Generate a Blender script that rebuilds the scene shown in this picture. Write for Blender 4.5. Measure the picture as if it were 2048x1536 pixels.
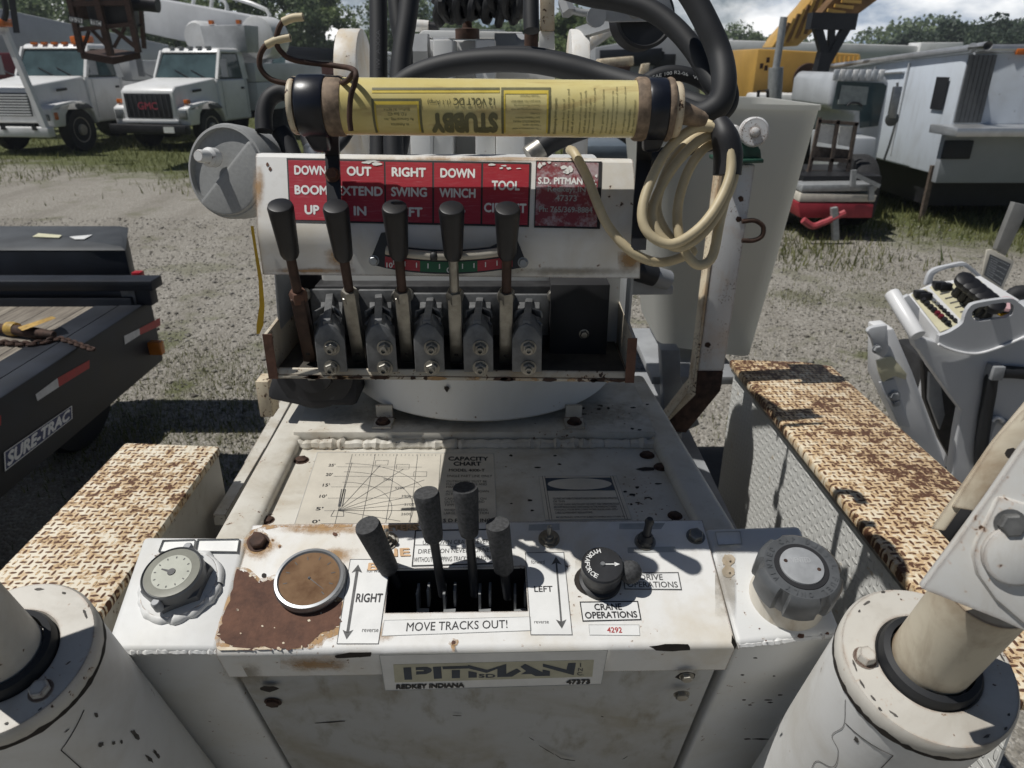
import bpy, bmesh, math, random
import numpy as np
from mathutils import Vector, Matrix
R = math.radians
for o in list(bpy.data.objects): bpy.data.objects.remove(o)
SC = bpy.context.scene
COL = SC.collection
# ---------------------------------------------------------------- camera
FPX = 1450.0; PITCH = R(23.9); HC = 1.75
CP, SP = math.cos(PITCH), math.sin(PITCH)
cam_d = bpy.data.cameras.new("camera"); cam = bpy.data.objects.new("camera", cam_d); COL.objects.link(cam)
cam.location = (0, 0, HC); cam.rotation_euler = (R(90) - PITCH, 0, 0)
cam_d.sensor_fit = 'HORIZONTAL'; cam_d.sensor_width = 36; cam_d.lens = 36 * FPX / 2048
cam_d.dof.use_dof = True; cam_d.dof.focus_distance = 0.86; cam_d.dof.aperture_fstop = cam_d.lens / 2.2
cam_d.clip_start = 0.02; cam_d.clip_end = 4000
SC.camera = cam
# ---------------------------------------------------------------- light
SUN_D = Vector((0.514, 0.06, -1.0)).normalized()
sun_d = bpy.data.lights.new("sun", 'SUN'); sun_d.energy = 5.0; sun_d.angle = R(0.5); sun_d.color = (1.0, 0.975, 0.93)
sun = bpy.data.objects.new("sun", sun_d); COL.objects.link(sun)
sun.rotation_euler = SUN_D.to_track_quat('-Z', 'Y').to_euler(); sun.location = (-5, 0, 12)
W = bpy.data.worlds.new("World"); SC.world = W; W.use_nodes = True
nt = W.node_tree; nt.nodes.clear()
def wn(t, **k):
    n = nt.nodes.new(t)
    for a, b in k.items(): setattr(n, a, b)
    return n
sky = wn('ShaderNodeTexSky', sky_type='NISHITA'); sky.sun_disc = False
sky.sun_elevation = math.asin(-SUN_D.z); sky.sun_rotation = math.atan2(-SUN_D.x, -SUN_D.y)
sky.air_density = 0.7; sky.dust_density = 0.4; sky.ozone_density = 1.5
bg1 = wn('ShaderNodeBackground'); bg1.inputs[1].default_value = 0.05
nt.links.new(sky.outputs[0], bg1.inputs[0])
tc = wn('ShaderNodeTexCoord'); mp = wn('ShaderNodeMapping'); mp.inputs['Scale'].default_value = (1.0, 1.0, 2.6)
nt.links.new(tc.outputs['Generated'], mp.inputs[0])
n1 = wn('ShaderNodeTexNoise'); n1.inputs['Scale'].default_value = 3.2; n1.inputs['Detail'].default_value = 9; n1.inputs['Roughness'].default_value = 0.58
n1.inputs['Distortion'].default_value = 0.25
nt.links.new(mp.outputs[0], n1.inputs['Vector'])
r1 = wn('ShaderNodeValToRGB'); r1.color_ramp.elements[0].position = 0.43; r1.color_ramp.elements[1].position = 0.56
nt.links.new(n1.outputs[0], r1.inputs[0])
mp2 = wn('ShaderNodeMapping'); mp2.inputs['Scale'].default_value = (1.0, 1.0, 2.2); mp2.inputs['Location'].default_value = (3.1, 1.7, 0.35)
nt.links.new(tc.outputs['Generated'], mp2.inputs[0])
n2 = wn('ShaderNodeTexNoise'); n2.inputs['Scale'].default_value = 5.0; n2.inputs['Detail'].default_value = 8; n2.inputs['Roughness'].default_value = 0.6
nt.links.new(mp2.outputs[0], n2.inputs['Vector'])
r2 = wn('ShaderNodeValToRGB')
e = r2.color_ramp.elements; e[0].position = 0.38; e[0].color = (0.20, 0.27, 0.37, 1); e[1].position = 0.58; e[1].color = (0.98, 0.98, 0.97, 1)
nt.links.new(n2.outputs[0], r2.inputs[0])
bg2 = wn('ShaderNodeBackground'); bg2.inputs[1].default_value = 1.75
nt.links.new(r2.outputs[0], bg2.inputs[0])
mx = wn('ShaderNodeMixShader'); wo = wn('ShaderNodeOutputWorld')
sp_ = wn('ShaderNodeSeparateXYZ'); nt.links.new(tc.outputs['Generated'], sp_.inputs[0])
def mr(o, a, b_):
    q = wn('ShaderNodeMapRange'); q.interpolation_type = 'SMOOTHSTEP'; q.inputs[1].default_value = a; q.inputs[2].default_value = b_; nt.links.new(o, q.inputs[0]); return q.outputs[0]
def mm(a, b_):
    q = wn('ShaderNodeMath', operation='MULTIPLY'); nt.links.new(a, q.inputs[0]); nt.links.new(b_, q.inputs[1]); return q.outputs[0]
bank = mm(mr(sp_.outputs[1], 0.15, 0.55), mr(sp_.outputs[2], 0.50, 0.18))     # a cloud bank ahead, clear sky overhead and behind
nt.links.new(mm(r1.outputs[0], bank), mx.inputs[0]); nt.links.new(bg1.outputs[0], mx.inputs[1]); nt.links.new(bg2.outputs[0], mx.inputs[2])
nt.links.new(mx.outputs[0], wo.inputs[0])
SC.view_settings.view_transform = 'Standard'; SC.view_settings.look = 'None'; SC.view_settings.gamma = 1.0
SC.view_settings.exposure = -0.45; SC.view_settings.use_curve_mapping = False
SC.render.engine = 'CYCLES'; SC.cycles.max_bounces = 6; SC.cycles.use_denoising = True

# ---------------------------------------------------------------- photo measurements -> 3-D points
CAM = Vector((0, 0, HC))
def ray(u, v):
    a = (u - 1024) / FPX; b = (768 - v) / FPX
    return Vector((a, CP + b * SP, -SP + b * CP))
def T(u, v, t): return CAM + ray(u, v) * t
def AY(u, v, y): r = ray(u, v); return CAM + r * (y / r.y)
def AZ(u, v, z): r = ray(u, v); return CAM + r * ((z - HC) / r.z)
def depth(P): d = P - CAM; return d.y * CP - d.z * SP
def proj(P):
    d = P - CAM; t = depth(P); up = d.y * SP + d.z * CP
    return 1024 + FPX * d.x / t, 768 - FPX * up / t
def rp(n, P): return n * depth(P) / FPX
class Plane:
    def __init__(s, p, n): s.p = Vector(p); s.n = Vector(n).normalized()
    def at(s, u, v, lift=0.0):
        r = ray(u, v); q = s.p + s.n * lift
        return CAM + r * ((q - CAM).dot(s.n) / r.dot(s.n))
def on_line(P0, P1, v):
    lo, hi = -0.5, 1.5
    f = lambda s: proj(P0.lerp(P1, s))[1] - v
    a = f(lo)
    for _ in range(50):
        m = (lo + hi) / 2
        if (f(m) > 0) == (a > 0): lo = m
        else: hi = m
    return P0.lerp(P1, lo)
def quad_fn(plane, q, lift=0.0):
    """(s,t) in the unit square (t down) -> point on the plane, corners TL TR BR BL"""
    P = [plane.at(x, y, lift) for x, y in q]
    return lambda s, t: P[0].lerp(P[1], s).lerp(P[3].lerp(P[2], s), t)

# ---------------------------------------------------------------- mesh builder
_tc = {}
def text2d(s, bold=0.0, space=1.0):
    k = (s, bold, space)
    if k in _tc: return _tc[k]
    cu = bpy.data.curves.new("tmp", 'FONT'); cu.body = s; cu.size = 1; cu.offset = bold; cu.resolution_u = 3
    cu.space_character = space
    ob = bpy.data.objects.new("tmp", cu); COL.objects.link(ob)
    dg = bpy.context.evaluated_depsgraph_get()
    me = ob.evaluated_get(dg).to_mesh()
    vs = [(v.co.x, v.co.y) for v in me.vertices]; fs = [tuple(p.vertices) for p in me.polygons]
    ob.evaluated_get(dg).to_mesh_clear()
    bpy.data.objects.remove(ob); bpy.data.curves.remove(cu)
    _tc[k] = (vs, fs); return _tc[k]
def catmull(pts, k=6):
    pts = [Vector(p) for p in pts]
    if len(pts) < 3 or k <= 1: return pts
    P = [pts[0] * 2 - pts[1]] + pts + [pts[-1] * 2 - pts[-2]]
    out = []
    for i in range(1, len(P) - 2):
        a, b, c, d = P[i - 1:i + 3]
        for j in range(k):
            t = j / k
            out.append(0.5 * ((2 * b) + (c - a) * t + (2 * a - 5 * b + 4 * c - d) * t * t + (3 * b - a - 3 * c + d) * t ** 3))
    out.append(pts[-1]); return out
def frame(ax, up=None):
    ax = Vector(ax).normalized()
    u = Vector(up) if up is not None else (Vector((0, 0, 1)) if abs(ax.z) < 0.9 else Vector((0, 1, 0)))
    x = u.cross(ax).normalized(); return x, ax.cross(x).normalized(), ax
class B:
    def __init__(s, mat=None): s.v = []; s.f = []; s.mi = []; s.mats = []; s.c = 0; s.X = None; mat and s.mat(mat)
    def mat(s, m):
        if m not in s.mats: s.mats.append(m)
        s.c = s.mats.index(m); return s
    def pv(s, p):
        p = Vector(p)
        if s.X is not None: p = s.X @ p
        s.v.append(p); return len(s.v) - 1
    def face(s, pts):
        s.f.append([s.pv(p) for p in pts]); s.mi.append(s.c); return s
    def fi(s, idx): s.f.append(list(idx)); s.mi.append(s.c)
    def loft(s, rings, closed=True, caps=(True, True)):
        ix = [[s.pv(p) for p in r] for r in rings]; n = len(ix[0])
        for a, b in zip(ix, ix[1:]):
            for i in range(n if closed else n - 1):
                j = (i + 1) % n; s.fi((a[i], a[j], b[j], b[i]))
        if caps[0]: s.fi(ix[0][::-1])
        if caps[1]: s.fi(ix[-1])
        return s
    def prism(s, pts, vec):
        vec = Vector(vec); pts = [Vector(p) for p in pts]
        return s.loft([pts, [p + vec for p in pts]])
    def hexa(s, a, b): return s.loft([a, b])          # two matching quads
    def box(s, c, hx, hy, hz, M=None):
        c = Vector(c); X = Vector((hx, 0, 0)); Y = Vector((0, hy, 0)); Z = Vector((0, 0, hz))
        if M is not None: X, Y, Z = M @ X, M @ Y, M @ Z
        q = lambda z: [c - X - Y + z, c + X - Y + z, c + X + Y + z, c - X + Y + z]
        return s.loft([q(-Z), q(Z)])
    def bar(s, a, b, w, h, up=None):
        a = Vector(a); b = Vector(b); x, y, z = frame(b - a, up)
        q = lambda o: [o - x * w - y * h, o + x * w - y * h, o + x * w + y * h, o - x * w + y * h]
        return s.loft([q(a), q(b)])
    def tube(s, pts, r, n=12, k=6, caps=True):
        pts0 = [Vector(p) for p in pts]; P = catmull(pts0, k)
        if isinstance(r, (list, tuple)):
            m = len(P) - 1; rr = []
            for i in range(len(P)):
                q = i / m * (len(r) - 1); j = min(int(q), len(r) - 2); rr.append(r[j] + (r[j + 1] - r[j]) * (q - j))
        else: rr = [r] * len(P)
        tg = [(P[min(i + 1, len(P) - 1)] - P[max(i - 1, 0)]).normalized() for i in range(len(P))]
        x, y, z = frame(tg[0]); rings = []
        for i, p in enumerate(P):
            x = (x - tg[i] * x.dot(tg[i])).normalized(); y = tg[i].cross(x)
            rings.append([p + (x * math.cos(a) + y * math.sin(a)) * rr[i] for a in (2 * math.pi * q / n for q in range(n))])
        return s.loft(rings, True, (caps, caps))
    def lathe(s, o, ax, prof, n=32, ph=0.0, caps=(True, True), up=None):
        o = Vector(o); x, y, z = frame(ax, up)
        rings = [[o + z * h + (x * math.cos(a) + y * math.sin(a)) * max(r, 1e-5) for a in (ph + 2 * math.pi * q / n for q in range(n))] for r, h in prof]
        return s.loft(rings, True, caps)
    def ball(s, o, r, n=16, sc=(1, 1, 1)):
        o = Vector(o); rings = []
        for i in range(1, n // 2):
            a = math.pi * i / (n // 2)
            rings.append([o + Vector((r * sc[0] * math.sin(a) * math.cos(b), r * sc[1] * math.sin(a) * math.sin(b), -r * sc[2] * math.cos(a))) for b in (2 * math.pi * q / n for q in range(n))])
        return s.loft(rings)
    def hexbolt(s, o, ax, r, h, ph=0.2):
        s.lathe(o, ax, [(r * 1.25, 0), (r * 1.25, h * .15)], 20)
        s.lathe(o, ax, [(r, h * .15), (r, h * .85), (r * .85, h)], 6, ph); return s
    def text(s, fn, txt, bold=0.0, space=1.0, cuts=0):
        """fn(s,t): unit square, t down. keep = aspect: keep letters inside the box centred"""
        vs, fs = text2d(txt, 0.0, space)
        if not vs: return s
        if cuts:                                    # follow a curved surface: slice the letters into thin bands
            bm = bmesh.new(); bv = [bm.verts.new((x, y, 0)) for x, y in vs]
            for f in fs:
                try: bm.faces.new([bv[i] for i in f])
                except ValueError: pass
            for k in range(1, cuts):
                bmesh.ops.bisect_plane(bm, geom=bm.verts[:] + bm.edges[:] + bm.faces[:], plane_co=(0, .72 * k / cuts, 0), plane_no=(0, 1, 0))
            bm.verts.index_update(); vs = [(v.co.x, v.co.y) for v in bm.verts]; fs = [tuple(v.index for v in f.verts) for f in bm.faces]; bm.free()
        o0 = Vector(fn(.5, .5)); nn = (Vector(fn(.6, .5)) - o0).cross(Vector(fn(.5, .4)) - o0)
        nn = nn.normalized() if nn.length > 1e-12 else Vector((0, 0, 1))
        if nn.dot(CAM - o0) < 0: nn = -nn
        xs = [v[0] for v in vs]; ys = [v[1] for v in vs]
        x0, x1, y0, y1 = min(xs), max(xs), min(ys), max(ys)
        y0 = min(y0, -0.01 if any(c in 'gjpqy,' for c in txt) else 0); y1 = max(y1, 0.69)
        k = bold * .9; offs = [(0, 0)] if bold < .004 else [(-k, 0), (k, 0), (0, -k), (0, k)] if bold < .06 else [(0, 0)] + [(k * j * math.cos(a), k * j * math.sin(a)) for j in (.55, 1) for a in (.785 * z for z in range(8))]
        for q, (dx, dy) in enumerate(offs):
            b = len(s.v)
            for x, y in vs: s.pv(Vector(fn((x + dx - x0) / (x1 - x0), 1 - (y + dy - y0) / (y1 - y0))) + nn * (2.5e-5 * q))
            for f in fs: s.f.append([b + i for i in f]); s.mi.append(s.c)
        return s
    def build(s, name, parent=None, bevel=0.0, seg=2, smooth=40, weld=True, loc=None):
        me = bpy.data.meshes.new(name)
        if parent is not None:
            rt = parent
            while rt.parent: rt = rt.parent
            off = Vector(rt.location)
        else:
            if loc is None:
                lo = [min(v[i] for v in s.v) for i in range(3)]; hi = [max(v[i] for v in s.v) for i in range(3)]
                loc = ((lo[0] + hi[0]) / 2, (lo[1] + hi[1]) / 2, lo[2])
            off = Vector(loc)
        me.from_pydata([tuple(Vector(v) - off) for v in s.v], [], s.f)
        me.polygons.foreach_set('material_index', s.mi)
        for m in s.mats: me.materials.append(m)
        bm = bmesh.new(); bm.from_mesh(me)
        if weld: bmesh.ops.remove_doubles(bm, verts=bm.verts, dist=1e-5)
        bmesh.ops.recalc_face_normals(bm, faces=bm.faces)
        if bevel:
            ed = [e for e in bm.edges if len(e.link_faces) == 2 and e.calc_face_angle(0) > R(35)]
            bmesh.ops.bevel(bm, geom=ed, offset=bevel, segments=seg, affect='EDGES', clamp_overlap=True, profile=0.5)
        bm.to_mesh(me); bm.free()
        if smooth:
            me.polygons.foreach_set('use_smooth', [True] * len(me.polygons)); me.set_sharp_from_angle(angle=R(smooth))
        ob = bpy.data.objects.new(name, me); COL.objects.link(ob)
        if parent is not None: ob.parent = parent
        else: ob.location = off
        return ob
def tag(o, label=None, cat=None, group=None, kind=None):
    for k, v in (('label', label), ('category', cat), ('group', group), ('kind', kind)):
        if v: o[k] = v
    return o
def empty(name, loc, label=None, cat=None, group=None):
    o = bpy.data.objects.new(name, None); COL.objects.link(o); o.location = loc; o.empty_display_size = 0.1
    return tag(o, label, cat, group)
def pix(b, plane, a, c, w, lift):
    """thin line between two measured points on a plane"""
    A = plane.at(*a, lift); C_ = plane.at(*c, lift); d = (C_ - A).normalized(); s = d.cross(plane.n) * (rp(w, A) / 2)
    b.face([A - s, C_ - s, C_ + s, A + s])
def qsub(fn, s0, t0, s1, t1): return lambda s, t: fn(s0 + (s1 - s0) * s, t0 + (t1 - t0) * t)

# ---------------------------------------------------------------- materials
class N:
    def __init__(s, name):
        s.m = bpy.data.materials.new(name); s.m.use_nodes = True; s.t = s.m.node_tree; s.t.nodes.clear()
        s.out = s.n('ShaderNodeOutputMaterial'); s.p = s.n('ShaderNodeBsdfPrincipled'); s.l(s.p.outputs[0], s.out.inputs[0])
        s._co = None
    def n(s, t, **k):
        q = s.t.nodes.new(t)
        for a, b in k.items(): setattr(q, a, b)
        return q
    def l(s, a, b): s.t.links.new(a, b)
    def co(s):
        if not s._co: s._co = s.n('ShaderNodeTexCoord')
        return s._co.outputs['Object']
    def set(s, sock, v):
        if hasattr(v, 'is_output') or isinstance(v, bpy.types.NodeSocket): s.l(v, sock)
        else: sock.default_value = (*v, 1) if isinstance(v, tuple) and len(v) == 3 and sock.type == 'RGBA' else v
    def noise(s, sc, det=6, ro=0.55, vec=None, dist=0, scale3=None):
        q = s.n('ShaderNodeTexNoise'); q.inputs['Scale'].default_value = sc; q.inputs['Detail'].default_value = det
        q.inputs['Roughness'].default_value = ro; q.inputs['Distortion'].default_value = dist
        v = vec or s.co()
        if scale3:
            mpn = s.n('ShaderNodeMapping'); mpn.inputs['Scale'].default_value = scale3; s.l(v, mpn.inputs[0]); v = mpn.outputs[0]
        s.l(v, q.inputs['Vector']); return q.outputs[0]
    def step(s, x, a, b):
        q = s.n('ShaderNodeMapRange'); q.interpolation_type = 'SMOOTHSTEP'
        q.inputs[1].default_value = a; q.inputs[2].default_value = b; s.set(q.inputs[0], x); return q.outputs[0]
    def math(s, op, a, b=None, c=None):
        q = s.n('ShaderNodeMath', operation=op); s.set(q.inputs[0], a)
        if b is not None: s.set(q.inputs[1], b)
        if c is not None: s.set(q.inputs[2], c)
        return q.outputs[0]
    def mix(s, f, a, b):
        q = s.n('ShaderNodeMix', data_type='RGBA'); s.set(q.inputs[0], f); s.set(q.inputs[6], a); s.set(q.inputs[7], b); return q.outputs[2]
    def bump(s, h, st=0.3, d=0.002):
        q = s.n('ShaderNodeBump'); q.inputs['Strength'].default_value = st; q.inputs['Distance'].default_value = d
        s.l(h, q.inputs['Height']); s.l(q.outputs[0], s.p.inputs['Normal']); return q
    def edge(s, rad):
        bv = s.n('ShaderNodeBevel'); bv.samples = 4; bv.inputs[0].default_value = rad
        ge = s.n('ShaderNodeNewGeometry'); d = s.n('ShaderNodeVectorMath', operation='DOT_PRODUCT')
        s.l(bv.outputs[0], d.inputs[0]); s.l(ge.outputs['Normal'], d.inputs[1])
        return s.math('SUBTRACT', 1.0, d.outputs['Value'])
    def fin(s, col, rough=0.5, metal=0.0, spec=None):
        s.set(s.p.inputs['Base Color'], col); s.set(s.p.inputs['Roughness'], rough); s.set(s.p.inputs['Metallic'], metal)
        if spec is not None: s.p.inputs['Specular IOR Level'].default_value = spec
        return s.m
def plain(name, col, rough=0.5, metal=0.0, var=0.12, sc=20, bump=0.0):
    m = N(name); x = m.noise(sc, 6, 0.6)
    d = tuple(c * (1 - var) for c in col); l = tuple(min(1, c * (1 + var)) for c in col)
    c = m.mix(m.step(x, 0.3, 0.7), d, l)
    if bump: m.bump(x, bump, 0.001)
    return m.fin(c, m.math('ADD', rough - 0.06, m.math('MULTIPLY', x, 0.12)), metal)
def paint(name, base, dirt=(0.42, 0.34, 0.2), dirt_a=0.5, rust=0.3, chip=(0.05, 0.028, 0.018), rough=0.42, sc=1.0, edge=0.0, streak=0.3, lo=0.56):
    m = N(name)
    big = m.noise(5 * sc, 8, 0.62, dist=0.4); fine = m.noise(42 * sc, 9, 0.65); sp = m.noise(85 * sc, 5, 0.5)
    st = m.noise(9 * sc, 7, 0.6, scale3=(3.0, 3.0, 0.5))
    c = m.mix(m.math('MULTIPLY', m.step(big, 0.42, 0.75), dirt_a), base, dirt)
    c = m.mix(m.math('MULTIPLY', m.step(st, 0.5, 0.75), streak), c, tuple(0.75 * d for d in dirt))
    c = m.mix(m.math('MULTIPLY', m.step(fine, 0.55, 0.8), dirt_a * 0.5), c, tuple(0.5 * b + 0.3 * d for b, d in zip(base, dirt)))
    # rust spots : halo then core
    reg = m.step(m.noise(7 * sc, 4, 0.5), 0.45, 0.65)
    s2 = m.math('ADD', sp, m.math('MULTIPLY', reg, 0.10))
    halo = m.math('MULTIPLY', m.step(s2, 0.74 - 0.12 * rust, 0.86 - 0.12 * rust), 0.7 * min(1, rust * 3))
    core = m.math('MULTIPLY', m.step(s2, 0.80 - 0.12 * rust, 0.83 - 0.12 * rust), min(1, rust * 4))
    c = m.mix(halo, c, (0.40, 0.19, 0.06)); c = m.mix(core, c, chip)
    rg = m.math('ADD', rough, m.math('MULTIPLY', fine, 0.2))
    if edge:
        e = m.math('ADD', m.edge(edge), m.math('MULTIPLY', m.math('SUBTRACT', m.noise(60, 6, 0.7), 0.5), 0.5))
        ea = m.step(e, 0.12, 0.2); eb = m.step(e, 0.2, 0.24)
        c = m.mix(m.math('MULTIPLY', ea, 0.7), c, (0.36, 0.17, 0.05)); c = m.mix(eb, c, (0.07, 0.032, 0.018))
    hb = m.math('ADD', m.math('MULTIPLY', fine, 0.4), m.math('MULTIPLY', core, -1.0)); m.bump(hb, 0.25, 0.0012)
    return m.fin(c, rg)
def treadplate(name, c_paint, rust_a, pitch=0.03, light=0.0, lo=0.70, hw=0.13, rot=0.0, axes='xy', lug=0.40):
    m = N(name)
    sx = m.n('ShaderNodeSeparateXYZ'); mpn = m.n('ShaderNodeMapping'); mpn.inputs['Rotation'].default_value = (0, 0, rot)
    m.l(m.co(), mpn.inputs[0]); m.l(mpn.outputs[0], sx.inputs[0])
    X = m.math('DIVIDE', sx.outputs['XYZ'.index(axes[0].upper())], pitch); Y = m.math('DIVIDE', sx.outputs['XYZ'.index(axes[1].upper())], pitch)
    jx = m.noise(9, 3, .5); jy = m.noise(11, 3, .5)
    A = m.math('ADD', X, m.math('MULTIPLY', jx, .7)); Bq = m.math('ADD', Y, m.math('MULTIPLY', jy, .7))
    fa = m.math('SUBTRACT', m.math('FRACT', A), 0.5); fb = m.math('SUBTRACT', m.math('FRACT', Bq), 0.5)
    par = m.math('FLOORED_MODULO', m.math('ADD', m.math('FLOOR', A), m.math('FLOOR', Bq)), 2.0)
    q = m.n('ShaderNodeMix', data_type='FLOAT'); m.l(par, q.inputs[0]); m.l(fa, q.inputs[2]); m.l(fb, q.inputs[3])
    w = m.n('ShaderNodeMix', data_type='FLOAT'); m.l(par, w.inputs[0]); m.l(fb, w.inputs[2]); m.l(fa, w.inputs[3])
    e = m.math('ADD', m.math('POWER', m.math('DIVIDE', q.outputs[0], 0.45), 2.0), m.math('POWER', m.math('DIVIDE', w.outputs[0], 0.16), 2.0))
    bumpm = m.step(e, 1.7, 0.7)
    ring = m.math('MULTIPLY', m.step(e, 3.6, 1.6), m.step(e, 0.45, 1.0))
    n_big = m.noise(4.5, 8, 0.65, dist=0.5); n_f = m.noise(70, 6, 0.7)
    n_m = m.noise(38, 6, 0.68)
    amt = m.math('ADD', m.math('ADD', m.math('MULTIPLY', n_big, 0.8), m.math('MULTIPLY', m.math('SUBTRACT', n_m, .5), 1.35)), m.math('ADD', m.math('MULTIPLY', m.math('MULTIPLY', bumpm, lug), m.math('ADD', .35, m.math('MULTIPLY', m.step(m.noise(30, 4, .6), .35, .65), .9))), m.math('MULTIPLY', m.math('SUBTRACT', n_f, 0.5), 0.9)))
    core = m.step(amt, lo, lo + 0.13); halo = m.step(amt, lo - hw, lo)
    c = m.mix(halo, c_paint, (0.58, 0.41, 0.23) if not light else (0.5, 0.4, 0.26))
    c = m.mix(core, c, m.mix(n_f, (0.065, 0.030, 0.018), (0.15, 0.065, 0.03)))
    h = m.math('ADD', bumpm, m.math('ADD', m.math('MULTIPLY', n_f, 0.15), m.math('MULTIPLY', core, -0.3)))
    m.bump(h, 1.0, pitch * .09)
    return m.fin(c, 0.62)
WHITE = paint("worn white paint", (0.77, 0.765, 0.74), dirt=(0.58, 0.50, 0.36), dirt_a=0.65, rust=0.25, sc=1.6, edge=0.004, streak=0.15)
WHITE_D = paint("weathered deck paint", (0.60, 0.575, 0.51), dirt=(0.36, 0.30, 0.21), dirt_a=0.75, rust=0.45, sc=1.8, edge=0.003, streak=0.2)
WHITE_C = paint("white tank paint", (0.66, 0.665, 0.655), dirt=(0.54, 0.51, 0.43), dirt_a=0.4, rust=0.2, sc=1.5, edge=0.0025, streak=0.05)
WHITE_F = paint("front panel paint", (0.45, 0.455, 0.445), dirt=(0.30, 0.26, 0.18), dirt_a=0.85, rust=0.1, sc=1.3, streak=0.75, chip=(0.03, 0.025, 0.02))  # dingy paint, base darkened further for the shade on the front
CREAM = paint("cream stained paint", (0.66, 0.58, 0.43), dirt=(0.34, 0.20, 0.09), dirt_a=0.8, rust=1.2, sc=2.2, edge=0.006, streak=0.3)
GREYP = plain("grey machine paint", (0.30, 0.31, 0.32), 0.45, 0, 0.15, 12)
CAST = plain("cast aluminium", (0.17, 0.173, 0.175), 0.48, 0.35, 0.2, 90, 0.5)
STEEL = plain("zinc plated steel", (0.33, 0.315, 0.28), 0.42, 0.85, 0.25, 60, 0.2)
CHROME = plain("chrome", (0.30, 0.31, 0.32), 0.42, 0.85, 0.1, 30)
BLACKM = plain("black painted steel", (0.018, 0.019, 0.022), 0.45, 0, 0.3, 30, 0.2)
DARKIN = plain("shadowed black iron", (0.014, 0.014, 0.016), 0.7, 0, 0.3, 25)  # near-black iron; also stands for the shade inside hollows and recesses
RUBBER = plain("black rubber hose", (0.013, 0.014, 0.016), 0.62, 0, 0.25, 14, 0.15)
HANDLE = plain("black plastic handle", (0.010, 0.010, 0.012), 0.46, 0, 0.2, 40)
GRIPM = plain("grey weathered grip", (0.050, 0.051, 0.053), 0.8, 0, 0.4, 260, 0.6)
CAPPL = plain("grey plastic cap", (0.095, 0.10, 0.105), 0.38, 0, 0.15, 40)
CAPIN = plain("pale grey cap insert", (0.33, 0.34, 0.35), 0.4, 0, 0.15, 40)
RUSTM = N("rust"); _a = RUSTM.noise(18, 9, 0.7); _b = RUSTM.noise(120, 6, 0.7)
RUSTM.bump(RUSTM.math('ADD', _a, _b), 0.6, 0.002)
RUST = RUSTM.fin(RUSTM.mix(RUSTM.step(RUSTM.math('ADD', _a, RUSTM.math('MULTIPLY', _b, 0.5)), 0.5, 1.0), (0.075, 0.038, 0.027), (0.16, 0.078, 0.050)), 0.85)
_m = N("orange rust halo"); _x = _m.noise(70, 9, .75); _y = _m.noise(30, 6, .6)
RUSTH = _m.fin(_m.mix(_x, (.30, .15, .06), (.58, .38, .18)), .75); _m.l(_m.math('MULTIPLY', _m.step(_m.math('ADD', _x, _m.math('MULTIPLY', _m.math('SUBTRACT', _y, .5), .8)), .38, .62), .9), _m.p.inputs['Alpha'])
DKRUST = plain("dark rusted steel", (0.06, 0.032, 0.022), 0.75, 0.2, 0.5, 60, 0.6)
RUSTROD = plain("rust brown rod", (0.055, 0.030, 0.022), 0.6, 0.3, 0.4, 50, 0.4)
CHIPM = plain("bare dark chip", (0.022, 0.017, 0.014), 0.8, 0, 0.4, 80, 0.5)
DEC_W = plain("white vinyl decal", (0.77, 0.77, 0.75), 0.4, 0, 0.06, 25)
DEC_P = plain("aged plate", (0.58, 0.54, 0.46), 0.5, 0, 0.12, 12)
DEC_Y = plain("pale yellow vinyl", (0.50, 0.48, 0.36), 0.5, 0, 0.12, 25)
DEC_G = plain("grey tape residue", (0.40, 0.41, 0.40), 0.6, 0, 0.15, 40)
INK = plain("black ink", (0.020, 0.020, 0.022), 0.55, 0, 0.1, 20)
INKG = plain("worn grey ink", (0.09, 0.09, 0.09), 0.6, 0, 0.4, 60)
NAVY = plain("navy ink", (0.035, 0.050, 0.075), 0.5, 0, 0.2, 40)
REDINK = plain("red ink", (0.42, 0.03, 0.03), 0.5, 0, 0.1, 20)
WHINK = plain("white lettering", (0.80, 0.80, 0.78), 0.5, 0, 0.06, 40)
TANINK = plain("stained tan lettering", (0.62, 0.40, 0.22), 0.6, 0, 0.2, 40)
_m = N("red vinyl sign"); _x = _m.noise(14, 8, 0.65); _y = _m.noise(60, 6, 0.7, scale3=(1, 1, 18))
RED = _m.fin(_m.mix(_m.math('MULTIPLY', _m.step(_y, 0.5, 0.8), 0.45), _m.mix(_x, (0.33, 0.018, 0.032), (0.42, 0.035, 0.05)), (0.60, 0.30, 0.32)), 0.34)
_m = N("worn red vinyl"); _x = _m.noise(22, 9, 0.75); _y = _m.noise(150, 6, 0.7)
REDW = _m.fin(_m.mix(_m.step(_m.math('ADD', _x, _m.math('MULTIPLY', _y, 0.5)), 0.68, 0.84), (0.24, 0.045, 0.055), (0.42, 0.33, 0.35)), 0.4)
_m = N("dirty amber dial"); _x = _m.noise(30, 8, 0.6)
DIAL = _m.fin(_m.mix(_m.step(_x, 0.3, 0.7), (0.12, 0.065, 0.035), (0.24, 0.15, 0.085)), 0.12)
_m = N("yellowed plastic tube"); _x = _m.noise(12, 8, 0.65); _y = _m.noise(9, 6, 0.6, dist=1.2, scale3=(1, 4, 4))
_c = _m.mix(_m.step(_x, 0.35, 0.7), (0.68, 0.56, 0.21), (0.76, 0.67, 0.32))
YTUBE = _m.fin(_m.mix(_m.math('MULTIPLY', _m.step(_y, 0.52, 0.66), 0.55), _c, (0.42, 0.28, 0.11)), 0.28)
TUBEINK = plain("olive label ink", (0.16, 0.15, 0.07), 0.4, 0, 0.2, 40)
TUBEYEL = plain("yellow label ink", (0.66, 0.50, 0.07), 0.4, 0, 0.15, 40)
CORD = plain("cream cable jacket", (0.56, 0.47, 0.30), 0.5, 0, 0.22, 16, 0.1)
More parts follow.
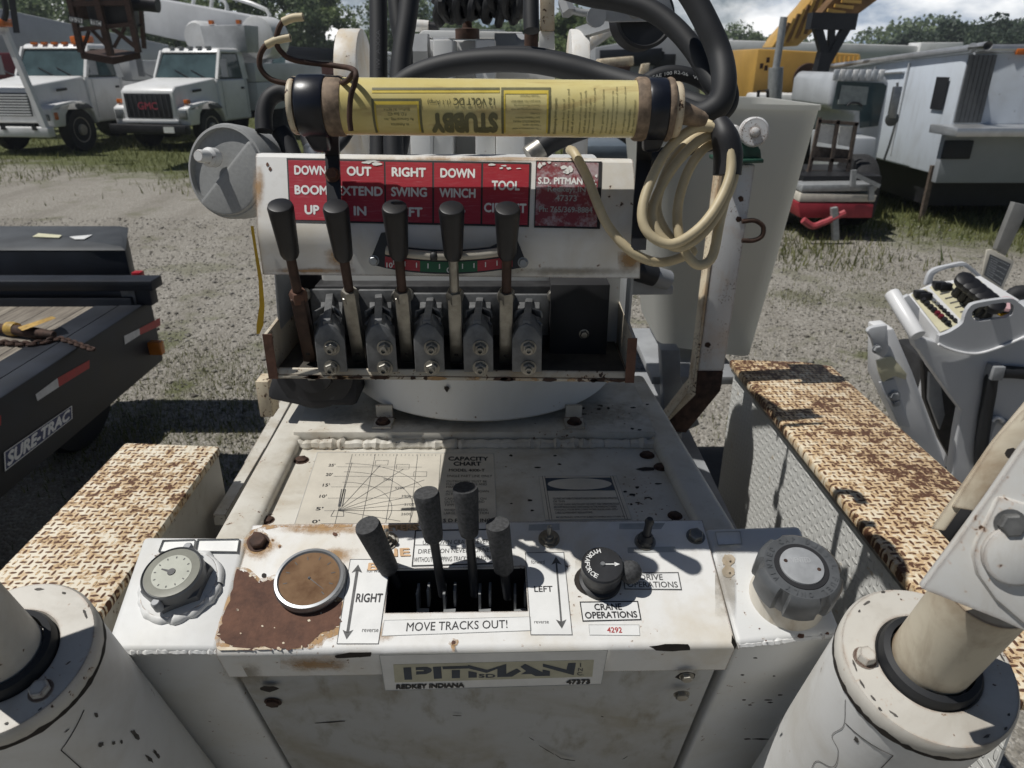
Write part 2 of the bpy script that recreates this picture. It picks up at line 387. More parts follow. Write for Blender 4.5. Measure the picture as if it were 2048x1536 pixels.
TANR = plain("tan rubber ring", (0.22, 0.16, 0.11), 0.75, 0, 0.35, 120, 0.8)
NAVYB = plain("navy black enamel", (0.010, 0.012, 0.019), 0.34, 0, 0.3, 50, 0.2)
GAL = plain("galvanised grey", (0.36, 0.37, 0.37), 0.5, 0.4, 0.15, 30, 0.2)
GREENP = plain("dark green enamel", (0.02, 0.07, 0.045), 0.45, 0, 0.3, 40)
YEL = plain("yellow strap", (0.66, 0.40, 0.015), 0.45, 0, 0.15, 20)
_m = N("white fibreglass"); FIBER = _m.fin((0.66, 0.66, 0.63), .4); _t = _m.n('ShaderNodeBsdfTranslucent'); _t.inputs[0].default_value = (.72, .72, .68, 1); _mx = _m.n('ShaderNodeMixShader'); _mx.inputs[0].default_value = .5
_m.l(_m.p.outputs[0], _mx.inputs[1]); _m.l(_t.outputs[0], _mx.inputs[2]); _m.l(_mx.outputs[0], _m.out.inputs[0])
PLAST = plain("grey moulded plastic", (0.30, 0.305, 0.30), 0.6, 0, 0.06, 220, 0.3)
TREAD_L = treadplate("rusty tread plate", (0.78, 0.71, 0.57), 1.0, 0.0128, lo=.54, hw=.22)
TREAD_R = treadplate("very rusty tread plate", (0.74, 0.65, 0.49), 1.0, 0.0138, lo=.42, hw=.24)
TREAD_G = treadplate("grey tread plate", (0.66, 0.66, 0.63), 0.25, 0.019, 1.0, .85, .25, 0, 'yz', .05)
def stain(name, col, lo=.42, hi=.62, a=.9):
    q = N(name); t_ = q.n('ShaderNodeTexCoord'); sp = q.n('ShaderNodeVectorMath', operation='DISTANCE'); q.l(t_.outputs['Generated'], sp.inputs[0]); sp.inputs[1].default_value = (.5, .5, .5)
    n_ = q.noise(55, 8, .7); d = q.math('ADD', q.math('MULTIPLY', sp.outputs['Value'], 1.0), q.math('MULTIPLY', q.math('SUBTRACT', n_, .5), .9))
    al = q.math('MULTIPLY', q.step(d, .56, .02), a); q.fin(q.mix(n_, tuple(c * .7 for c in col), tuple(min(1, c * 1.25) for c in col)), .7); q.l(al, q.p.inputs['Alpha']); return q.m
STAIN = stain("soft rust stain", (.44, .25, .09), a=.75); GRIME = stain("soft grime", (.26, .21, .14), a=.45)
ARMI = paint('arm inner paint', (0.60, 0.54, 0.42), dirt=(0.26, 0.16, 0.08), dirt_a=.85, rust=.12, sc=2.2, edge=.006)
NECK = paint('neck paint', (0.64, 0.60, 0.52), dirt=(0.40, 0.28, 0.15), dirt_a=.8, rust=.1, sc=2.5, streak=.4)
LEGCHIP = plain("dull paint chip", (.085, .078, .07), .8, 0, .4, 80, .5)
# ================================================================ the near crawler crane
random.seed(7)
KT = R(19.4)
NCT = Vector((0, -math.sin(KT), math.cos(KT))); DN = Vector((0, math.sin(KT), -math.cos(KT))); BK = Vector((0, math.cos(KT), math.sin(KT)))
CT = Plane(T(950, 1300, .78), NCT)                     # sloping console top
CF = Plane(CT.at(950, 1306), (0, -math.cos(KT), -math.sin(KT)))   # console front
Zdeck = CT.at(955, 1046).z - 0.05
DK = Plane((0, 1, Zdeck), (0, 0, 1))
crane = empty("crawler_crane", (0, 1.0, 0), "rust-edged old white crawler crane in the foreground with lever console and red lever signs", "crane")

# ---- console cover with its lever slot
FL, FR, BR_, BL_ = (430, 1308), (1472, 1293), (1405, 1040), (505, 1050)
H = [(777, 1138), (1050, 1133), (1056, 1222), (770, 1226)]     # slot TL TR BR BL
b = B(WHITE); rr = 0.008
E0, E1 = CT.at(*FL), CT.at(*FR); d01 = (E1 - E0)
def onE(f): return E0 + d01 * f
cols = []
for f, top, hole in ((0, BL_, None), (.325, (777, 1046), 0), (.602, (1050, 1043), 1), (1, BR_, None)):
    e_ = onE(f); cols.append((CT.at(*top), CT.at(*H[0 if hole == 0 else 1]) if hole is not None else None, CT.at(*H[3 if hole == 0 else 2]) if hole is not None else None, e_ + BK * rr, e_))
for i in (0, 2): # side strips
    a, c = cols[i], cols[i + 1]
    A = [a[0]] + ([a[1], a[2]] if a[1] else []) + [a[3]]; Cc = [c[0]] + ([c[1], c[2]] if c[1] else []) + [c[3]]
    b.face(A + Cc[::-1])
b.face([cols[1][0], cols[1][1], cols[2][1], cols[2][0]]); b.face([cols[1][2], cols[1][3], cols[2][3], cols[2][2]])
def arc(e_): return [e_ + BK * rr + DN * rr - BK * rr * math.sin(a) - DN * rr * math.cos(a) for a in (R(q) for q in (0, 22, 45, 68, 90))]
LIPH = 0.055
rows = [arc(c[4]) + [c[4] + DN * LIPH] for c in cols]
for a, c in zip(rows, rows[1:]):
    for k in range(len(a) - 1): b.face([a[k], a[k + 1], c[k + 1], c[k]])
# sheet edges: slot walls, bottom return, ends, back return
for k in range(4):
    p, q = CT.at(*H[k]), CT.at(*H[(k + 1) % 4]); b.face([p, q, q + DN * .004, p + DN * .004])
for a, c in zip(rows, rows[1:]): b.face([a[-1], c[-1], c[-1] + BK * .004, a[-1] + BK * .004])
for c in (cols[0], cols[3]):
    r_ = arc(c[4]); b.face([c[0]] + r_[0:] + [c[4] + DN * LIPH, c[4] + DN * LIPH + BK * .004, c[4] + DN * .1 + BK * .15, c[0] + DN * .1])
b.face([cols[0][0], cols[3][0], cols[3][0] + DN * .1, cols[0][0] + DN * .1])
cover = b.build("console_cover", crane)
# dark well under the slot
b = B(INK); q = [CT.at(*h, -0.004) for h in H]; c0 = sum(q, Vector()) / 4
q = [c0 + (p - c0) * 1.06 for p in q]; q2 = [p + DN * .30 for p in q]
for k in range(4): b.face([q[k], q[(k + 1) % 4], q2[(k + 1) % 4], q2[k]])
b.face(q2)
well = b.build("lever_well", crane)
# little clevis brackets seen down in the well
for x in (825, 878, 948, 1018):
    P = CT.at(x + 12, 1196, -.035)
    b = B(GAL); b.box(P, .0014, .010, .014); b.box(P + Vector((.012, .004, .002)), .0014, .008, .012); b.box(P + Vector((.006, -.012, -.010)), .007, .004, .0015)
    b.build("clevis_bracket", crane)
# lower front panel
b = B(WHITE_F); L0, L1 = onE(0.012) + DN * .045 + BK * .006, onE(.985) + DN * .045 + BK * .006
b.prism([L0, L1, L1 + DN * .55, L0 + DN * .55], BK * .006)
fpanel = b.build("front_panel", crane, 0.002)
# bolts on top and front
def bolt(plane, u, v, rpx, mat, parent, n, hh=.8, lift=0):
    P = plane.at(u, v, lift); r = rp(rpx, P); bb = B(mat); bb.hexbolt(P, n, r, r * hh); return bb.build("hex_bolt", parent)
bolt(CT, 517, 1086, 17, DKRUST, cover, NCT); bolt(CT, 1391, 1073, 15, STEEL, cover, NCT)
FN = CF.n
bolt(CF, 1373, 1352, 12, STEEL, cover, FN, lift=.001); bolt(CF, 1363, 1388, 13, STEEL, fpanel, FN, lift=-.004)
bolt(CF, 546, 1404, 14, DKRUST, fpanel, FN, .5, -.004)
def blob(name, plane, pts, mat, parent, lift, n=10, jag=0.25, sm=2):
    P = [plane.at(u, v, lift) for u, v in pts]
    c = sum(P, Vector()) / len(P); out = []
    for i, p in enumerate(P):
        q = P[(i + 1) % len(P)]
        for k in range(sm):
            z = p.lerp(q, k / sm); out.append(z + (z - c) * random.uniform(-jag, jag) * .3)
    bb = B(mat); bb.face(out); return bb.build(name, parent, smooth=0)
def ell(u, v, a, c, n=9, j=.25): return [(u + a * math.cos(6.283 * k / n) * random.uniform(1 - j, 1 + j), v + c * math.sin(6.283 * k / n) * random.uniform(1 - j, 1 + j)) for k in range(n)]
# the big bare rust patch and its stained rim (traced outline of the flaked paint)
K = lambda x, y: (420 + x * .3223, min(1020 + y * .3223, 1301 - x * .006))
rp_in = [(170, 372), (215, 380), (265, 408), (300, 445), (345, 440), (420, 425), (520, 430), (650, 520), (740, 560), (815, 572), (810, 690), (770, 740), (690, 765), (645, 815), (590, 850), (510, 880), (470, 895), (430, 862), (395, 875), (345, 845), (290, 850), (262, 905), (190, 905), (150, 885), (125, 830), (62, 808), (48, 770), (75, 690), (120, 560)]
rp_out = [(160, 350), (240, 360), (280, 395), (310, 425), (400, 400), (560, 400), (700, 480), (800, 540), (842, 560), (850, 700), (800, 770), (730, 800), (690, 850), (620, 890), (560, 905), (430, 905), (250, 905), (110, 902), (40, 880), (30, 800), (60, 690), (110, 540)]
blob("rust_stain", CT, [K(*p) for p in rp_out], RUSTH, cover, .0003, jag=.05, sm=3)
blob("rust_patch", CT, [K(*p) for p in rp_in], RUST, cover, .0006, jag=.10, sm=5)
for pts in ([(130, 850), (250, 860), (240, 905), (60, 900), (40, 850)], [(285, 862), (345, 850), (390, 880), (380, 905), (300, 905)]):
    blob("flaking_paint", CT, [K(*p) for p in pts], CREAM, cover, .0011, jag=.12)
for _ in range(26):
    p_, q_ = rp_in[_ % len(rp_in)], rp_in[(_ + 1) % len(rp_in)]; f_ = random.random(); x_, y_ = p_[0] + (q_[0] - p_[0]) * f_, p_[1] + (q_[1] - p_[1]) * f_
    blob("flaking_paint", CT, ell(*K(x_ + random.uniform(-14, 14), y_ + random.uniform(-14, 14)), random.uniform(1, 5), random.uniform(1, 3.5)), CREAM if _ % 3 else RUST, cover, .0010 if _ % 3 else .0008)
for x, y, s in ((170, 620, 8), (325, 720, 6), (190, 765, 5), (455, 825, 7), (615, 685, 8), (400, 730, 4), (690, 640, 5)):
    blob("flaking_paint", CT, ell(*K(x, y), s * .35, s * .3), CREAM, cover, .0010)
blob("rust_stain", CT, ell(517, 1082, 31, 24), RUSTH, cover, .00035); blob("rust_patch", CT, ell(518, 1080, 23, 18), RUST, cover, .0007)
for u, v, a in ((670, 1068, 8), (907, 1285, 8), (560, 1093, 4), (545, 1080, 3)):
    blob("rust_stain", CT, ell(u, v, a * 1.2, a), RUSTH, cover, .0004); blob("rust_patch", CT, ell(u, v, a * .55, a * .5), RUST, cover, .0008)
blob("rust_stain", CT, [(901, 1290), (911, 1290), (909, 1304), (904, 1304)], RUSTH, cover, .0004)
blob("rust_stain", CT, [(740, 1051), (842, 1047), (838, 1060), (810, 1062), (790, 1058), (760, 1066), (742, 1062)], RUSTH, cover, .0004)
blob("rust_stain", CT, [(520, 1049), (730, 1048), (725, 1053), (640, 1056), (560, 1054), (530, 1060)], RUSTH, cover, .0004)
blob("paint_chip", CF, [(668, 1311), (700, 1305), (745, 1304), (741, 1313), (700, 1316), (672, 1317)], CHIPM, cover, .0015)
blob("paint_chip", CF, [(1300, 1293), (1330, 1288), (1378, 1288), (1378, 1300), (1345, 1303), (1312, 1301)], CHIPM, cover, .0015)
blob("paint_chip", CF, [(1464, 1270), (1474, 1290), (1470, 1300), (1463, 1285)], CHIPM, cover, .0015)
blob("paint_chip", CF, ell(536, 1377, 18, 6), CHIPM, cover, .0006); blob("paint_chip", CF, ell(546, 1405, 19, 11), CHIPM, fpanel, -.0055)
blob("paint_chip", CF, ell(1372, 1352, 20, 9), CHIPM, cover, .0006)
for u, v, l, s in ((630, 1446, 60, -4), (466, 1500, 36, 2), (905, 1430, 18, 1), (1058, 1474, 10, 6), (1078, 1490, 30, 18), (1110, 1508, 12, 8), (472, 1510, 22, 2), (1245, 1518, 10, -6), (1202, 1432, 5, 1), (1120, 1516, 30, 5)):
    blob("scuff_mark", CF, [(u, v), (u + l, v + s), (u + l, v + s + 1.2), (u + l * .5, v + s * .5 + 1.8), (u, v + 1.0)], CHIPM, fpanel, -.0055, jag=.1)
# small screw hole
blob("screw_hole", CT, ell(528, 1151, 5, 5, 12, .05), CHIPM, cover, .0005)

# ---- decals on the console
def decal(plane, q, base, parent, border=None, bw=2.0, texts=(), lift=.0004, extra=None, name="decal"):
    bb = B(base); P = [plane.at(*c, lift) for c in q]; low = [plane.at(*c, .0001) for c in q]
    bb.loft([low, P], True, (False, True))
    fn = quad_fn(plane, q, lift + .0003)
    if border:
        bb.mat(border)
        w = bw / max(20, abs(q[1][0] - q[0][0])); h = bw / max(12, abs(q[3][1] - q[0][1]))
        for s0, t0, s1, t1 in ((0, 0, 1, h), (0, 1 - h, 1, 1), (0, h, w, 1 - h), (1 - w, h, 1, 1 - h)):
            f = qsub(fn, s0, t0, s1, t1); bb.face([f(0, 0), f(1, 0), f(1, 1), f(0, 1)])
    for tx in texts:
        s, ink, bold, (s0, t0, s1, t1) = tx[:4]
        bb.mat(ink); bb.text(qsub(fn, s0, t0, s1, t1), s, bold)
    if extra: extra(bb, fn)
    return bb.build(name, parent, smooth=0, weld=False)
def arrow(bb, fn, ink, s0, s1, t0, t1, w=.035):
    bb.mat(ink)
    p = lambda t, d: fn(s0 + (s1 - s0) * t + d, t0 + (t1 - t0) * t)
    bb.face([p(.08, -w), p(.08, w), p(.92, w), p(.92, -w)])
    bb.face([p(0, 0), p(.12, .13), p(.09, 0), p(.12, -.13)]); bb.face([p(1, 0), p(.88, -.13), p(.91, 0), p(.88, .13)])
decal(CT, [(700, 1118), (782, 1118), (757, 1288), (673, 1288)], DEC_W, cover, INKG, 1.2,
      [("RIGHT", INK, .03, (.30, .43, .93, .53)), ("forward", INKG, 0, (.45, .12, .90, .17)), ("reverse", INKG, 0, (.56, .82, .95, .87))],
      extra=lambda bb, fn: arrow(bb, fn, INKG, .22, .22, .07, .95))
decal(CT, [(1050, 1105), (1128, 1104), (1145, 1270), (1061, 1270)], DEC_W, cover, INKG, 1.2,
      [("LEFT", INK, .015, (.17, .43, .62, .50)), ("forward", INKG, 0, (.14, .10, .48, .15)), ("reverse", INKG, 0, (.11, .83, .46, .87))],
      extra=lambda bb, fn: arrow(bb, fn, INKG, .78, .76, .06, .93, .022))
decal(CT, [(768, 1240), (1061, 1233), (1063, 1261), (763, 1272)], DEC_W, cover, DEC_G, .8, [("MOVE TRACKS OUT!", INK, .004, (.16, .20, .84, .76))])
decal(CT, [(1159, 1203), (1276, 1201.6), (1283, 1240), (1165, 1243)], DEC_W, cover, INK, 2.2,
      [("CRANE", INK, .03, (.24, .13, .70, .45)), ("OPERATIONS", INK, .03, (.06, .54, .94, .86))])
decal(CT, [(1245, 1145), (1357, 1144), (1364, 1180), (1249, 1179)], DEC_W, cover, INKG, 2,
      [("DRIVE", INKG, .015, (.30, .12, .70, .44)), ("OPERATIONS", INKG, .015, (.06, .54, .94, .86))])
decal(CT, [(1177, 1249), (1278, 1249), (1280, 1271), (1179, 1270)], DEC_W, cover, DEC_G, .8, [("4292", REDINK, .02, (.36, .26, .65, .75))])
def crease(bb, fn):
    bb.mat(INKG)
    for a, c in (((0, .42), (.35, .44)), ((.35, .44), (.62, .58)), ((.62, .58), (1, .40)), ((.62, .58), (.66, .1))):
        p, q = fn(*a), fn(*c); d = (q - p).normalized().cross(NCT) * .0004; bb.face([p - d, q - d, q + d, p + d])
decal(CT, [(830, 1060), (1010, 1057), (1003, 1128), (823, 1133)], DEC_W, cover, INK, 2.6,
      [("USE DOWN CRANK LEVERS", INKG, 0, (.10, .30, .86, .42)), ("DIRECTION NEVER TURNED", INK, 0, (.06, .54, .90, .66)), ("WITHOUT STOPPING TRACKS FROM ROTATING", INK, .0, (.02, .76, .98, .89))], extra=crease)
for q in ([(1058, 1049), (1119, 1047), (1119, 1060), (1057, 1061)], [(1239, 1047), (1330, 1046), (1322, 1058), (1238, 1058)], [(1255, 1095), (1350, 1093), (1352, 1104), (1256, 1106)]):
    decal(CT, q, DEC_G, cover)
for s, q in (("NE", [(765, 1098), (818, 1096), (820, 1111), (764, 1113)]), ("B", [(738, 1126), (757, 1126), (756, 1140), (736, 1140)]), ("LETERS", [(765, 1050), (835, 1048), (835, 1060), (765, 1062)])):
    bb = B(TANINK); bb.text(quad_fn(CT, q, .0012), s, .03); bb.build("faded_lettering", cover, smooth=0, weld=False)
# logo plate on the front
LQ = [(758, 1310), (1216, 1300), (1203, 1369), (770, 1382)]
def logo(bb, fn):
    g = lambda x, y, l=.0017: CF.at(760 + x / 4.452, 1300 + y / 4.452, l)
    bb.mat(DEC_Y); bb.face([g(118, 128, .0014), g(1905, 88, .0014), g(1890, 238, .0014), g(132, 290, .0014)])
    bb.mat(NAVY)
    for pl_ in ([(207, 158), (277, 155), (287, 264), (219, 266)], [(318, 155), (420, 152), (455, 165), (463, 182), (450, 200), (410, 215), (322, 220), (322, 192), (385, 190), (395, 184), (385, 178), (318, 180)],
        [(471, 152), (544, 148), (552, 254), (481, 258)], [(555, 148), (785, 142), (785, 134), (955, 178), (1125, 125), (1125, 212), (1220, 165), (1256, 190), (1175, 238), (1045, 242), (1045, 168), (950, 205), (790, 165), (560, 172)],
        [(638, 180), (712, 178), (712, 250), (640, 252)], [(787, 188), (862, 202), (862, 246), (787, 248)], [(1250, 150), (1292, 124), (1447, 198), (1447, 175), (1513, 188), (1513, 230), (1385, 233), (1345, 214), (1255, 217), (1300, 188)],
        [(1450, 122), (1660, 175), (1675, 118), (1745, 115), (1725, 225), (1450, 150)]): bb.face([g(*p) for p in pl_])
    bx = lambda x0, y0, x1, y1, sk=0: (lambda s, t: g(x0 + (x1 - x0) * s, y0 + (y1 - y0) * t + sk * s))
    bb.text(bx(880, 216, 1025, 246), "SD", .03); bb.mat(INKG); bb.text(bx(1782, 118, 1790, 150), "I", .02); bb.text(bx(1764, 160, 1806, 188), "N", .02); bb.text(bx(1756, 197, 1812, 226), "C.", .02)
    bb.mat(INK); bb.text(bx(147, 309, 748, 345, -16), "REDKEY INDIANA", .06); bb.text(bx(1662, 266, 1868, 302, -4), "47373", .06)
decal(CF, LQ, DEC_W, cover, DEC_G, 1.2, extra=logo, lift=.0012)

# ---- gauges, switches, knobs
def gauge(plane, u, v, rpx, n, body, dial, parent, name="round_gauge", hh=.30):
    P = plane.at(u, v); r = rp(rpx, P); bb = B(body)
    bb.lathe(P, n, [(r * .93, 0), (r, r * hh * .2), (r * 1.02, r * hh * .7), (r * .98, r * hh), (r * .90, r * hh * 1.04), (r * .86, r * hh * .86)], 56, caps=(True, False))
    bb.lathe(P + n * (r * hh * .50), n, [(r * 1.0, 0), (r * 1.02, r * .02), (r, r * .05)], 56)
    bb.mat(dial).lathe(P, n, [(r * .88, r * hh * .5), (r * .87, r * hh * .86)], 56)
    return bb, P, r
bb, P, r = gauge(CT, 622, 1166, 69, NCT, CHROME, DIAL, cover); bb.mat(INKG)
x_, y_, _ = frame(NCT); zz = P + NCT * (r * .30 * .86 + .0004)
for a in range(0, 270, 30):
    aa = R(a - 45); dd = x_ * math.cos(aa) + y_ * math.sin(aa); e2 = dd.cross(NCT) * .0005
    bb.face([zz + dd * r * .62 - e2, zz + dd * r * .74 - e2, zz + dd * r * .74 + e2, zz + dd * r * .62 + e2])
dd = (x_ * .8 - y_ * .6).normalized(); e2 = dd.cross(NCT) * .0006; bb.face([zz - e2, zz + dd * r * .6 - e2 * .3, zz + dd * r * .6 + e2 * .3, zz + e2]); bb.mat(CHROME).ball(zz, .0018, 8)
bb.build("round_gauge", cover)
def toggle(u, v, boot, lean):
    P = CT.at(u, v); bb = B(STEEL); r = rp(17, P); bb.lathe(P, NCT, [(r * 1.25, 0), (r * 1.25, .0015)], 24); bb.lathe(P, NCT, [(r, .001), (r, .005)], 6)
    ax = (NCT + lean).normalized()
    if boot: bb.mat(BLACKM); bb.lathe(P, NCT, [(r * .95, .004), (r * .85, .008), (r * .9, .010), (r * .55, .016)], 20); bb.lathe(P + NCT * .012, ax, [(r * .5, 0), (r * .45, .018), (r * .55, .024), (r * .35, .028)], 16)
    else: bb.lathe(P, NCT, [(r * .55, .004), (r * .5, .009)], 16); bb.lathe(P + NCT * .007, ax, [(.0022, 0), (.003, .012), (.0028, .015), (.001, .0165)], 12)
    return bb.build("toggle_switch", cover)
toggle(775, 1083, False, Vector((.1, 0, .3))); toggle(1098, 1078, False, Vector((0, .1, .4))); toggle(1290, 1084, True, Vector((.06, .2, 0)))
# selector knob with its hole, arrow and lettering, and the ball knob
P = CT.at(1200, 1163); r = rp(42, P)
blob("cutout_hole", CT, [(1199 + 45 * math.cos(a) - 6, 1163 + 34 * math.sin(a) - 3) for a in (6.283 * k / 24 for k in range(24))], CHIPM, cover, .0005, jag=0)
bb = B(BLACKM); h = .036
bb.lathe(P, NCT, [(r, 0), (r * 1.0, h * .15), (r * .86, h * .2), (r * .86, h * .42), (r * .96, h * .5), (r * .98, h * .95), (r * .92, h)], 48)
tp = P + NCT * (h + .0003); x_ = Vector((1, 0, 0)); y_ = BK
bb.mat(WHINK)
F2 = lambda a, q: tp + (x_ * a + y_ * q) * r
bb.face([F2(.08, -.025), F2(.62, -.025), F2(.62, .025), F2(.08, .025)]); bb.face([F2(.55, -.11), F2(.8, 0), F2(.55, .11)])
for i, c in enumerate("HYDRAFORCE"):
    a = R(100 + i * 15.5); ca, sa = math.cos(a), math.sin(a)
    bb.text(lambda s, t, ca=ca, sa=sa: tp + NCT * .0002 + (x_ * ca + y_ * sa) * r * (.60 + .22 * t) + (x_ * -sa + y_ * ca) * r * .17 * (s - .5), c, .02)
bb.mat(CHROME).lathe(tp, NCT, [(.003, 0), (.0025, .0015)], 16)
bb.build("selector_knob", cover)
P = CT.at(1256, 1165); bb = B(GRIPM); r = rp(23, P); bb.lathe(P, NCT, [(.0035, -.002), (.0035, .012)], 12); bb.ball(P + NCT * .022, r, 24); bb.build("ball_knob", cover)

# ---- four drive levers
b0 = CT.at(0, 0)
for (ut, vt), (ug, vg), (ub, vb), lt, lb in (((734, 1050), (778, 1139), (795, 1172), .075, .012), ((852, 985), (874, 1078), (886, 1190), .105, .004), ((930, 975), (943, 1068), (950, 1190), .108, .004), ((995, 1048), (1010, 1140), (1016, 1195), .075, .004)):
    base = CT.at(ub, vb, -.03); top = CT.at(ut, vt, lt)
    mid = on_line(base, top, vg)
    ax = (top - mid); L = ax.length; ax.normalize(); rt = rp(27, top); rb = rp(20, mid)
    bb = B(BLACKM); bb.tube([base, mid + ax * .01], .0055, 12, 1); rod = bb.build("drive_lever", crane)
    bb = B(GRIPM)
    bb.lathe(mid, ax, [(rb * .55, -.004), (rb * .9, 0), (rb, .006), (rt * .96, L - .008), (rt * .97, L - .004), (rt * .90, L)] if ut != 995 else [(rb * .6, -.004), (rb, .002), (rt * .9, L * .95), (rt * .88, L)], 32)
    bb.build("grip", rod)

# ---- side tanks
def tank(q, gap, hide_back=0):
    bb = B(WHITE_C); P = [CT.at(*c, -gap) for c in q]          # FL FR BR BL
    bb.prism(P, DN * .6); return bb.build("side_tank", crane, .006, 3)
TLq = [(208, 1300), (434, 1300), (494, 1074), (287, 1072)]
TRq = [(1474, 1288), (1684, 1264), (1600, 1050), (1410, 1056)]
tankL = tank(TLq, .004); tankR = tank(TRq, .004)
def weld(a, c, r, parent, name="weld_bead", m=WHITE_C, step=.005):
    a = Vector(a); c = Vector(c); n = max(6, int((c - a).length / step)); pts = [a.lerp(c, k / n) + Vector((random.uniform(-1, 1), random.uniform(-1, 1), random.uniform(-1, 1))) * r * .10 for k in range(n + 1)]
    bb = B(m); bb.tube(pts, [r * random.uniform(.8, 1.15) * (1.0 if k % 2 else .82) for k in range(n + 1)], 8, 2); return bb.build(name, parent)
for q, tk in ((TLq, tankL), (TRq, tankR)):
    a, c = CT.at(*q[0], -.008), CT.at(*q[1], -.008); weld(a + DN * .003, c + DN * .003, .0048, tk, step=.0035)
# fuel gauge on the left tank
P = CT.at(362, 1172, -.004); n = (NCT + Vector((-.05, 0, 0))).normalized(); r = rp(61, P)
bb = B(WHITE_C)
ring = []
x_, y_, _ = frame(n)
bb.tube([P + (x_ * math.cos(a) + y_ * math.sin(a)) * r * 1.22 for a in (6.2832 * k / 40 for k in range(41))], [.0058 * random.uniform(.6, 1.3) for k in range(41)], 10, 3, False)
bb.lathe(P, n, [(r * 1.3, 0), (r * 1.2, .006), (r * 1.0, .008)], 40); bb.build("weld_boss", tankL)
bb = B(plain("gauge rim grey", (.10, .105, .11), .4)); o = P + n * .002
bb.lathe(o, n, [(r * 1.12, 0), (r * 1.10, .014), (r * .98, .017)], 6, .4)
bb.lathe(o, n, [(r * .98, .012), (r * .98, .026), (r * .93, .028), (r * .90, .026)], 48)
bb.mat(plain("gauge lens", (.27, .27, .23), .15)).lathe(o, n, [(r * .90, .02), (r * .88, .027), (r * .66, .0275)], 48)
bb.mat(plain("gauge dial", (.47, .48, .41), .25)).lathe(o, n, [(r * .64, .02), (r * .63, .0278)], 48)
bb.mat(INKG); zz = o + n * .0282
bb.lathe(zz, n, [(r * .13, 0), (r * .12, .0006)], 16); dd = (x_ * -.9 + y_ * .3).normalized()
for sgn in (1,):
    e2 = dd.cross(n) * r * .05; bb.face([zz - e2, zz + dd * r * .38 - e2 * .4, zz + dd * r * .38 + e2 * .4, zz + e2])
for a in range(0, 360, 30):
    aa = R(a); dd = x_ * math.cos(aa) + y_ * math.sin(aa); e2 = dd.cross(n) * .0006
    bb.face([zz + dd * r * .50 - e2, zz + dd * r * .57 - e2, zz + dd * r * .57 + e2, zz + dd * r * .50 + e2])
for a in (-100, 82):
    aa = R(a); dd = Vector((math.cos(aa) * 1, 0, 0)) + BK * math.sin(aa) * 1
    bb.mat(GREYP).lathe(o + dd * r * 1.04 + n * .012, n, [(.0055, 0), (.0055, .012), (.004, .014)], 14)
bb.build("fuel_gauge", tankL)
decal(CT, [(395, 1078), (478, 1077), (474, 1103), (391, 1102)], DEC_W, tankL, DEC_G, 1, lift=-.0030); decal(CT, [(325, 1080), (390, 1078), (386, 1102), (316, 1103)], DEC_W, tankL, DEC_G, 1, lift=-.0030)
decal(CT, [(1430, 1064), (1480, 1062), (1484, 1088), (1436, 1090)], DEC_W, tankR, DEC_G, .8, lift=-.0030)
# filler neck and cap on the right tank
P = CT.at(1572, 1196, -.006); r = rp(80, P); n = NCT
bb = B(NECK); bb.lathe(P, n, [(r * .92, 0), (r * .88, .01), (r * .86, .05)], 48); neck = bb.build("filler_neck", tankR)
bb = B(CAPPL); o = P + n * .028; rings = []
prof = [(.96, 0), (1.0, .004), (1.0, .026), (.96, .033), (.86, .037)]
xx, yy, _ = frame(n)
for rr_, h_ in prof:
    ringp = []
    for k in range(96):
        a = 6.2832 * k / 96; ph = (k % 16); lob = 1.0 if ph < 12 else .90
        if rr_ < .9: lob = 1
        ringp.append(o + n * h_ + (xx * math.cos(a) + yy * math.sin(a)) * r * rr_ * lob)
    rings.append(ringp)
bb.loft(rings)
bb.mat(INK).lathe(o + n * .0355, n, [(r * .64, 0), (r * .62, .0025)], 48); bb.mat(CAPIN).lathe(o + n * .036, n, [(r * .52, 0), (r * .50, .0036), (r * .46, .0042)], 48)
bb.mat(DKRUST)
for sg in (-1, 1): bb.lathe(o + n * .0398 + Vector((sg * r * .36, 0, 0)) - BK * r * .12 * sg, n, [(r * .05, 0), (r * .045, .0008)], 14)
bb.mat(CAPPL)
words = "VENTED CAP DIESEL FUEL ONLY "
for i, c in enumerate(words):
    a = R(205 - i * 360 / len(words)); ca, sa = math.cos(a), math.sin(a)
    if c != ' ': bb.text(lambda s, t, ca=ca, sa=sa: o + n * .0378 + (Vector((1, 0, 0)) * ca + BK * sa) * r * (.82 - .13 * t) + (Vector((1, 0, 0)) * sa - BK * ca) * r * .09 * (s - .5), c, .02)
bb.mat(plain("cap emboss", (.42, .43, .44), .4)).text(lambda s, t: o + n * .0405 + Vector((1, 0, 0)) * r * (.45 * (s - .5)) + BK * r * (.20 - .14 * t), "VENTED", .02)
bb.build("fuel_cap", tankR)
for u, v in ((1447, 1120), (1446, 1143)): blob("rust_stain", CT, ell(u + 10, v, 13, 12, 18, .08), NECK, tankR, -.003); blob("paint_chip", CT, ell(u + 14, v + 3, 2.5, 2.5), CHIPM, tankR, -.0026)
for u, v, s in ((1602, 1272, 7), (1655, 1267, 4), (1532, 1281, 2), (1519, 1257, 2)): blob("rust_patch", CT, ell(u, v, s, s * .7), RUST, tankR, -.0034)
for u, v, s in ((1510, 1316, 5), (1485, 1350, 4), (1488, 1400, 4), (1536, 1400, 9), (1560, 1390, 5), (1540, 1405, 6), (1500, 1410, 4), (1548, 1352, 3), (1520, 1478, 18), (1495, 1478, 8)): blob("scuff_mark", CF, ell(u, v, s, 1.6), CHIPM, tankR, .0002)

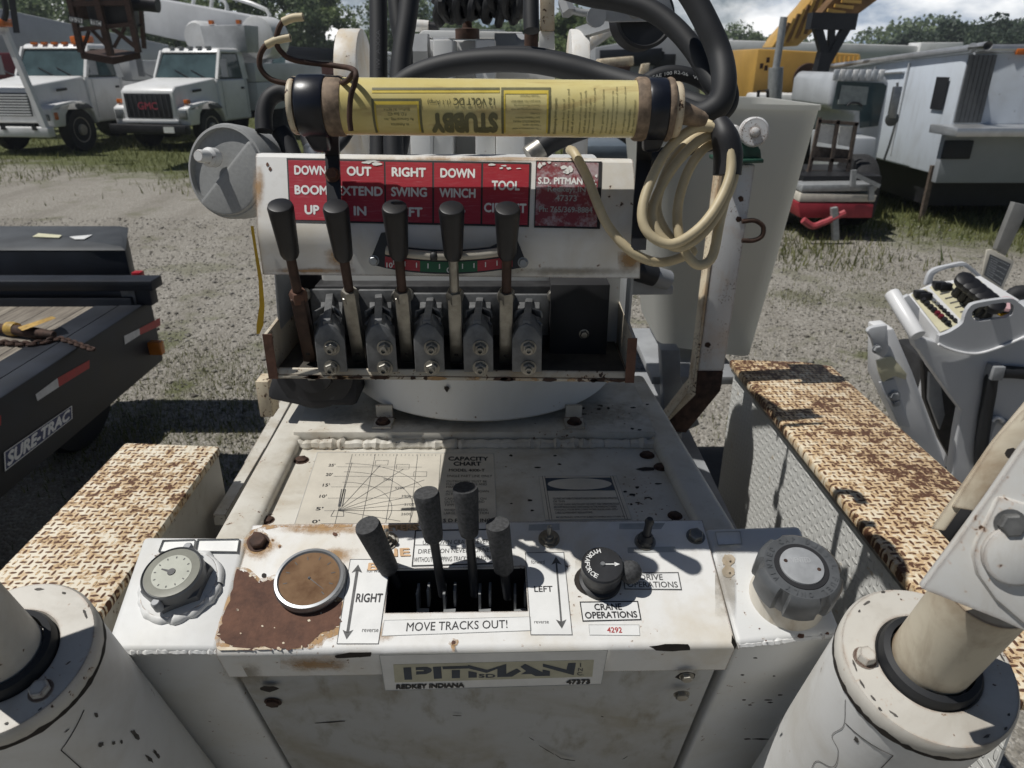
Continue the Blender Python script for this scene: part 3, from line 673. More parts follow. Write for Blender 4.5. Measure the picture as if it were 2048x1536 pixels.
# ---- deck with chart
dl, dr = [(470, 1075), (612, 812), (655, 728)], [(1445, 1075), (1272, 772), (1245, 728)]
q = [DK.at(448, 1098), DK.at(1468, 1098), DK.at(1262, 755), DK.at(640, 755)]
bb = B(WHITE_D); bb.prism(q, Vector((0, 0, -.16))); deck = bb.build("deck", crane, .002)
for (u0, v0), (u1, v1) in (((462, 1100), (628, 780)), ((1452, 1100), (1262, 760))):
    a, c = DK.at(u0, v0, .004), DK.at(u1, v1, .004); bb = B(WHITE_D); bb.bar(a, c, .024, .012, Vector((0, 0, 1))); bb.build("edge_rail", crane, .009, 3)
for u, v in ((603, 921), (1294, 911), (534, 1041), (1322, 935)): bolt(DK, u, v, 12, DKRUST, deck, Vector((0, 0, 1)), .5)
for u, v in ((1395, 905), (1360, 950)): pass
bolt(DK, 1350, 1032, 12, DKRUST, deck, Vector((0, 0, 1)), .5)
for _ in range(26):
    u, v = random.uniform(1010, 1330), random.uniform(905, 1028)
    if 1070 < u < 1245 and v > 945: continue
    blob("paint_chip", DK, ell(u, v, random.uniform(2, 8), random.uniform(1, 2.4)), CHIPM, deck, .0006)
blob("paint_chip", DK, [(1270, 938), (1290, 934), (1312, 935), (1308, 941), (1285, 942)], CHIPM, deck, .0006)
def chart(bb, fn):
    def ln(a, c, w=.0007, ink=INKG):
        w *= .6
        bb.mat(ink); p, q = fn(*a), fn(*c); d = (q - p).normalized().cross(Vector((0, 0, 1))) * w; bb.face([p - d, q - d, q + d, p + d])
    for t, s in ((.23, "25'"), (.37, "20'"), (.52, "15'"), (.67, "10'"), (.83, "5'"), (.985, "0'")):
        ln((.13, t), (.60, t), .0005); bb.mat(INK); bb.text(qsub(fn, .085, t - .045, .12, t - .005), s, .02)
    for s in (.20, .33, .45, .57, .70): ln((s, .03), (s, 1.0), .0006)
    for i in range(22): ln((.22 + i * .0215, .03), (.22 + i * .0215, .055), .0005)
    O = (.20, .83)
    for s, t in ((.21, .16), (.37, .20), (.50, .26), (.62, .42), (.66, .60), (.66, .72), (.62, .83), (.52, .96)): ln(O, (s, t), .0007)
    for rr_ in (.30, .42, .52):
        pr = None
        for k in range(22):
            a = R(-16 + k * 5.2); p = (O[0] + rr_ * .9 * math.cos(a), O[1] - rr_ * 1.25 * math.sin(a))
            if p[1] < .98:
                if pr: ln(pr, p, .0006)
                pr = p
    for s, t in ((.34, .13), (.46, .19), (.56, .30)):
        for a, c in (((s, t), (s + .07, t)), ((s, t + .07), (s + .07, t + .07)), ((s, t), (s, t + .07)), ((s + .07, t), (s + .07, t + .07))): ln(a, c, .0005)
    for s in (.19, .20, .21): ln((s, .55), (s + .006, .78), .0012)
    ln((.17, .90), (.235, .90)); ln((.17, .90), (.18, .82)); ln((.235, .90), (.225, .82))
    for s, t, x in ((.40, .40, "7000"), (.47, .52, "5200"), (.51, .63, "3900"), (.53, .74, "3100"), (.52, .86, "2600"), (.37, .95, "2200")): bb.mat(INKG); bb.text(qsub(fn, s, t, s + .05, t + .03), x)
    for x, bo, bx in (("CAPACITY", .05, (.745, .065, .965, .125)), ("CHART", .05, (.775, .145, .925, .205)), ("MODEL 4000-T", .03, (.75, .255, .945, .295)),
        ("SINGLE PART LINE ONLY", 0, (.74, .345, .985, .38)), ("OUTRIGGERS MUST BE", 0, (.74, .425, .955, .455)), ("FULLY EXTENDED AND", 0, (.74, .465, .955, .495)), ("FIRMLY SET", 0, (.74, .505, .86, .535)),
        ("ALL CAPACITIES SHOWN", 0, (.74, .565, .965, .595)), ("IN POUNDS", 0, (.74, .605, .85, .635)), ("CAPACITIES BASED ON", 0, (.735, .665, .95, .695)), ("OUTRIGGERS SET AND", 0, (.735, .705, .94, .735)), ("TIPPING", 0, (.735, .745, .82, .775)),
        ("WHEN LOAD EXCEEDS", 0, (.735, .81, .955, .84)), ("LARGER USE REDUCTION", 0, (.735, .85, .96, .88)), ("S D PITMAN INC", .035, (.735, .935, .97, .975))):
        bb.mat(INK); bb.text(qsub(fn, *bx), x, bo)
decal(DK, [(635, 904), (988, 906), (994, 1048), (588, 1050)], DEC_P, deck, DEC_G, .8, extra=chart, name="capacity_chart", lift=.0008)
def warn(bb, fn):
    def rect(s0, t0, s1, t1, ink): f = qsub(fn, s0, t0, s1, t1); bb.mat(ink); bb.face([f(0, 0), f(1, 0), f(1, 1), f(0, 1)])
    rect(.08, .05, .92, .36, NAVY); bb.mat(DEC_P); bb.face([fn(.5 + .40 * math.cos(a), .205 + .14 * math.sin(a)) + Vector((0, 0, .0003)) for a in (6.2832 * k / 48 for k in range(48))])
    for s in (.05, .08, .92, .95): rect(s - .003, .0, s + .003, 1, INKG)
    for t, x, w in ((.52, "YOU MUST NOT OPERATE THIS UNIT UNLESS TRAINED IN THE SAFE OPERATION", .84), (.585, "OF THIS", .2), (.65, "YOU MUST KNOW AND FOLLOW THE SAFETY AND OPERATING RULES", .84), (.71, "RECOMMENDATIONS CONTAINED IN THE MANUFACTURERS", .80), (.77, "MANUALS, YOUR EMPLOYERS WORK RULES AND APPLI", .80), (.83, "CABLE GOVERNMENT REGULATIONS.", .5), (.93, "AN UNTRAINED OPERATOR SUBJECTS HIMSELF AND OTHERS TO", .86)):
        bb.mat(INKG); bb.text(qsub(fn, .13, t, .13 + w - .06, t + .04), x, .015)
decal(DK, [(1077, 952), (1233, 951), (1264, 1038), (1090, 1040)], DEC_P, deck, DEC_G, .8, extra=warn, name="warning_decal", lift=.0008)
# ledge plate, weld, turret drum
zl = Zdeck + .022; DL = Plane((0, 1, zl), (0, 0, 1))
q = [DL.at(586, 864), DL.at(1311, 864), DL.at(1240, 700), DL.at(665, 700)]
bb = B(WHITE_D); bb.prism(q, Vector((0, 0, -.0215))); ledge = bb.build("base_plate", crane, .002)
weld(DK.at(588, 890, .004), DK.at(1312, 888, .004), .010, crane, m=WHITE_D, step=.007)
for _ in range(14): blob("paint_chip", DL, ell(random.uniform(1120, 1300), random.uniform(800, 860), random.uniform(2, 7), random.uniform(1, 2.5)), CHIPM, ledge, .0006)
oc = T(962, 845, 1); dfr = Plane((0, 0, zl + .018), (0, 0, 1)).at(955, 845)
DR = 0.245; DC = Vector((dfr.x, dfr.y + DR, dfr.z))
bb = B(WHITE_C); bb.lathe(DC, (0, 0, 1), [(DR - .004, 0), (DR, .004), (DR, .30), (DR - .01, .31)], 96); drum = bb.build("turret_drum", crane)
blob("paint_chip", Plane((0, dfr.y + .004, 0), (0, -1, 0)), [(888, 773), (896, 772), (899, 777), (894, 785), (890, 780)], CHIPM, drum, .003)
for u in (768, 1148):
    P = DL.at(u, 846); bb = B(WHITE_D)
    bb.box(P + Vector((0, .012, .014)), .014, .002, .014); bb.box(P + Vector((0, -.006, .003)), .016, .018, .002); bb.mat(DKRUST).hexbolt(P + Vector((0, -.008, .005)), (0, 0, 1), .010, .007)
    bb.build("drum_foot", crane)
# swing motor, left of the drum
bb = B(DARKIN); P = T(632, 762, 1.16); ax = Vector((0, -1, .12)).normalized()
bb.lathe(P + Vector((-.01, .06, -.0)), ax, [(.058, -.08), (.062, 0), (.064, .01), (.064, .03), (.034, .032), (.032, .045), (.020, .046)], 40)
for a in range(0, 360, 60): bb.mat(BLACKM).hexbolt(P + Vector((-.01, .06, 0)) + ax * .03 + Vector((math.cos(R(a)), 0, math.sin(R(a)))) * .05, ax, .007, .006)
bb.mat(STEEL).lathe(P + Vector((-.01, .06, .0)) + ax * .046, ax, [(.012, 0), (.010, .004)], 6); bb.build("swing_motor", crane)
bb = B(DARKIN); q = [T(530, 800, 1.2), T(548, 735, 1.2), T(715, 735, 1.2), T(715, 815, 1.2), T(600, 815, 1.2)]; bb.prism(q, Vector((0, .14, 0))); bb.build("gearbox", crane, .01)
# ================================================================ upper control panel, valves, levers
NUF = Vector((0, -math.cos(R(29)), math.sin(R(29)))); UF = Plane(T(890, 470, .72), NUF)
LFP = Plane(UF.at(890, 470), (0, -1, -.03))
tq = [(511, 308), (1266, 320)]; mq = [(514, 466), (1281, 474)]; bq = [(526, 549), (1280, 557)]
A = [UF.at(*p) for p in tq]; Mi = [UF.at(*p) for p in mq]; Bo = [LFP.at(*p) for p in bq]
bb = B(WHITE)
th = .0035; bk = Vector((0, th, 0))
def strip_prof(i):
    a, m, l = A[i], Mi[i], Bo[i]; ud = (a - m).normalized(); ld = (l - m).normalized(); r_ = .012
    P0, P2 = m + ud * r_, m + ld * r_
    ar = [P0.lerp(m, t).lerp(m.lerp(P2, t), t) for t in (0, .25, .5, .75, 1)]
    front = [a + Vector((0, .02, -.001)), a + Vector((0, .003, 0)), a + (m - a).normalized() * .003] + ar + [l]
    return front + [l + Vector((0, .02, 0)), l + Vector((0, .02, .004)), m + Vector((0, .012, 0)), a + (m - a).normalized() * .006 + Vector((0, .012, 0)), a + Vector((0, .02, -.004))]
bb.loft([strip_prof(0), strip_prof(1)])
panel = bb.build("control_panel", crane, 0, smooth=30)
blob("paint_chip", UF, ell(535, 329, 2.5, 4), RUST, panel, .0005); blob("paint_chip", UF, ell(540, 338, 3, 4), RUST, panel, .0005)
# rusty top edge and stains
Pt = lambda u, v: UF.at(u, v, .0004)
def soft(name, plane, q, mat, parent, lift=.0006):
    b_ = B(mat); b_.face([plane.at(*p, lift) for p in q]); return b_.build(name, parent, smooth=0)
soft("rust_stain", UF, [(505, 310), (530, 310), (530, 450), (505, 450)], STAIN, panel); soft("rust_stain", LFP, [(645, 480), (705, 480), (705, 549), (645, 548)], STAIN, panel)
soft("rust_stain", LFP, [(1235, 476), (1290, 477), (1290, 556), (1235, 556)], STAIN, panel); soft("rust_stain", LFP, [(526, 532), (720, 535), (720, 551), (526, 549)], STAIN, panel); soft("grime_stain", LFP, [(1000, 530), (1280, 534), (1280, 556), (1000, 554)], GRIME, panel)
soft("rust_stain", UF, [(700, 309), (1262, 317), (1262, 326), (700, 318)], STAIN, panel)
for u0, v0, u1, v1, m_ in ((640, 810, 1000, 860, GRIME), (1050, 790, 1300, 862, GRIME)): soft("grime_stain", DL, [(u0, v0), (u1, v0), (u1, v1), (u0, v1)], m_, ledge, .0006)
for u0, v0, u1, v1, m_ in ((545, 1040, 760, 1075, STAIN), (600, 1085, 720, 1140, STAIN), (1150, 1095, 1240, 1160, GRIME), (1430, 1060, 1470, 1290, GRIME), (480, 1060, 560, 1130, STAIN), (640, 1230, 800, 1300, STAIN)): soft("rust_stain" if m_ is STAIN else "grime_stain", CT, [(u0, v0), (u1, v0), (u1, v1), (u0, v1)], m_, cover, .00025)
soft("rust_stain", CF, [(560, 1305), (700, 1303), (700, 1350), (560, 1352)], STAIN, cover, .0008); soft("rust_stain", CF, [(440, 1308), (520, 1308), (530, 1390), (455, 1390)], GRIME, cover, .0008)
# signs
SQ = [(573, 316), (1062, 325), (1058, 454), (579, 443)]
cells = [(.006, .186, ("DOWN", "BOOM", "UP")), (.194, .398, ("OUT", "EXTEND", "IN")), (.405, .596, ("RIGHT", "SWING", "LEFT")), (.604, .797, ("DOWN", "WINCH", "UP")), (.805, .993, ("TOOL", "CIRCUIT"))]
def redsign(bb, fn):
    for s0, s1, ws in cells:
        f = qsub(fn, s0, .03, s1, .97); bb.mat(RED); bb.face([f(0, 0), f(1, 0), f(1, 1), f(0, 1)])
        g = lambda s, t: f(s, t) + NUF * .0003
        bb.mat(WHINK)
        ys = (.17, .50, .83) if len(ws) == 3 else (.36, .73)
        for w, y in zip(ws, ys):
            hw = {'DOWN': .36, 'BOOM': .37, 'UP': .16, 'OUT': .24, 'EXTEND': .46, 'IN': .12, 'RIGHT': .36, 'SWING': .38, 'LEFT': .28, 'WINCH': .38, 'TOOL': .30, 'CIRCUIT': .46}[w]
            bb.text(qsub(g, .5 - hw, y - .072, .5 + hw, y + .072), w, .045)
def chips(spots):
    def f(bb, fn):
        bb.mat(DEC_W)
        for s, t, a, c in spots:
            bb.face([fn(s + a * math.cos(q) * random.uniform(.6, 1.2), t + c * math.sin(q) * random.uniform(.6, 1.2)) + NUF * .0006 for q in (6.283 * k / 11 for k in range(11))])
    return f
ch1 = chips([(.33, .05, .025, .025), (.37, .07, .02, .03), (.35, .03, .03, .015), (.84, .05, .015, .02), (.88, .10, .008, .02), (.91, .10, .012, .02), (.89, .06, .015, .012), (.95, .10, .012, .01)])
decal(UF, SQ, INK, panel, extra=lambda b_, f_: (redsign(b_, f_), ch1(b_, f_)), lift=.0008, name="lever_sign")
def pit(bb, fn):
    f = qsub(fn, .015, .02, .95, .97); bb.mat(REDW); bb.face([f(0, 0), f(1, 0), f(1, 1), f(0, 1)])
    g = lambda s, t: f(s, t) + NUF * .0003
    bb.mat(WHINK); bb.text(qsub(g, .03, .245, .97, .345), "S.D. PITMAN Inc.", .05)
    for x, bx in (("Redkey, IN", (.19, .38, .80, .49)), ("47373", (.32, .52, .66, .61)), ("Ph: 765/369-8884", (.06, .70, .92, .785))): bb.mat(DEC_G); bb.text(qsub(g, *bx), x, .03)
ch2 = chips([(.06, .08, .04, .05), (.12, .05, .03, .03), (.20, .03, .03, .02), (.42, .10, .06, .03), (.48, .15, .05, .05), (.52, .12, .04, .06), (.44, .17, .03, .02), (.92, .22, .02, .03), (.30, .06, .02, .01)])
decal(UF, [(1072, 321), (1204, 323), (1200, 458), (1068, 455)], INK, panel, extra=lambda b_, f_: (pit(b_, f_), ch2(b_, f_)), lift=.0008, name="maker_sign")
# inclinometer
IP = Plane(T(895, 520, .716), (0, -1, .12)); n_ = IP.n
bb = B(NAVYB)
arcv = lambda u, v0, k: v0 - k * ((u - 896) / 130) ** 2
outl = [(741, 519), (762, 466), (778, 463), (790, 478)] + [(u, arcv(u, 500, 14)) for u in range(800, 1000, 20)] + [(1005, 482), (1016, 466), (1030, 468), (1052, 524), (1046, 535), (1015, 540)] + [(u, arcv(u, 548, 12)) for u in range(1000, 780, -20)] + [(770, 536), (747, 530)]
bb.prism([IP.at(*p, .004) for p in outl], -n_ * .0042)
bb.mat(RED).face([IP.at(u, arcv(u, 524, 12), .0046) for u in range(770, 841, 14)] + [IP.at(u, arcv(u, 545, 12), .0046) for u in range(840, 769, -14)])
bb.face([IP.at(u, arcv(u, 524, 12), .0046) for u in range(955, 1026, 14)] + [IP.at(u, arcv(u, 545, 12), .0046) for u in range(1025, 954, -14)])
bb.mat(plain("green scale", (.012, .10, .045), .4)).face([IP.at(u, arcv(u, 524, 12), .0046) for u in range(840, 956, 23)] + [IP.at(u, arcv(u, 545, 12), .0046) for u in range(955, 839, -23)])
bb.mat(WHINK)
for u in range(787, 1016, 23):
    v = arcv(u, 530, 12); bb.face([IP.at(u - 1, v - 2, .0049), IP.at(u + 1, v - 2, .0049), IP.at(u + 1, v + 8, .0049), IP.at(u - 1, v + 8, .0049)])
for s, u in (("10", 779), ("0", 897), ("10", 1010)):
    v = arcv(u, 540, 12); w = 6 if s == "10" else 3.4; bb.text(quad_fn(IP, [(u - w, v - 5), (u + w, v - 5), (u + w, v + 5), (u - w, v + 5)], .005), s, .02)
tp_ = [IP.at(u, arcv(u, 512, 13), .007) for u in range(772, 1020, 20)]
bb.mat(plain("vial fluid", (.42, .39, .33), .15)).tube(tp_, .0045, 12, 3)
bb.mat(INK).ball(IP.at(868, 512, .008), .0052, 14)
for u, v in ((748, 521), (1046, 525)): bb.mat(CHROME).hexbolt(IP.at(u, v, .004), n_, .0042, .004)
bb.build("inclinometer", panel, weld=False)

# ---- valve tray
TRY = Plane(T(900, 760, .785), (0, -1, 0))
a, c = TRY.at(540, 757), TRY.at(1266, 765); depth_y = .12
bb = B(paint('tray paint', (0.58, 0.53, 0.43), dirt=(0.34, 0.22, 0.11), dirt_a=.75, rust=.9, sc=2.5, edge=.003))
w3 = .004
a0, c0 = a, c
hL = TRY.at(538, 668).z - a.z; hR = TRY.at(1267, 676).z - c.z
bb.prism([a0, c0, c0 + Vector((0, 0, .004)), a0 + Vector((0, 0, .004))], Vector((0, depth_y, 0)))
bb.prism([a0 + Vector((0, 0, .0045)), c0 + Vector((0, 0, .0045)), c0 + Vector((0, .003, .011)), a0 + Vector((0, .003, .011))], Vector((0, .003, 0)))
bb.prism([a0, a0 + Vector((0, 0, hL)), a0 + Vector((0, depth_y, hL + .006)), a0 + Vector((0, depth_y, 0))], Vector((w3, 0, 0)))
bb.prism([c0, c0 + Vector((0, 0, hR)), c0 + Vector((0, depth_y, hR + .006)), c0 + Vector((0, depth_y, 0))], Vector((-w3, 0, 0)))
tray = bb.build("valve_tray", crane, .0008)
bb = B(plain("greasy shaded floor", (.05, .045, .038), .6, 0, .5, 40, .3)); bb.prism([a0 + Vector((.006, .012, .0048)), c0 + Vector((-.006, .012, .0048)), c0 + Vector((-.006, .115, .0048)), a0 + Vector((.006, .115, .0048))], Vector((0, 0, .0012))); bb.build("shaded_grease_film", tray)  # grease, its colour darkened further for the shade inside the tray
for p_, sg, h_ in ((a0, 1, hL), (c0, -1, hR)):
    bb = B(RUST); bb.prism([p_ + Vector((-.001 * sg, -.0012, 0)), p_ + Vector((.009 * sg, -.0012, 0)), p_ + Vector((.009 * sg, -.0012, h_)), p_ + Vector((-.001 * sg, -.0012, h_))], Vector((0, .0012, 0))); bb.build("rusty_end", tray)
for k_ in range(26):
    f = random.uniform(.1, .97); p = a0.lerp(c0, f) + Vector((0, -.0007, .0025)); w_ = random.uniform(.002, .016)
    bb = B(DKRUST if k_ % 3 else RUSTH); bb.face([p + Vector((w_ * math.cos(q_) * random.uniform(.6, 1.1), 0, .0028 * math.sin(q_) * random.uniform(.5, 1.1))) for q_ in (6.283 * n_ / 10 for n_ in range(10))]); bb.build("rust_spot", tray, smooth=0)
# panel side plates down to the tray, back wall
for (p, q, s) in ((Bo[0], a0, 1), (Bo[1], c0, -1)):  # grey here is shade on the inner faces, put into the colour
    bb = B(GREYP); x = Vector((s * .003, 0, 0)); f0 = p + Vector((0, .035, 0)); g0 = Vector((q.x, q.y + .045, q.z + .03))
    bb.prism([f0, f0 + Vector((0, .085, .005)), Vector((g0.x, f0.y + .09, g0.z)), g0], x); bb.build("side_plate", crane, .001)
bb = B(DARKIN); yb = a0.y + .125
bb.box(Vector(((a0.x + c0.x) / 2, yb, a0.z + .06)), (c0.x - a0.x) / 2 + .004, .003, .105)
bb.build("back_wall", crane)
# valve bank
VB = Plane(Vector((0, a0.y + .088, 0)), (0, -1, 0))
bb = B(plain("valve bank dark alloy", (.05, .05, .052), .5, .5, .3, 60, .4)); q0, q1 = VB.at(628, 572), VB.at(1097, 742)
bb.box(Vector(((q0.x + q1.x) / 2, VB.p.y + .016, (q0.z + q1.z) / 2)), (q1.x - q0.x) / 2, .016, (q0.z - q1.z) / 2); bank = bb.build("valve_bank", crane, .002)
bb = B(DARKIN); q0, q1 = VB.at(1100, 560), VB.at(1206, 738); bb.box(Vector(((q0.x + q1.x) / 2, VB.p.y + .002, (q0.z + q1.z) / 2)), (q1.x - q0.x) / 2, .022, (q0.z - q1.z) / 2)
bb.mat(STEEL).hexbolt(VB.at(1168, 668, .02), (0, -1, 0), .005, .005); bb.build("recess_block", crane, .003)  # black block filling a recess; the recess shade is its colour
VF = Plane(Vector((0, a0.y - .005, 0)), (0, -1, 0))
for i, (ut, uf, vt) in enumerate(((640, 668, 578), (735, 768, 579), (845, 862, 586), (945, 959, 586), (1045, 1055, 588))):
    P = VF.at(uf, 748); W_ = rp(31, P); top = VF.at(uf, 660).z; z0 = P.z + .002; x0 = P.x
    Pb = VB.at((ut + uf) / 2 + 8, vt + 2); zb = Pb.z; xb = Pb.x
    bb = B(CAST); Yf_ = VF.p.y; D_ = .030; S_ = W_ * .9
    fr = [Vector((x0 - W_, Yf_, z0)), Vector((x0 + S_, Yf_, z0)), Vector((x0 + S_, Yf_, top - .010)), Vector((x0 + S_ * .45, Yf_, top + .003)), Vector((x0 - W_ * .1, Yf_, top + .007)), Vector((x0 - W_ * .6, Yf_, top + .003)), Vector((x0 - W_, Yf_, top - .010))]
    bb.loft([fr, [p + Vector(((xb - x0) * .35, D_, .004 if p.z > z0 + .01 else 0)) for p in fr]])
    yb_ = VB.p.y - .0005; m0 = Vector(((xb - x0) * .35, D_, 0))
    nk = [Vector((x0 - W_ * .7, Yf_, z0 + .004)), Vector((x0 + W_ * .7, Yf_, z0 + .004)), Vector((x0 + W_ * .7, Yf_, top - .008)), Vector((x0 - W_ * .7, Yf_, top - .008))]
    bb.loft([[p + m0 * .98 for p in nk], [Vector((xb + (p.x - x0) * 1.1, yb_, p.z + .012)) for p in nk]])
    bb.box(Vector((xb, VB.p.y - .003, (z0 + zb) / 2 + .006)), W_ * 1.42, .003, (zb - z0) / 2 - .004)
    rib0 = Vector((x0 - W_ * .1, Yf_ + .002, top + .009)); rib1 = Vector((xb, VB.p.y - .006, zb - .003)); up_ = Vector((0, -.5, 1))
    bb.bar(rib0 - Vector((0, 0, .006)), rib1 - Vector((0, 0, .006)), .0042, .007, up_)
    for s in (-1, 1):
        for t in (.38, .66):
            p = rib0.lerp(rib1, t) - Vector((0, 0, .004)); q_ = Vector((x0 + s * W_ * .85 + (xb - x0) * .4, Yf_ + D_ * (.75 + .5 * (t - .38)), top - .004 + .012 * (t > .5))); bb.bar(p, q_, .0014, .004, up_)
    v_ = bb.build("valve_section", crane, .0011, 2)
    for vv in (695, 735):
        b2 = B(STEEL); P2 = Plane(VF.p, VF.n).at(uf + (-4 if i == 0 else 2), vv); b2.lathe(P2, (0, -1, 0), [(.0085, 0), (.0085, .0015)], 20); b2.lathe(P2, (0, -1, 0), [(.0068, .001), (.0068, .006), (.0058, .007)], 6, .4)
        b2.lathe(P2, (0, -1, 0), [(.0038, .006), (.0038, .012), (.0022, .0122), (.002, .009)], 14); b2.build("lock_nut", v_)
    for du, vv in ((-30, 582), (62, 584), (-28, 742), (62, 742)):
        b2 = B(STEEL); P2 = VB.at(ut + du + 0, vv + (6 if vv < 600 else -6), .0058); b2.lathe(P2, (0, -1, 0), [(.0075, 0), (.0075, .008), (.0065, .009), (.0042, .009), (.0038, .004)], 18); b2.build("cap_screw", v_)
# ---- five hand levers
for i, (tp, hb, nt_, lk, rod_m) in enumerate((((560, 410), 512, 592, (622, 716), RUSTROD), ((671, 412), 516, 590, (720, 716), RUSTROD), ((789, 413), 513, 590, (816, 716), RUSTROD), ((903, 415), 514, 592, (914, 718), STEEL), ((1015, 416), 513, 592, (1011, 720), RUSTROD))):
    top = T(*tp, .660); end = T(*lk, .808)
    hbp = on_line(top, end, hb); ntp = on_line(top, end, nt_); ax = (top - end).normalized()
    lm = RUSTROD if i == 0 else STEEL
    bb = B(lm); w_ = rp(12.5, end); bb.bar(end, ntp, w_, w_, Vector((1, 0, 0))); link = bb.build("control_lever", crane, .0015)
    bb = B(CHIPM); bb.box(end + ax * .012 + Vector((0, -w_ - .0004, 0)), .0022, .0004, .0025); bb.build("pin_hole", link)
    bb = B(RUST if i == 0 else STEEL); bb.lathe(ntp, ax, [(rp(17, ntp), -.006), (rp(18, ntp), .004), (rp(15, ntp), .007)], 6, .3); bb.build("jam_nut", link)
    bb = B(rod_m); bb.tube([ntp, hbp + ax * .004], rp(9.5, ntp), 16, 1); bb.build("rod", link)
    bb = B(HANDLE); L = (top - hbp).length
    bb.lathe(hbp, ax, [(rp(16, hbp), 0), (rp(19, hbp), .004), (rp(20.5, hbp), L * .3), (rp(26, top), L * .90), (rp(26.3, top), L - .003), (rp(24, top), L), (rp(22, top), L + .0004)], 40); bb.build("handle", link)
# yellow strap hanging on the panel's left edge
bb = B(YEL); sp = [(504, 452), (512, 505), (521, 560), (524, 610), (520, 650), (516, 668)]; wd = [3, 3, 4, 5, 7, 3]
pl = Plane(T(515, 560, .735), (0.2, -1, 0)); ring = [[pl.at(u - w, v), pl.at(u + w, v), pl.at(u + w, v, -.002), pl.at(u - w, v, -.002)] for (u, v), w in zip(sp, wd)]
bb.loft(ring); tag(bb.build("yellow_strap", None), "thin yellow plastic strap hanging down the left edge of the white control panel", "strap")

# ---- work light lying across the top of the panel
LT = .752
yl = UF.at(890, 312).y - .046
def LA(u, v): return AY(u, v, yl)
Lc, Rc = LA(690, 213), LA(1268, 219)
RL = rp(54, (Lc + Rc) / 2); axl = (Rc - Lc).normalized()
light = empty("work_light", ((Lc + Rc) / 2).to_tuple(), "long yellowed tubular work light with black end bands lying above the red lever signs", "work light")
bb = B(YTUBE); bb.lathe(Lc, axl, [(RL, 0), (RL, (Rc - Lc).length)], 64); tube_o = bb.build("lamp_tube", light)
def cyl(u0, v0, u1, v1, lift=.0004, up=True):
    """label area between two measured corners on the tube; up=False: lettering upside down"""
    L = (Rc - Lc).length
    def P(u, v):
        s = (u - proj(Lc)[0]) / (proj(Rc)[0] - proj(Lc)[0]); vm = 213 + 6 * s
        c = max(-.999, min(.999, (vm - v) / 54.5)); a = math.acos(c); r_ = RL + lift
        return Lc + axl * (s * L) + Vector((0, -math.sin(a) * math.cos(R(3)), math.cos(a))) * r_
    if up: return lambda s, t: P(u0 + (u1 - u0) * s, v0 + (v1 - v0) * t)
    return lambda s, t: P(u1 - (u1 - u0) * s, v1 - (v1 - v0) * t)
def grid(b_, fn, n=6, m=8):
    for i in range(n):
        for j in range(m): b_.face([fn(i / n, j / m), fn((i + 1) / n, j / m), fn((i + 1) / n, (j + 1) / m), fn(i / n, (j + 1) / m)])
bb = B(TUBEINK)
grid(bb, cyl(754, 177, 1000, 181), 4, 1); bb.mat(TUBEYEL); grid(bb, cyl(754, 182, 1000, 186), 4, 1)
def frame_box(u0, v0, u1, v1, w):
    bb.mat(TUBEINK)
    for q in ((u0, v0, u1, v0 + w), (u0, v0 + w, u0 + w, v1), (u1 - w, v0 + w, u1, v1)): grid(bb, cyl(*q), 3, 8)
    bb.mat(TUBEYEL)
    for q in ((u0 + w, v0 + w, u1 - w, v0 + w + 6), (u0 + w, v0 + w + 6, u0 + w + 3, v1 - 2), (u1 - w - 3, v0 + w + 6, u1 - w, v1 - 2)): grid(bb, cyl(*q), 3, 8)
frame_box(753, 196, 849, 260, 5); frame_box(1003, 177, 1099, 262, 5)
bb.mat(TUBEINK)
for x, bo, q in (("STUBBY", .075, (868, 224, 994, 257)), ("12 VOLT DC", .01, (911, 195, 990, 208)), ("(1.1 Amp)", 0, (861, 196, 905, 207)), ("Bluffton, IN 46714", 0, (776, 212, 826, 218)), ("P.O. Box 432", 0, (783, 221, 819, 227)), ("By General Mfg., Inc.", 0, (774, 230, 832, 236)), ("in America", 0, (787, 241, 822, 247)),
    ("* Double Overhead", 0, (1040, 190, 1078, 194)), ("lamp part No. 8888-0021", 0, (1022, 198, 1078, 203)), ("General Manufacturing", 0, (1028, 206, 1078, 211)), ("* When ordering use only", 0, (1022, 213, 1080, 218)), ("Code)", 0, (1060, 221, 1078, 225)), ("(per National Electric", 0, (1030, 228, 1078, 233)), ("HAZARDOUS AREAS", 0, (1026, 236, 1078, 240)), ("* Not for use in", 0, (1045, 243, 1080, 247)), ("* Do not immerse in water", 0, (1024, 250, 1080, 254))):
    bb.text(cyl(*q, up=False), x, bo, cuts=10 if x == 'STUBBY' else 3)
def rot90(u0, v0, u1, v1):
    f = cyl(u0, v0, u1, v1); return lambda s, t: f(t, 1 - s)
for x, q in (("Relamping Instructions:", (1105, 195, 1112, 262)), ("remove from base of", (1121, 197, 1126, 258)), ("remove wire sutton and", (1130, 180, 1135, 260)), ("ends of wire inside of", (1139, 197, 1144, 260)), ("remove end cap and pull", (1154, 186, 1159, 262)), ("end out about one inch", (1163, 183, 1168, 260)), ("Unscrew end of light,", (1172, 196, 1177, 260)), ("light assembly. (Do Not pull)", (1181, 178, 1186, 262)), ("Then, gently pry the ballast", (1198, 180, 1203, 262)), ("from transponder.", (1207, 214, 1212, 260)), ("Pull long from transponder to", (1216, 183, 1221, 262)), ("and hook on square base of the", (1224, 176, 1229, 262)), ("wire wiring and reverse the above", (1240, 176, 1245, 262)), ("reassemble.", (1249, 214, 1254, 258)), ("For more information", (1258, 199, 1263, 260))):
    bb.text(rot90(*q), x, .012 if 'Relamp' in x else 0)
bb.mat(WHINK)
bb.build("label_print", tube_o, smooth=30, weld=False)
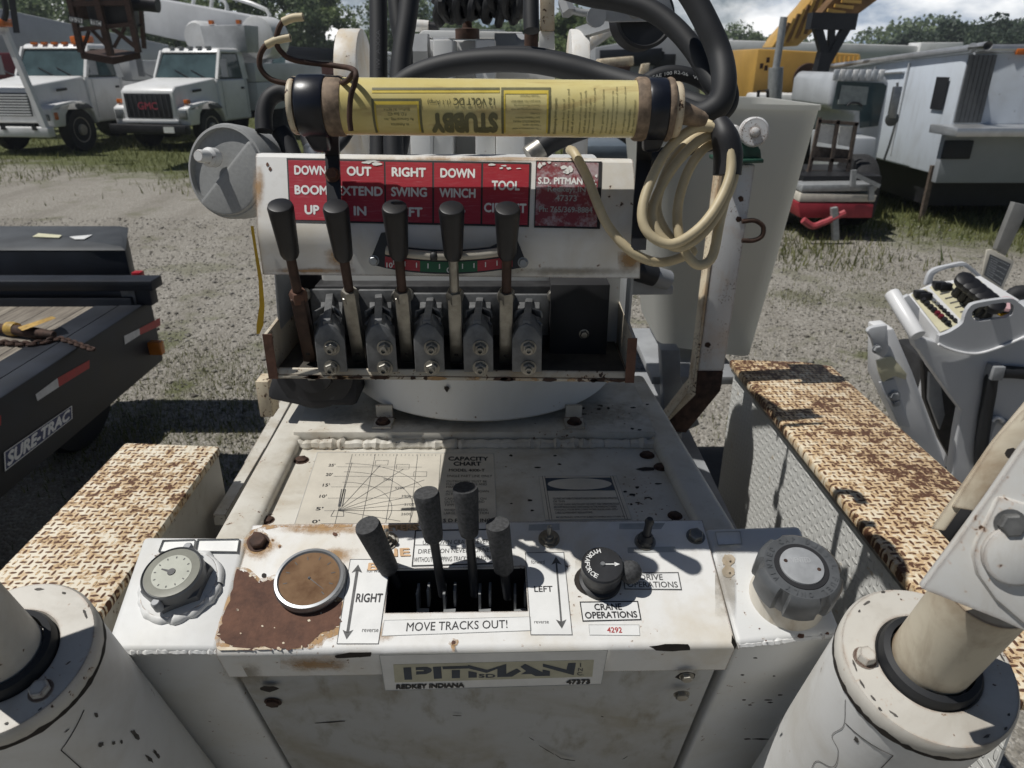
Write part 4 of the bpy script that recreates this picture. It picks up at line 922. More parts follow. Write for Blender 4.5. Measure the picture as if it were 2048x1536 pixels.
for sgn, base, seq in ((-1, Lc, ((TANR, 0, 34, 1.06), (NAVYB, 34, 88, 1.10), (CREAM, 92, 104, 1.02))), (1, Rc, ((TANR, 0, 24, 1.12), (NAVYB, 24, 62, 1.10), (TANR, 62, 74, 1.13), (CREAM, 74, 90, .98)))):
    for m_, x0, x1, k in seq:
        b2 = B(m_); u_ = rp(1, base); b2.lathe(base + axl * sgn * (x0 * u_), axl * sgn, [(RL * k * .97, 0), (RL * k, .002), (RL * k, (x1 - x0) * u_ - .002), (RL * k * .96, (x1 - x0) * u_)], 48)
        b2.build("end_cap" if m_ in (NAVYB, CREAM) else "rubber_ring", light)
ncone = LA(1352, 222); b2 = B(TANR); b2.lathe(ncone, (axl + Vector((0, 0, -.28))).normalized(), [(rp(26, ncone), -.006), (rp(22, ncone), .008), (rp(15, ncone), .026), (rp(10, ncone), .03)], 24); b2.build("cable_gland", light)
# mounting straps of the light
for pts, w_ in (([(663, 272, -.002), (664, 312, .006), (669, 432, .003)], 14), ([(1290, 275, 0), (1288, 320, .012), (1283, 400, .012), (1277, 500, .010)], 15)):
    b2 = B(BLACKM); ring = []
    for u, v, l in pts:
        P = UF.at(u, v, l + .012) if v > 300 else LA(u, v); w3_ = rp(w_, P); ring.append([P + Vector((-w3_, 0, 0)), P + Vector((w3_, 0, 0)), P + Vector((w3_, .004, .001)), P + Vector((-w3_, .004, .001))])
    b2.loft(ring); st = b2.build("mounting_strap", light)
    b2 = B(RUST); P = UF.at(pts[1][0] + 1, 350, .018); b2.hexbolt(P, NUF, .006, .005); b2.build("strap_bolt", st)
for u, sg in ((628, -1), (1308, 1)):
    b2 = B(NAVYB); P = LA(u, 268); w_ = rp(30, P); b2.loft([[P + Vector((x, y, .012)) for x, y in ((-w_, -.012), (w_, -.012), (w_, .014), (-w_, .014))], [P + Vector((x + sg * -.004, y, -.016)) for x, y in ((-w_ * .4, -.006), (w_ * .7, -.006), (w_ * .7, .010), (-w_ * .4, .010))]]); b2.build("clamp", light, .004)
# wire hook
hp1 = [(606, 34), (585, 36), (566, 44), (556, 62), (553, 85), (563, 104), (590, 121), (666, 131), (702, 137), (712, 148), (708, 172), (702, 190), (699, 232), (702, 262)]
hp2 = [(581, 75), (556, 80), (533, 90), (520, 112), (522, 138), (545, 160), (590, 168), (666, 168), (692, 163), (706, 148)]
for hp, ni in ((hp1, 3), (hp2, 3)):
    P = [AY(u, v, yl - (.02 if 60 < i * 7 else .0) - RL * (0.3 if i < 8 else .9)) for i, (u, v) in enumerate(hp)]
    b2 = B(DKRUST); b2.tube(P, rp(5.5, P[0]), 10, 5); hk = b2.build("wire_hook", light)
    b2 = B(CORD); b2.tube(P[:3], rp(8, P[0]), 10, 5); b2.build("hook_sleeve", hk)
# cable coil of the light
def AC(u, v, o=0): return T(u, v, .685 + o)
cp = [AC(1372, 232, .03), AC(1410, 246, .02), AC(1440, 262)]
loops = [[(1425, 255), (1385, 258), (1335, 300), (1298, 370), (1284, 430), (1300, 470), (1345, 488), (1400, 455), (1440, 400), (1462, 340), (1455, 280)],
         [(1440, 268), (1400, 280), (1350, 330), (1312, 395), (1305, 440), (1325, 478), (1362, 494), (1410, 462), (1445, 410), (1468, 350), (1462, 290)],
         [(1435, 285), (1405, 300), (1375, 345), (1356, 410), (1358, 470), (1378, 515), (1400, 530), (1425, 512), (1440, 440), (1455, 370), (1450, 300)],
         [(1430, 262), (1390, 275), (1345, 320), (1318, 385), (1316, 430), (1345, 480), (1385, 500), (1370, 512)]]
for i, lp in enumerate(loops): cp += [AC(u, v, .010 * i - .012 * math.sin(3.1 * j / len(lp))) for j, (u, v) in enumerate(lp)]
cp += [AC(1330, 524, .03), AC(1295, 520, .02), AC(1255, 497, .015)] + [UF.at(u, v, l) for u, v, l in ((1215, 450, .02), (1192, 400, .022), (1175, 355, .02), (1158, 322, .014), (1147, 304, .008), (1140, 300, -.01))]
b2 = B(CORD); b2.tube(cp, rp(10, cp[3]), 12, 5); cable = b2.build("power_cable", light)
b2 = B(INK)
for u, v, w_ in ((1149, 328, 8), (1340, 520, 10)): pass
tp2 = [AC(1438, 246, .004), AC(1450, 275, .0), AC(1456, 310, .004), AC(1454, 350, .008)]
b2.tube(tp2, [rp(20, tp2[0]), rp(27, tp2[0]), rp(29, tp2[0]), rp(28, tp2[0])], 18, 5); b2.build("black_tape", cable)
# ================================================================ rest of the crane: fenders, legs, turret, hoses
def polyY(name, pts, Y, dep, mat, parent, bevel=0.0):
    b_ = B(mat); P = [AY(u, v, Y) for u, v in pts]; b_.prism(P, Vector((0, dep, 0))); return b_.build(name, parent, bevel)
ZF = 1.035
# left fender
bb = B(TREAD_L); q = [AZ(250, 884, ZF), AZ(440, 891, ZF), AZ(120, 1335, ZF), AZ(-260, 1400, ZF)]
bb.prism(q, Vector((0, 0, -.02))); fenL = bb.build("track_fender", crane, .006, 2)
def wallpts(a, c, inset, h): 
    a = Vector((a.x + inset, a.y + .01, ZF - .021)); c = Vector((c.x + inset, c.y, ZF - .021)); return [a, c, c - Vector((0, 0, h)), a - Vector((0, 0, h))]
bb = B(WHITE_D); w4 = wallpts(q[1], q[2], -.012, .16); bb.prism(w4, Vector((-.004, 0, 0))); bb.build("fender_wall", crane)
bb = B(DARKIN); w4 = wallpts(q[1], q[2], .05, .10); w4 = [p - Vector((0, 0, .10)) for p in w4]; bb.prism(w4, Vector((-.02, 0, 0))); bb.build("track_guard", crane)
# right fender with its kick plate
q = [AZ(1459, 718, ZF), AZ(1600, 722, ZF), AZ(1664, 731, ZF), AZ(2100, 1121, ZF), AZ(2400, 1390, ZF), AZ(2010, 1400, ZF)]
bb = B(TREAD_R); bb.prism(q, Vector((0, 0, -.022))); fenR = bb.build("track_fender", crane, .006, 2)
bb = B(TREAD_G); w4 = wallpts(q[0], q[5], .02, .50); bb.prism(w4, Vector((.004, 0, 0))); bb.build("kick_plate", crane)
bb = B(STEEL); a, c = q[0] + Vector((.012, 0, -.03)), q[5] + Vector((.012, 0, -.03)); bb.bar(a, c, .004, .004); bb.build("fender_trim", crane)
# low tray floors between hull and fenders
bb = B(GREYP); bb.prism([Vector((.33, .75, .86)), Vector((.47, .75, .86)), Vector((.47, 2.1, .86)), Vector((.33, 2.1, .86))], Vector((0, 0, -.02))); bb.build("side_step", crane)
bb = B(WHITE_D); a = AZ(470, 1000, .93); bb.bar(AZ(440, 1040, .93), AZ(520, 905, .93), .012, .012, Vector((0, 0, 1))); bb.build("side_angle", crane)
bb = B(WHITE_D); bb.bar(AZ(505, 945, .80), AZ(590, 790, .80), .016, .03, Vector((0, 0, 1))); bb.build("hull_rail", crane)
bb = B(DARKIN); P = T(910, 960, 1.3); bb.box(Vector((0.0, 1.45, .62)), .26, .62, .33); bb.build("hull", crane, .01)
for sx, lim in ((-1, -.62), (1, .62)):
    b2 = B(plain("track rubber", (.02, .02, .022), .8, 0, .3, 30, .5)); cx = -.57 if sx < 0 else .66
    prof = []
    for k in range(25):
        a = math.pi * k / 24; prof.append((2.15 + .26 * math.sin(a), .27 + .26 * math.cos(a)))
    for k in range(25):
        a = math.pi * k / 24; prof.append((.75 - .26 * math.sin(a), .27 - .26 * math.cos(a)))
    b2.loft([[Vector((cx - .12, y, z)) for y, z in prof], [Vector((cx + .12, y, z)) for y, z in prof]]); b2.build("rubber_track", crane)

# ---- outrigger legs at the bottom corners
WLEG = paint("leg paint", (0.72, 0.72, 0.705), dirt=(0.42, 0.37, 0.28), dirt_a=.45, rust=.12, chip=(.03, .025, .02), sc=1.2, edge=.004, streak=.15)
WCAP = paint("leg cap paint", (0.58, 0.555, 0.50), dirt=(0.32, 0.28, 0.22), dirt_a=.7, rust=.3, chip=(.03, .02, .015), sc=2.0, edge=.006, streak=0)
def leg(u, v, t, lean, rk, label=None):
    P = T(u, v, t); ax = (-DN + Vector(lean)).normalized(); r = .082 * rk
    b_ = B(WLEG); b_.lathe(P - ax * .006, ax, [(r * .985, -.7), (r * .985, 0)], 72); lg = b_.build("outrigger_leg", crane)
    x, y, _ = frame(ax)
    b_ = B(WCAP); n = 96; jag = [random.uniform(-1, 1) for _ in range(n)]
    b_.lathe(P, ax, [(r * .99, -.022), (r * 1.005, -.018), (r * 1.005, -.004), (r * .97, 0), (r * .60, .001), (r * .56, -.004), (r * .56, -.02)], 96, caps=(False, False)); b_.build("leg_cap", lg)
    b_ = B(CHIPM)
    ring = [[], []]
    for k in range(n):
        a = 6.2832 * k / n; w = .0025 + .004 * abs(math.sin(k * .7) * jag[k])
        d = x * math.cos(a) + y * math.sin(a); ring[0].append(P + d * (r * 1.007) - ax * (.020 - w)); ring[1].append(P + d * (r * 1.007) - ax * (.020 + w * .6))
    b_.loft(ring, True, (False, False)); b_.build("chipped_band", lg, weld=False)
    for _ in range(16):
        a_ = random.uniform(0, 6.28); b_ = B(LEGCHIP); rr2 = r * random.uniform(.88, .985); c_ = P + (x * math.cos(a_) + y * math.sin(a_)) * rr2 + ax * .0009; w_ = random.uniform(.0015, .006)
        b_.face([c_ + (-x * math.sin(a_) + y * math.cos(a_)) * (w_ * math.cos(q) * random.uniform(.6, 1.2)) + (x * math.cos(a_) + y * math.sin(a_)) * (.0012 * math.sin(q) * random.uniform(.5, 1.2)) for q in (6.283 * k / 10 for k in range(10))]); b_.build('paint_chip', lg, smooth=0) if rr2 < r * .96 else None
    b_ = B(RUBBER); b_.lathe(P, ax, [(r * .57, -.02), (r * .57, .004), (r * .54, .010), (r * .47, .012), (r * .46, -.02)], 64, caps=(False, False)); b_.build("rod_seal", lg)
    b_ = B(ARMI if u > 1000 else WCAP); b_.lathe(P, ax, [(r * .44, -.02), (r * .44, .125 if u > 1000 else .15)], 48); b_.build("rod", lg)
    return P, ax, r, lg
P, ax, r, lgR = leg(1856, 1325, .66, (0.0, 0, 0), .93)
x = Vector((-1, 0, 0)); o = P + (Vector((-.74, 0, 0)) + BK * .05) * r; b2 = B(WCAP); b2.hexbolt(o, ax, .0085, .010); b2.build("hex_bolt", lgR)
blob("paint_chip", Plane(P + ax * .0005, ax), [], CHIPM, lgR, 0) if False else None
# peeled sticker outline and scuffs on the leg
def onleg(P, ax, r, a, h, lift=.0006):
    x = Vector((1, 0, 0)); x = (x - ax * x.dot(ax)).normalized(); y = ax.cross(x); return P - ax * h + (x * math.cos(a) + y * math.sin(a)) * (r * .985 + lift)
def legline(P, ax, r, pts, w, parent, mat=CHIPM, k=5):
    b_ = B(mat); dense = []
    for (a0, h0), (a1, h1) in zip(pts, pts[1:]):
        for i in range(k): dense.append((a0 + (a1 - a0) * i / k, h0 + (h1 - h0) * i / k))
    dense.append(pts[-1])
    if len(pts) > 4: dense = [(p.x, p.y) for p in catmull([Vector((a, h, 0)) for a, h in pts], 6)]
    b_.tube([onleg(P, ax, r, a, h) for a, h in dense], w, 6, 1); return b_.build("sticker_edge", parent)
legline(P, ax, r, [(R(205), .055), (R(238), .045), (R(238), .3)], .00035, lgR)
legline(P, ax, r, [(R(196), .03), (R(205), .06), (R(203), .09), (R(212), .10), (R(216), .13), (R(205), .15), (R(207), .19), (R(196), .21), (R(198), .26)], .00022, lgR)
def legblob(P, ax, r, a, h, da, dh, parent, mat=LEGCHIP):
    b_ = B(mat); b_.face([onleg(P, ax, r, a + da * math.cos(q) * random.uniform(.5, 1.2), h + dh * math.sin(q) * random.uniform(.5, 1.2)) for q in (6.283 * k / 11 for k in range(11))]); return b_.build("paint_chip", parent, smooth=0)
for a, h, da, dh in ((216, .06, 3, .008), (222, .17, 2.5, .012), (225, .155, 1.5, .006), (262, .06, 6, .0015), (255, .13, 1, .006), (268, .12, 5, .002), (208, .22, 3, .006), (230, .25, 2, .004)): legblob(P, ax, r, R(a), h, R(da) * .7, dh * .7, lgR)
bb = B(DEC_W); 
P, ax, r, lgL = leg(12, 1312, .66, (0, 0, 0), .93)
o = P + (Vector((.62, 0, 0)) - BK * .42) * r; b2 = B(WCAP); b2.hexbolt(o, ax, .0085, .008); b2.build("hex_bolt", lgL)
legline(P, ax, r, [(R(335), .04), (R(310), .065), (R(310), .4)], .0004, lgL)
for a, h, da, dh in ((328, .10, 2.5, .006), (334, .115, 1.8, .007), (338, .125, 1.8, .006), (348, .14, 3, .02), (344, .19, 2, .018), (350, .20, 2.5, .02), (340, .23, 2, .01), (346, .25, 3, .02), (320, .17, 1, .006), (338, .06, 2, .006), (352, .28, 4, .03), (320, .045, 3, .002)): legblob(P, ax, r, R(a), h, R(da) * .7, dh * .7, lgL)
# ---- right outrigger arm bracket (big plates at the right edge)
WBR = paint("bracket paint", (0.62, 0.62, 0.60), dirt=(0.46, 0.36, 0.22), dirt_a=.5, rust=.3, sc=1.5, edge=.008, streak=.3)
def plate(pts, t, n, thick, mat, name, parent=None, bevel=.0015):
    pl_ = Plane(T(pts[0][0], pts[0][1], t), n); b_ = B(mat); b_.prism([pl_.at(*p) for p in pts], -pl_.n * thick); return b_.build(name, parent or crane, bevel), pl_
arm, _ = plate([(1843, 1178), (1912, 1086), (1975, 1000), (2040, 905), (2120, 800), (2220, 950), (2200, 1320), (2048, 1262), (2000, 1240)], .53, (-.25, -.92, .30), .010, WBR, "outrigger_arm")
plate([(-12, 1178), (-92, 1086), (-150, 1000), (-220, 905), (-300, 800), (-420, 950), (-400, 1320), (-228, 1262), (-180, 1240)], .60, (.25, -.92, .30), .010, WBR, "outrigger_arm")
cp_, cpl = plate([(1945, 1110), (1952, 1085), (1975, 1040), (1998, 992), (2060, 1010), (2150, 1040), (2150, 1300), (2048, 1250), (1990, 1200), (1955, 1150)], .515, (-.25, -.92, .30), .010, WBR, "cover_plate", arm, .004)
plate([(1862, 1058), (1985, 880), (2060, 790), (2080, 800), (2000, 905), (1890, 1062)], .64, (-.5, -.8, .5), .008, ARMI, "arm_flange", arm)
plate([(1868, 1050), (1900, 1012), (1955, 1020), (1990, 985), (1940, 1075), (1905, 1090)], .66, (-.2, -.9, .4), .004, DARKIN, "arm_inside", arm)
plate([(1905, 1015), (1990, 880), (2070, 790), (2120, 860), (2020, 930), (1975, 985), (1950, 1022)], .63, (-.3, -.85, .45), .006, ARMI, "arm_web", arm)
blob("bolt_hole", Plane(T(2025, 905, .610), (-.3, -.85, .45)), ell(2024, 907, 15, 11, 14, .05), CHIPM, arm, 0)
for u, v, rr_ in ((2020, 1047, 24), (2044, 1120, 17)):
    Pq = cpl.at(u, v); b2 = B(plain("arm bolt steel", (.17, .17, .165), .55, .4, .3, 60, .3)); b2.hexbolt(Pq, cpl.n, rp(rr_, Pq), rp(rr_ * .9, Pq)); b2.build("hex_bolt", arm)
Pq = cpl.at(2030, 1110); b2 = B(WBR); b2.lathe(Pq, cpl.n, [(rp(62, Pq), 0), (rp(60, Pq), .004), (rp(54, Pq), .0055)], 40); b2.build("pivot_boss", arm)
# ---- cheeks, frame, and an unseen box behind the panel shaped to shade the deck
bb = B(WHITE_C); x0, x1 = -.225, .14
bb.box(Vector(((x0 + x1) / 2, 1.05, HC - .245)), (x1 - x0) / 2, .22, .105); bb.build("turret_shade_box", crane, .006)
def cheek(u0, u1, vt, Y, rad):
    zt = AY(u0, vt, Y).z; x0 = AY(u0, vt + 30, Y).x; x1 = AY(u1, vt + 30, Y).x
    prof = [(Y + rad, zt - .75)] + [(Y + rad * math.cos(a), zt - rad + rad * math.sin(a)) for a in (math.pi * k / 28 for k in range(29))] + [(Y - rad, zt - .75)]
    b_ = B(CHEEK); b_.loft([[Vector((x0, y, z)) for y, z in prof], [Vector((x1, y, z)) for y, z in prof]]); return b_.build("turret_cheek", crane, .003)
CHEEK = paint("cheek paint", (0.74, 0.73, 0.70), dirt=(0.60, 0.42, 0.18), dirt_a=.6, rust=.2, sc=2.0, edge=.004, streak=.3)
cheek(683, 727, 57, 1.62, .10); cheek(1138, 1174, 58, 1.62, .10)
fr = polyY("turret_frame", [(800, 78), (1110, 84), (1110, 420), (800, 420)], 1.62, .25, WHITE_C, crane, .004)
polyY("frame_gusset", [(866, 79), (906, 79), (906, 420), (866, 420)], 1.50, .11, WHITE_C, fr, .003)
polyY("frame_gusset", [(951, 79), (991, 79), (991, 420), (951, 420)], 1.50, .11, WHITE_C, fr, .003)
polyY("frame_gusset", [(820, 268), (862, 268), (862, 420), (826, 420)], 1.46, .10, WHITE_C, fr, .003)
polyY("frame_gusset", [(992, 270), (1050, 271), (1050, 420), (992, 420)], 1.46, .10, WHITE_C, fr, .003)
polyY("cross_beam", [(845, 60), (1046, 64), (1046, 79), (830, 76)], 1.66, .06, WHITE_C, crane, .003)
b2 = B(GREYP); P = AY(838, 103, 1.58); b2.lathe(P + Vector((-.01, 0, 0)), (1, 0, 0), [(.036, -.03), (.036, .03)], 6); b2.lathe(P, (1, 0, 0), [(.025, .03), (.025, .06)], 20); b2.build("pivot_nut", fr)
b2 = B(GREYP); P = AY(1020, 100, 1.58); b2.lathe(P, (1, 0, 0), [(.034, -.03), (.034, .012)], 6); b2.lathe(P, (1, 0, 0), [(.028, .012), (.028, .03)], 20); b2.build("pivot_nut", fr)
b2 = B(DKRUST); P = AY(935, 78, 1.6); b2.lathe(P, (0, 0, 1), [(.024, 0), (.024, .018), (.010, .02), (.009, .032), (.012, .036), (.006, .045)], 20); b2.build("grease_cap", fr)
b2 = B(CHEEK); P0, P1 = AY(820, 50, 1.7), AY(858, 53, 1.7); b2.tube([P0, P1], rp(11, P0), 20, 1); b2.mat(INK).tube([P1, P1 + (P1 - P0) * .5], rp(9, P0), 20, 1); b2.build("cross_pin", fr)
# posts at top middle
b2 = B(CREAM); b2.loft([[AY(u, v, Y) for u, v, Y in ((1080, 62, 1.3), (1109, 62, 1.3), (1109, 62, 1.33), (1080, 62, 1.33))], [AY(u, v, Y) for u, v, Y in ((1080, -40, 1.3), (1109, -40, 1.3), (1109, -40, 1.33), (1080, -40, 1.33))]]); b2.build("boom_rod", crane, .002)
b2 = B(WHITE_C); b2.loft([[AY(u, 98, Y) for u, Y in ((1078, 1.32), (1109, 1.32), (1109, 1.36), (1078, 1.36))], [AY(u, 62.5, Y) for u, Y in ((1078, 1.32), (1109, 1.32), (1109, 1.36), (1078, 1.36))]]); b2.build("rod_end", crane, .002)
b2 = B(DKRUST); b2.tube([AY(1062, 104, 1.28), AY(1063, 60, 1.28)], rp(14, AY(1062, 90, 1.28)), 16, 1); b2.build("lift_pin", crane)
# ---- hydraulic hoses
def hose(pts, rpx, k=7, mat=RUBBER, name="hydraulic_hose"):
    P = [T(*p) for p in pts]; b_ = B(mat); b_.tube(P, rp(rpx, P[len(P) // 2]), 16, k); return b_.build(name, crane), P
h1, _ = hose([(756, -40, 1.12), (757, 80, 1.12), (757, 200, 1.12), (757, 345, 1.12)], 18)
h2, _ = hose([(822, -40, 1.10), (815, 30, 1.1), (803, 110, 1.1), (797, 180, 1.1), (787, 260, 1.1), (788, 345, 1.1)], 20)
hose([(790, -40, 1.2), (797, 40, 1.2), (808, 110, 1.2), (805, 250, 1.2), (790, 340, 1.2)], 18)
hose([(1062, -40, 1.02), (1062, 20, 1.02), (1063, 62, 1.02)], 16)
b2 = B(INKG); pl = Plane(T(757, 100, 1.10), (0, -1, .2))
b2.mat(plain("hose print", (.09, .09, .095), .6)); b2.text(lambda s, t: pl.at(752 + 8 * t, 60 + 80 * s), "AXX-A  WP", .0); b2.text(lambda s, t: pl.at(752 + 8 * t, 270 + 60 * s), "AUTU BS", .0); b2.build("hose_print", h1, smooth=0, weld=False)
hose([(790, 178, .98), (835, 150, .97), (900, 130, .96), (980, 121, .95), (1060, 122, .94), (1130, 134, .93), (1200, 152, .92), (1270, 172, .90), (1330, 186, .88)], 23)
hose([(860, 140, 1.06), (950, 116, 1.05), (1050, 111, 1.04), (1150, 130, 1.02), (1240, 160, .99), (1310, 185, .95)], 18)
hose([(1120, -25, .90), (1180, -8, .89), (1240, 2, .88), (1300, 20, .87), (1352, 58, .86), (1395, 110, .85), (1422, 160, .84), (1440, 190, .83), (1418, 214, .82), (1380, 205, .83), (1345, 192, .86)], 21)
hose([(1345, -60, .80), (1382, -10, .80), (1415, 50, .80), (1440, 110, .80), (1448, 165, .79), (1438, 208, .79), (1400, 230, .80), (1360, 218, .83)], 25)
hose([(1400, 95, .86), (1438, 135, .85), (1458, 180, .84), (1455, 212, .84), (1425, 236, .84), (1380, 232, .85)], 18)
hr, Ph = hose([(1262, 195, 1.0), (1290, 165, 1.0), (1330, 147, 1.0), (1375, 150, 1.0), (1415, 170, 1.0), (1435, 198, .98)], 15)
pl = Plane(T(1370, 150, .98), (0, -1, .3)); b2 = B(DEC_G)
b2.text(lambda s, t: pl.at(1305 + 112 * s, 151 + 9 * t - 10 * math.sin(3.14 * s) + 22 * max(0, s - .45)), "SAE 100 R2-06   WMRJ", .0); b2.build("hose_print", hr, smooth=0, weld=False)
hf, _ = hose([(1078, 300, 1.05), (1105, 282, 1.05), (1150, 262, 1.04), (1210, 240, 1.0), (1270, 215, .95)], 22)
b2 = B(STEEL); b2.tube([T(1058, 314, 1.05), T(1082, 297, 1.05)], rp(23, T(1060, 310, 1.05)), 12, 1); b2.build("crimp_fitting", hf)
hl, _ = hose([(528, 262, 1.0), (528, 225, 1.0), (540, 196, 1.0), (566, 184, 1.0), (590, 200, 1.0), (606, 238, 1.0), (618, 275, 1.0), (626, 300, .99)], 17)
b2 = B(CHROME); b2.tube([T(620, 290, .985), T(630, 312, .985)], rp(14, T(620, 300, .985)), 16, 1); b2.lathe(T(624, 291, .985), Vector((0, -.1, -1)), [(rp(18, T(624, 300, .98)), 0), (rp(18, T(624, 300, .98)), .012)], 6); b2.build("crimp_fitting", hl)
hose([(560, 262, 1.02), (575, 285, 1.02), (592, 330, 1.02)], 18)
hose([(700, 262, 1.1), (680, 290, 1.08), (640, 325, 1.05)], 10)
hose([(1285, 325, .95), (1350, 302, .95), (1420, 288, .95), (1475, 276, .94)], 15)
bb = B(RUBBER); pts = []
for k in range(200):
    f = k / 199; a = f * 6.2832 * 13; rr_ = 26 + 8 * math.sin(k * .6) + 4 * math.sin(k * 1.7)
    c0 = T(868 + 178 * f, 4 + 4 * math.sin(f * 9), 1.35); s_ = rp(rr_, c0); pts.append(c0 + Vector((.004 * math.sin(k), math.cos(a) * s_, math.sin(a) * s_)))
bb.tube(pts, rp(9, pts[0]), 8, 2); bb.build("coiled_hose", crane)
# pulley head top right
P = T(1283, 36, 1.25); bb = B(BLACKM); axp = Vector((.15, -1, .1)).normalized(); rr_ = rp(60, P)
bb.lathe(P, axp, [(rr_, -.022), (rr_ * .94, -.014), (rr_ * .84, -.004), (rr_ * .84, .004), (rr_ * .94, .014), (rr_, .022), (rr_ * .9, .023), (rr_ * .86, .018)], 56); pul = bb.build("rope_pulley", crane)
bb = B(GREYP); pl = Plane(T(1270, 30, 1.20), (.1, -1, .1)); bb.prism([pl.at(*p) for p in ((1206, -30), (1330, -30), (1352, 36), (1318, 42), (1222, 44), (1206, 40))], -pl.n * .006); br_ = bb.build("pulley_bracket", pul, .002)
bb = B(STEEL); bb.lathe(pl.at(1270, 22), pl.n, [(rp(13, P), 0), (rp(12, P), .004), (rp(6, P), .004), (rp(6, P), .001)], 24); bb.build("pivot_pin", br_)
bb = B(GAL); bb.tube([T(1130, -10, 1.2), T(1135, 12, 1.2), T(1150, 22, 1.2), T(1172, 26, 1.2), T(1192, 24, 1.2)], rp(7, P), 10, 5); bb.mat(GREYP).lathe(T(1192, 34, 1.2), (0, -1, 0), [(.016, -.01), (.016, .01)], 16); bb.lathe(T(1133, 14, 1.2), (.3, -.5, -.8), [(.012, -.012), (.012, .012)], 6); bb.build("elbow_fitting", crane)
# ---- round grey cover at the left
P = T(452, 343, 1.0); axc = Vector((-.28, -.95, .18)).normalized(); rr_ = rp(90, P); xx = Vector((1, 0, 0)); xx = (xx - axc * xx.dot(axc)).normalized(); yy = axc.cross(xx)
bb = B(PLAST); bb.lathe(P, axc, [(rr_ * .80, -.11), (rr_ * .95, -.09), (rr_ * 1.03, -.03), (rr_ * 1.03, -.006), (rr_ * .99, 0), (rr_ * .93, .001), (rr_ * .91, -.006)], 72)
cov = bb.build("round_cover", crane)
th0 = R(40); d1 = xx * math.cos(th0) - yy * math.sin(th0)
e1 = xx * math.cos(R(42)) + yy * math.sin(R(42)) * 1
# raised half plate below the diagonal
hp = [P + (xx * math.cos(a) + yy * math.sin(a)) * rr_ * .95 + axc * .0015 for a in (R(-137) + R(180) * k / 30 for k in range(31))]
if proj(hp[15])[1] < proj(P)[1]: hp = [P + (xx * math.cos(a) + yy * math.sin(a)) * rr_ * .95 + axc * .0015 for a in (R(43) + R(180) * k / 30 for k in range(31))]
bb = B(PLAST); bb.prism([p - axc * .008 for p in hp], axc * .013); bb.build("raised_half", cov, .004, 2)
bb = B(WHITE_C); o = T(417, 314, .985); bb.lathe(o, axc, [(.013, -.012), (.013, 0), (.009, .004), (.0085, .018), (.007, .021)], 24); bb.build("stud", cov)
# ---- boom rest post at the right with pulley, base and D ring
pst = empty("rest_post", (.0, 0, 0)); bpy.data.objects.remove(pst)
POST = paint("post paint", (0.70, 0.71, 0.71), dirt=(0.50, 0.30, 0.13), dirt_a=.35, rust=.7, sc=3.0, edge=.014, streak=.2)
Y0 = 1.62
post = polyY("rest_post", [(1449, 330), (1511, 330), (1447, 742), (1396, 742)], Y0, .06, POST, crane, .002)
polyY("post_foot", [(1396, 743), (1447, 743), (1441, 782), (1372, 866), (1330, 862), (1330, 850), (1392, 775)], Y0 + .002, .05, DKRUST, crane, .002)
polyY("post_edge", [(1441, 330), (1448, 330), (1395, 742), (1391, 790), (1330, 850), (1334, 838), (1386, 772)], Y0 - .004, .05, CREAM, crane, .001)
polyY("base_shelf", [(1446, 322), (1528, 318), (1528, 326), (1446, 330)], Y0 - .03, .12, GREENP, crane, .002)
polyY("pulley_yoke", [(1462, 322), (1470, 296), (1490, 282), (1512, 285), (1522, 300), (1524, 322)], Y0 - .01, .03, GREENP, crane, .003)
P = AY(1509, 264, Y0 - .015); bb = B(POST); bb.lathe(P, (-.12, -1, .08), [(rp(29, P), -.02), (rp(29, P), 0), (rp(26, P), .003), (rp(10, P), .003), (rp(9, P), .01), (rp(5, P), .013)], 40); bb.build("rest_roller", crane)
polyY("roller_bracket", [(1462, 258), (1476, 250), (1488, 262), (1486, 292), (1468, 292)], Y0 + .01, .03, POST, crane, .003)
bb = B(DKRUST); bb.tube([AY(u, v, Y0 - .02) for u, v in ((1484, 443), (1508, 441), (1524, 450), (1527, 462), (1522, 474), (1506, 481), (1484, 481))], rp(5, P), 10, 5); bb.build("ring_handle", post)
for u, v in ((1482, 398), (1478, 438), (1416, 690)): blob("paint_chip", Plane((0, Y0, 0), (0, -1, 0)), ell(u, v, 6, 6), DKRUST, post, .0005)
# dark struts and bracket under the bucket
polyY("bucket_strut", [(1322, 700), (1360, 700), (1362, 760), (1400, 850), (1330, 880), (1326, 780)], 1.78, .05, GREYP, crane, .003)
polyY("hose_guide", [(1130, 592), (1346, 590), (1348, 576), (1330, 555), (1130, 560)], 1.30, .06, GREYP, crane, .003)
bb = B(GREYP); bb.tube([AY(1285, 545, 1.28), AY(1335, 560, 1.30)], rp(20, AY(1300, 550, 1.28)), 20, 1); bb.mat(RUBBER).tube([AY(1270, 540, 1.27), AY(1308, 552, 1.28)], rp(21, AY(1300, 550, 1.28)), 20, 1); bb.build("pipe_end", crane)
bb = B(CREAM); bb.box(T(535, 790, 1.32), .012, .02, .035); bb.build("side_tab", crane, .002)
bb = B(GREYP); a = AY(1345, 862, 1.65); bb.box((.29, 1.66, a.z - .02), a.x - .29 + .02, .03, .025); bb.build("support_arm", crane, .003)
a = AY(1330, 712, 1.78); bb = B(GREYP); bb.box((a.x + .10, 2.02, AY(1400, 716, 1.9).z - .035), .12, .20, .012); bb.build("bucket_bracket", crane, .003)
bb = B(GREYP); bb.bar(T(1262, 34, 1.24), AY(1160, 66, 1.62), .010, .010); bb.build("pulley_arm", crane)
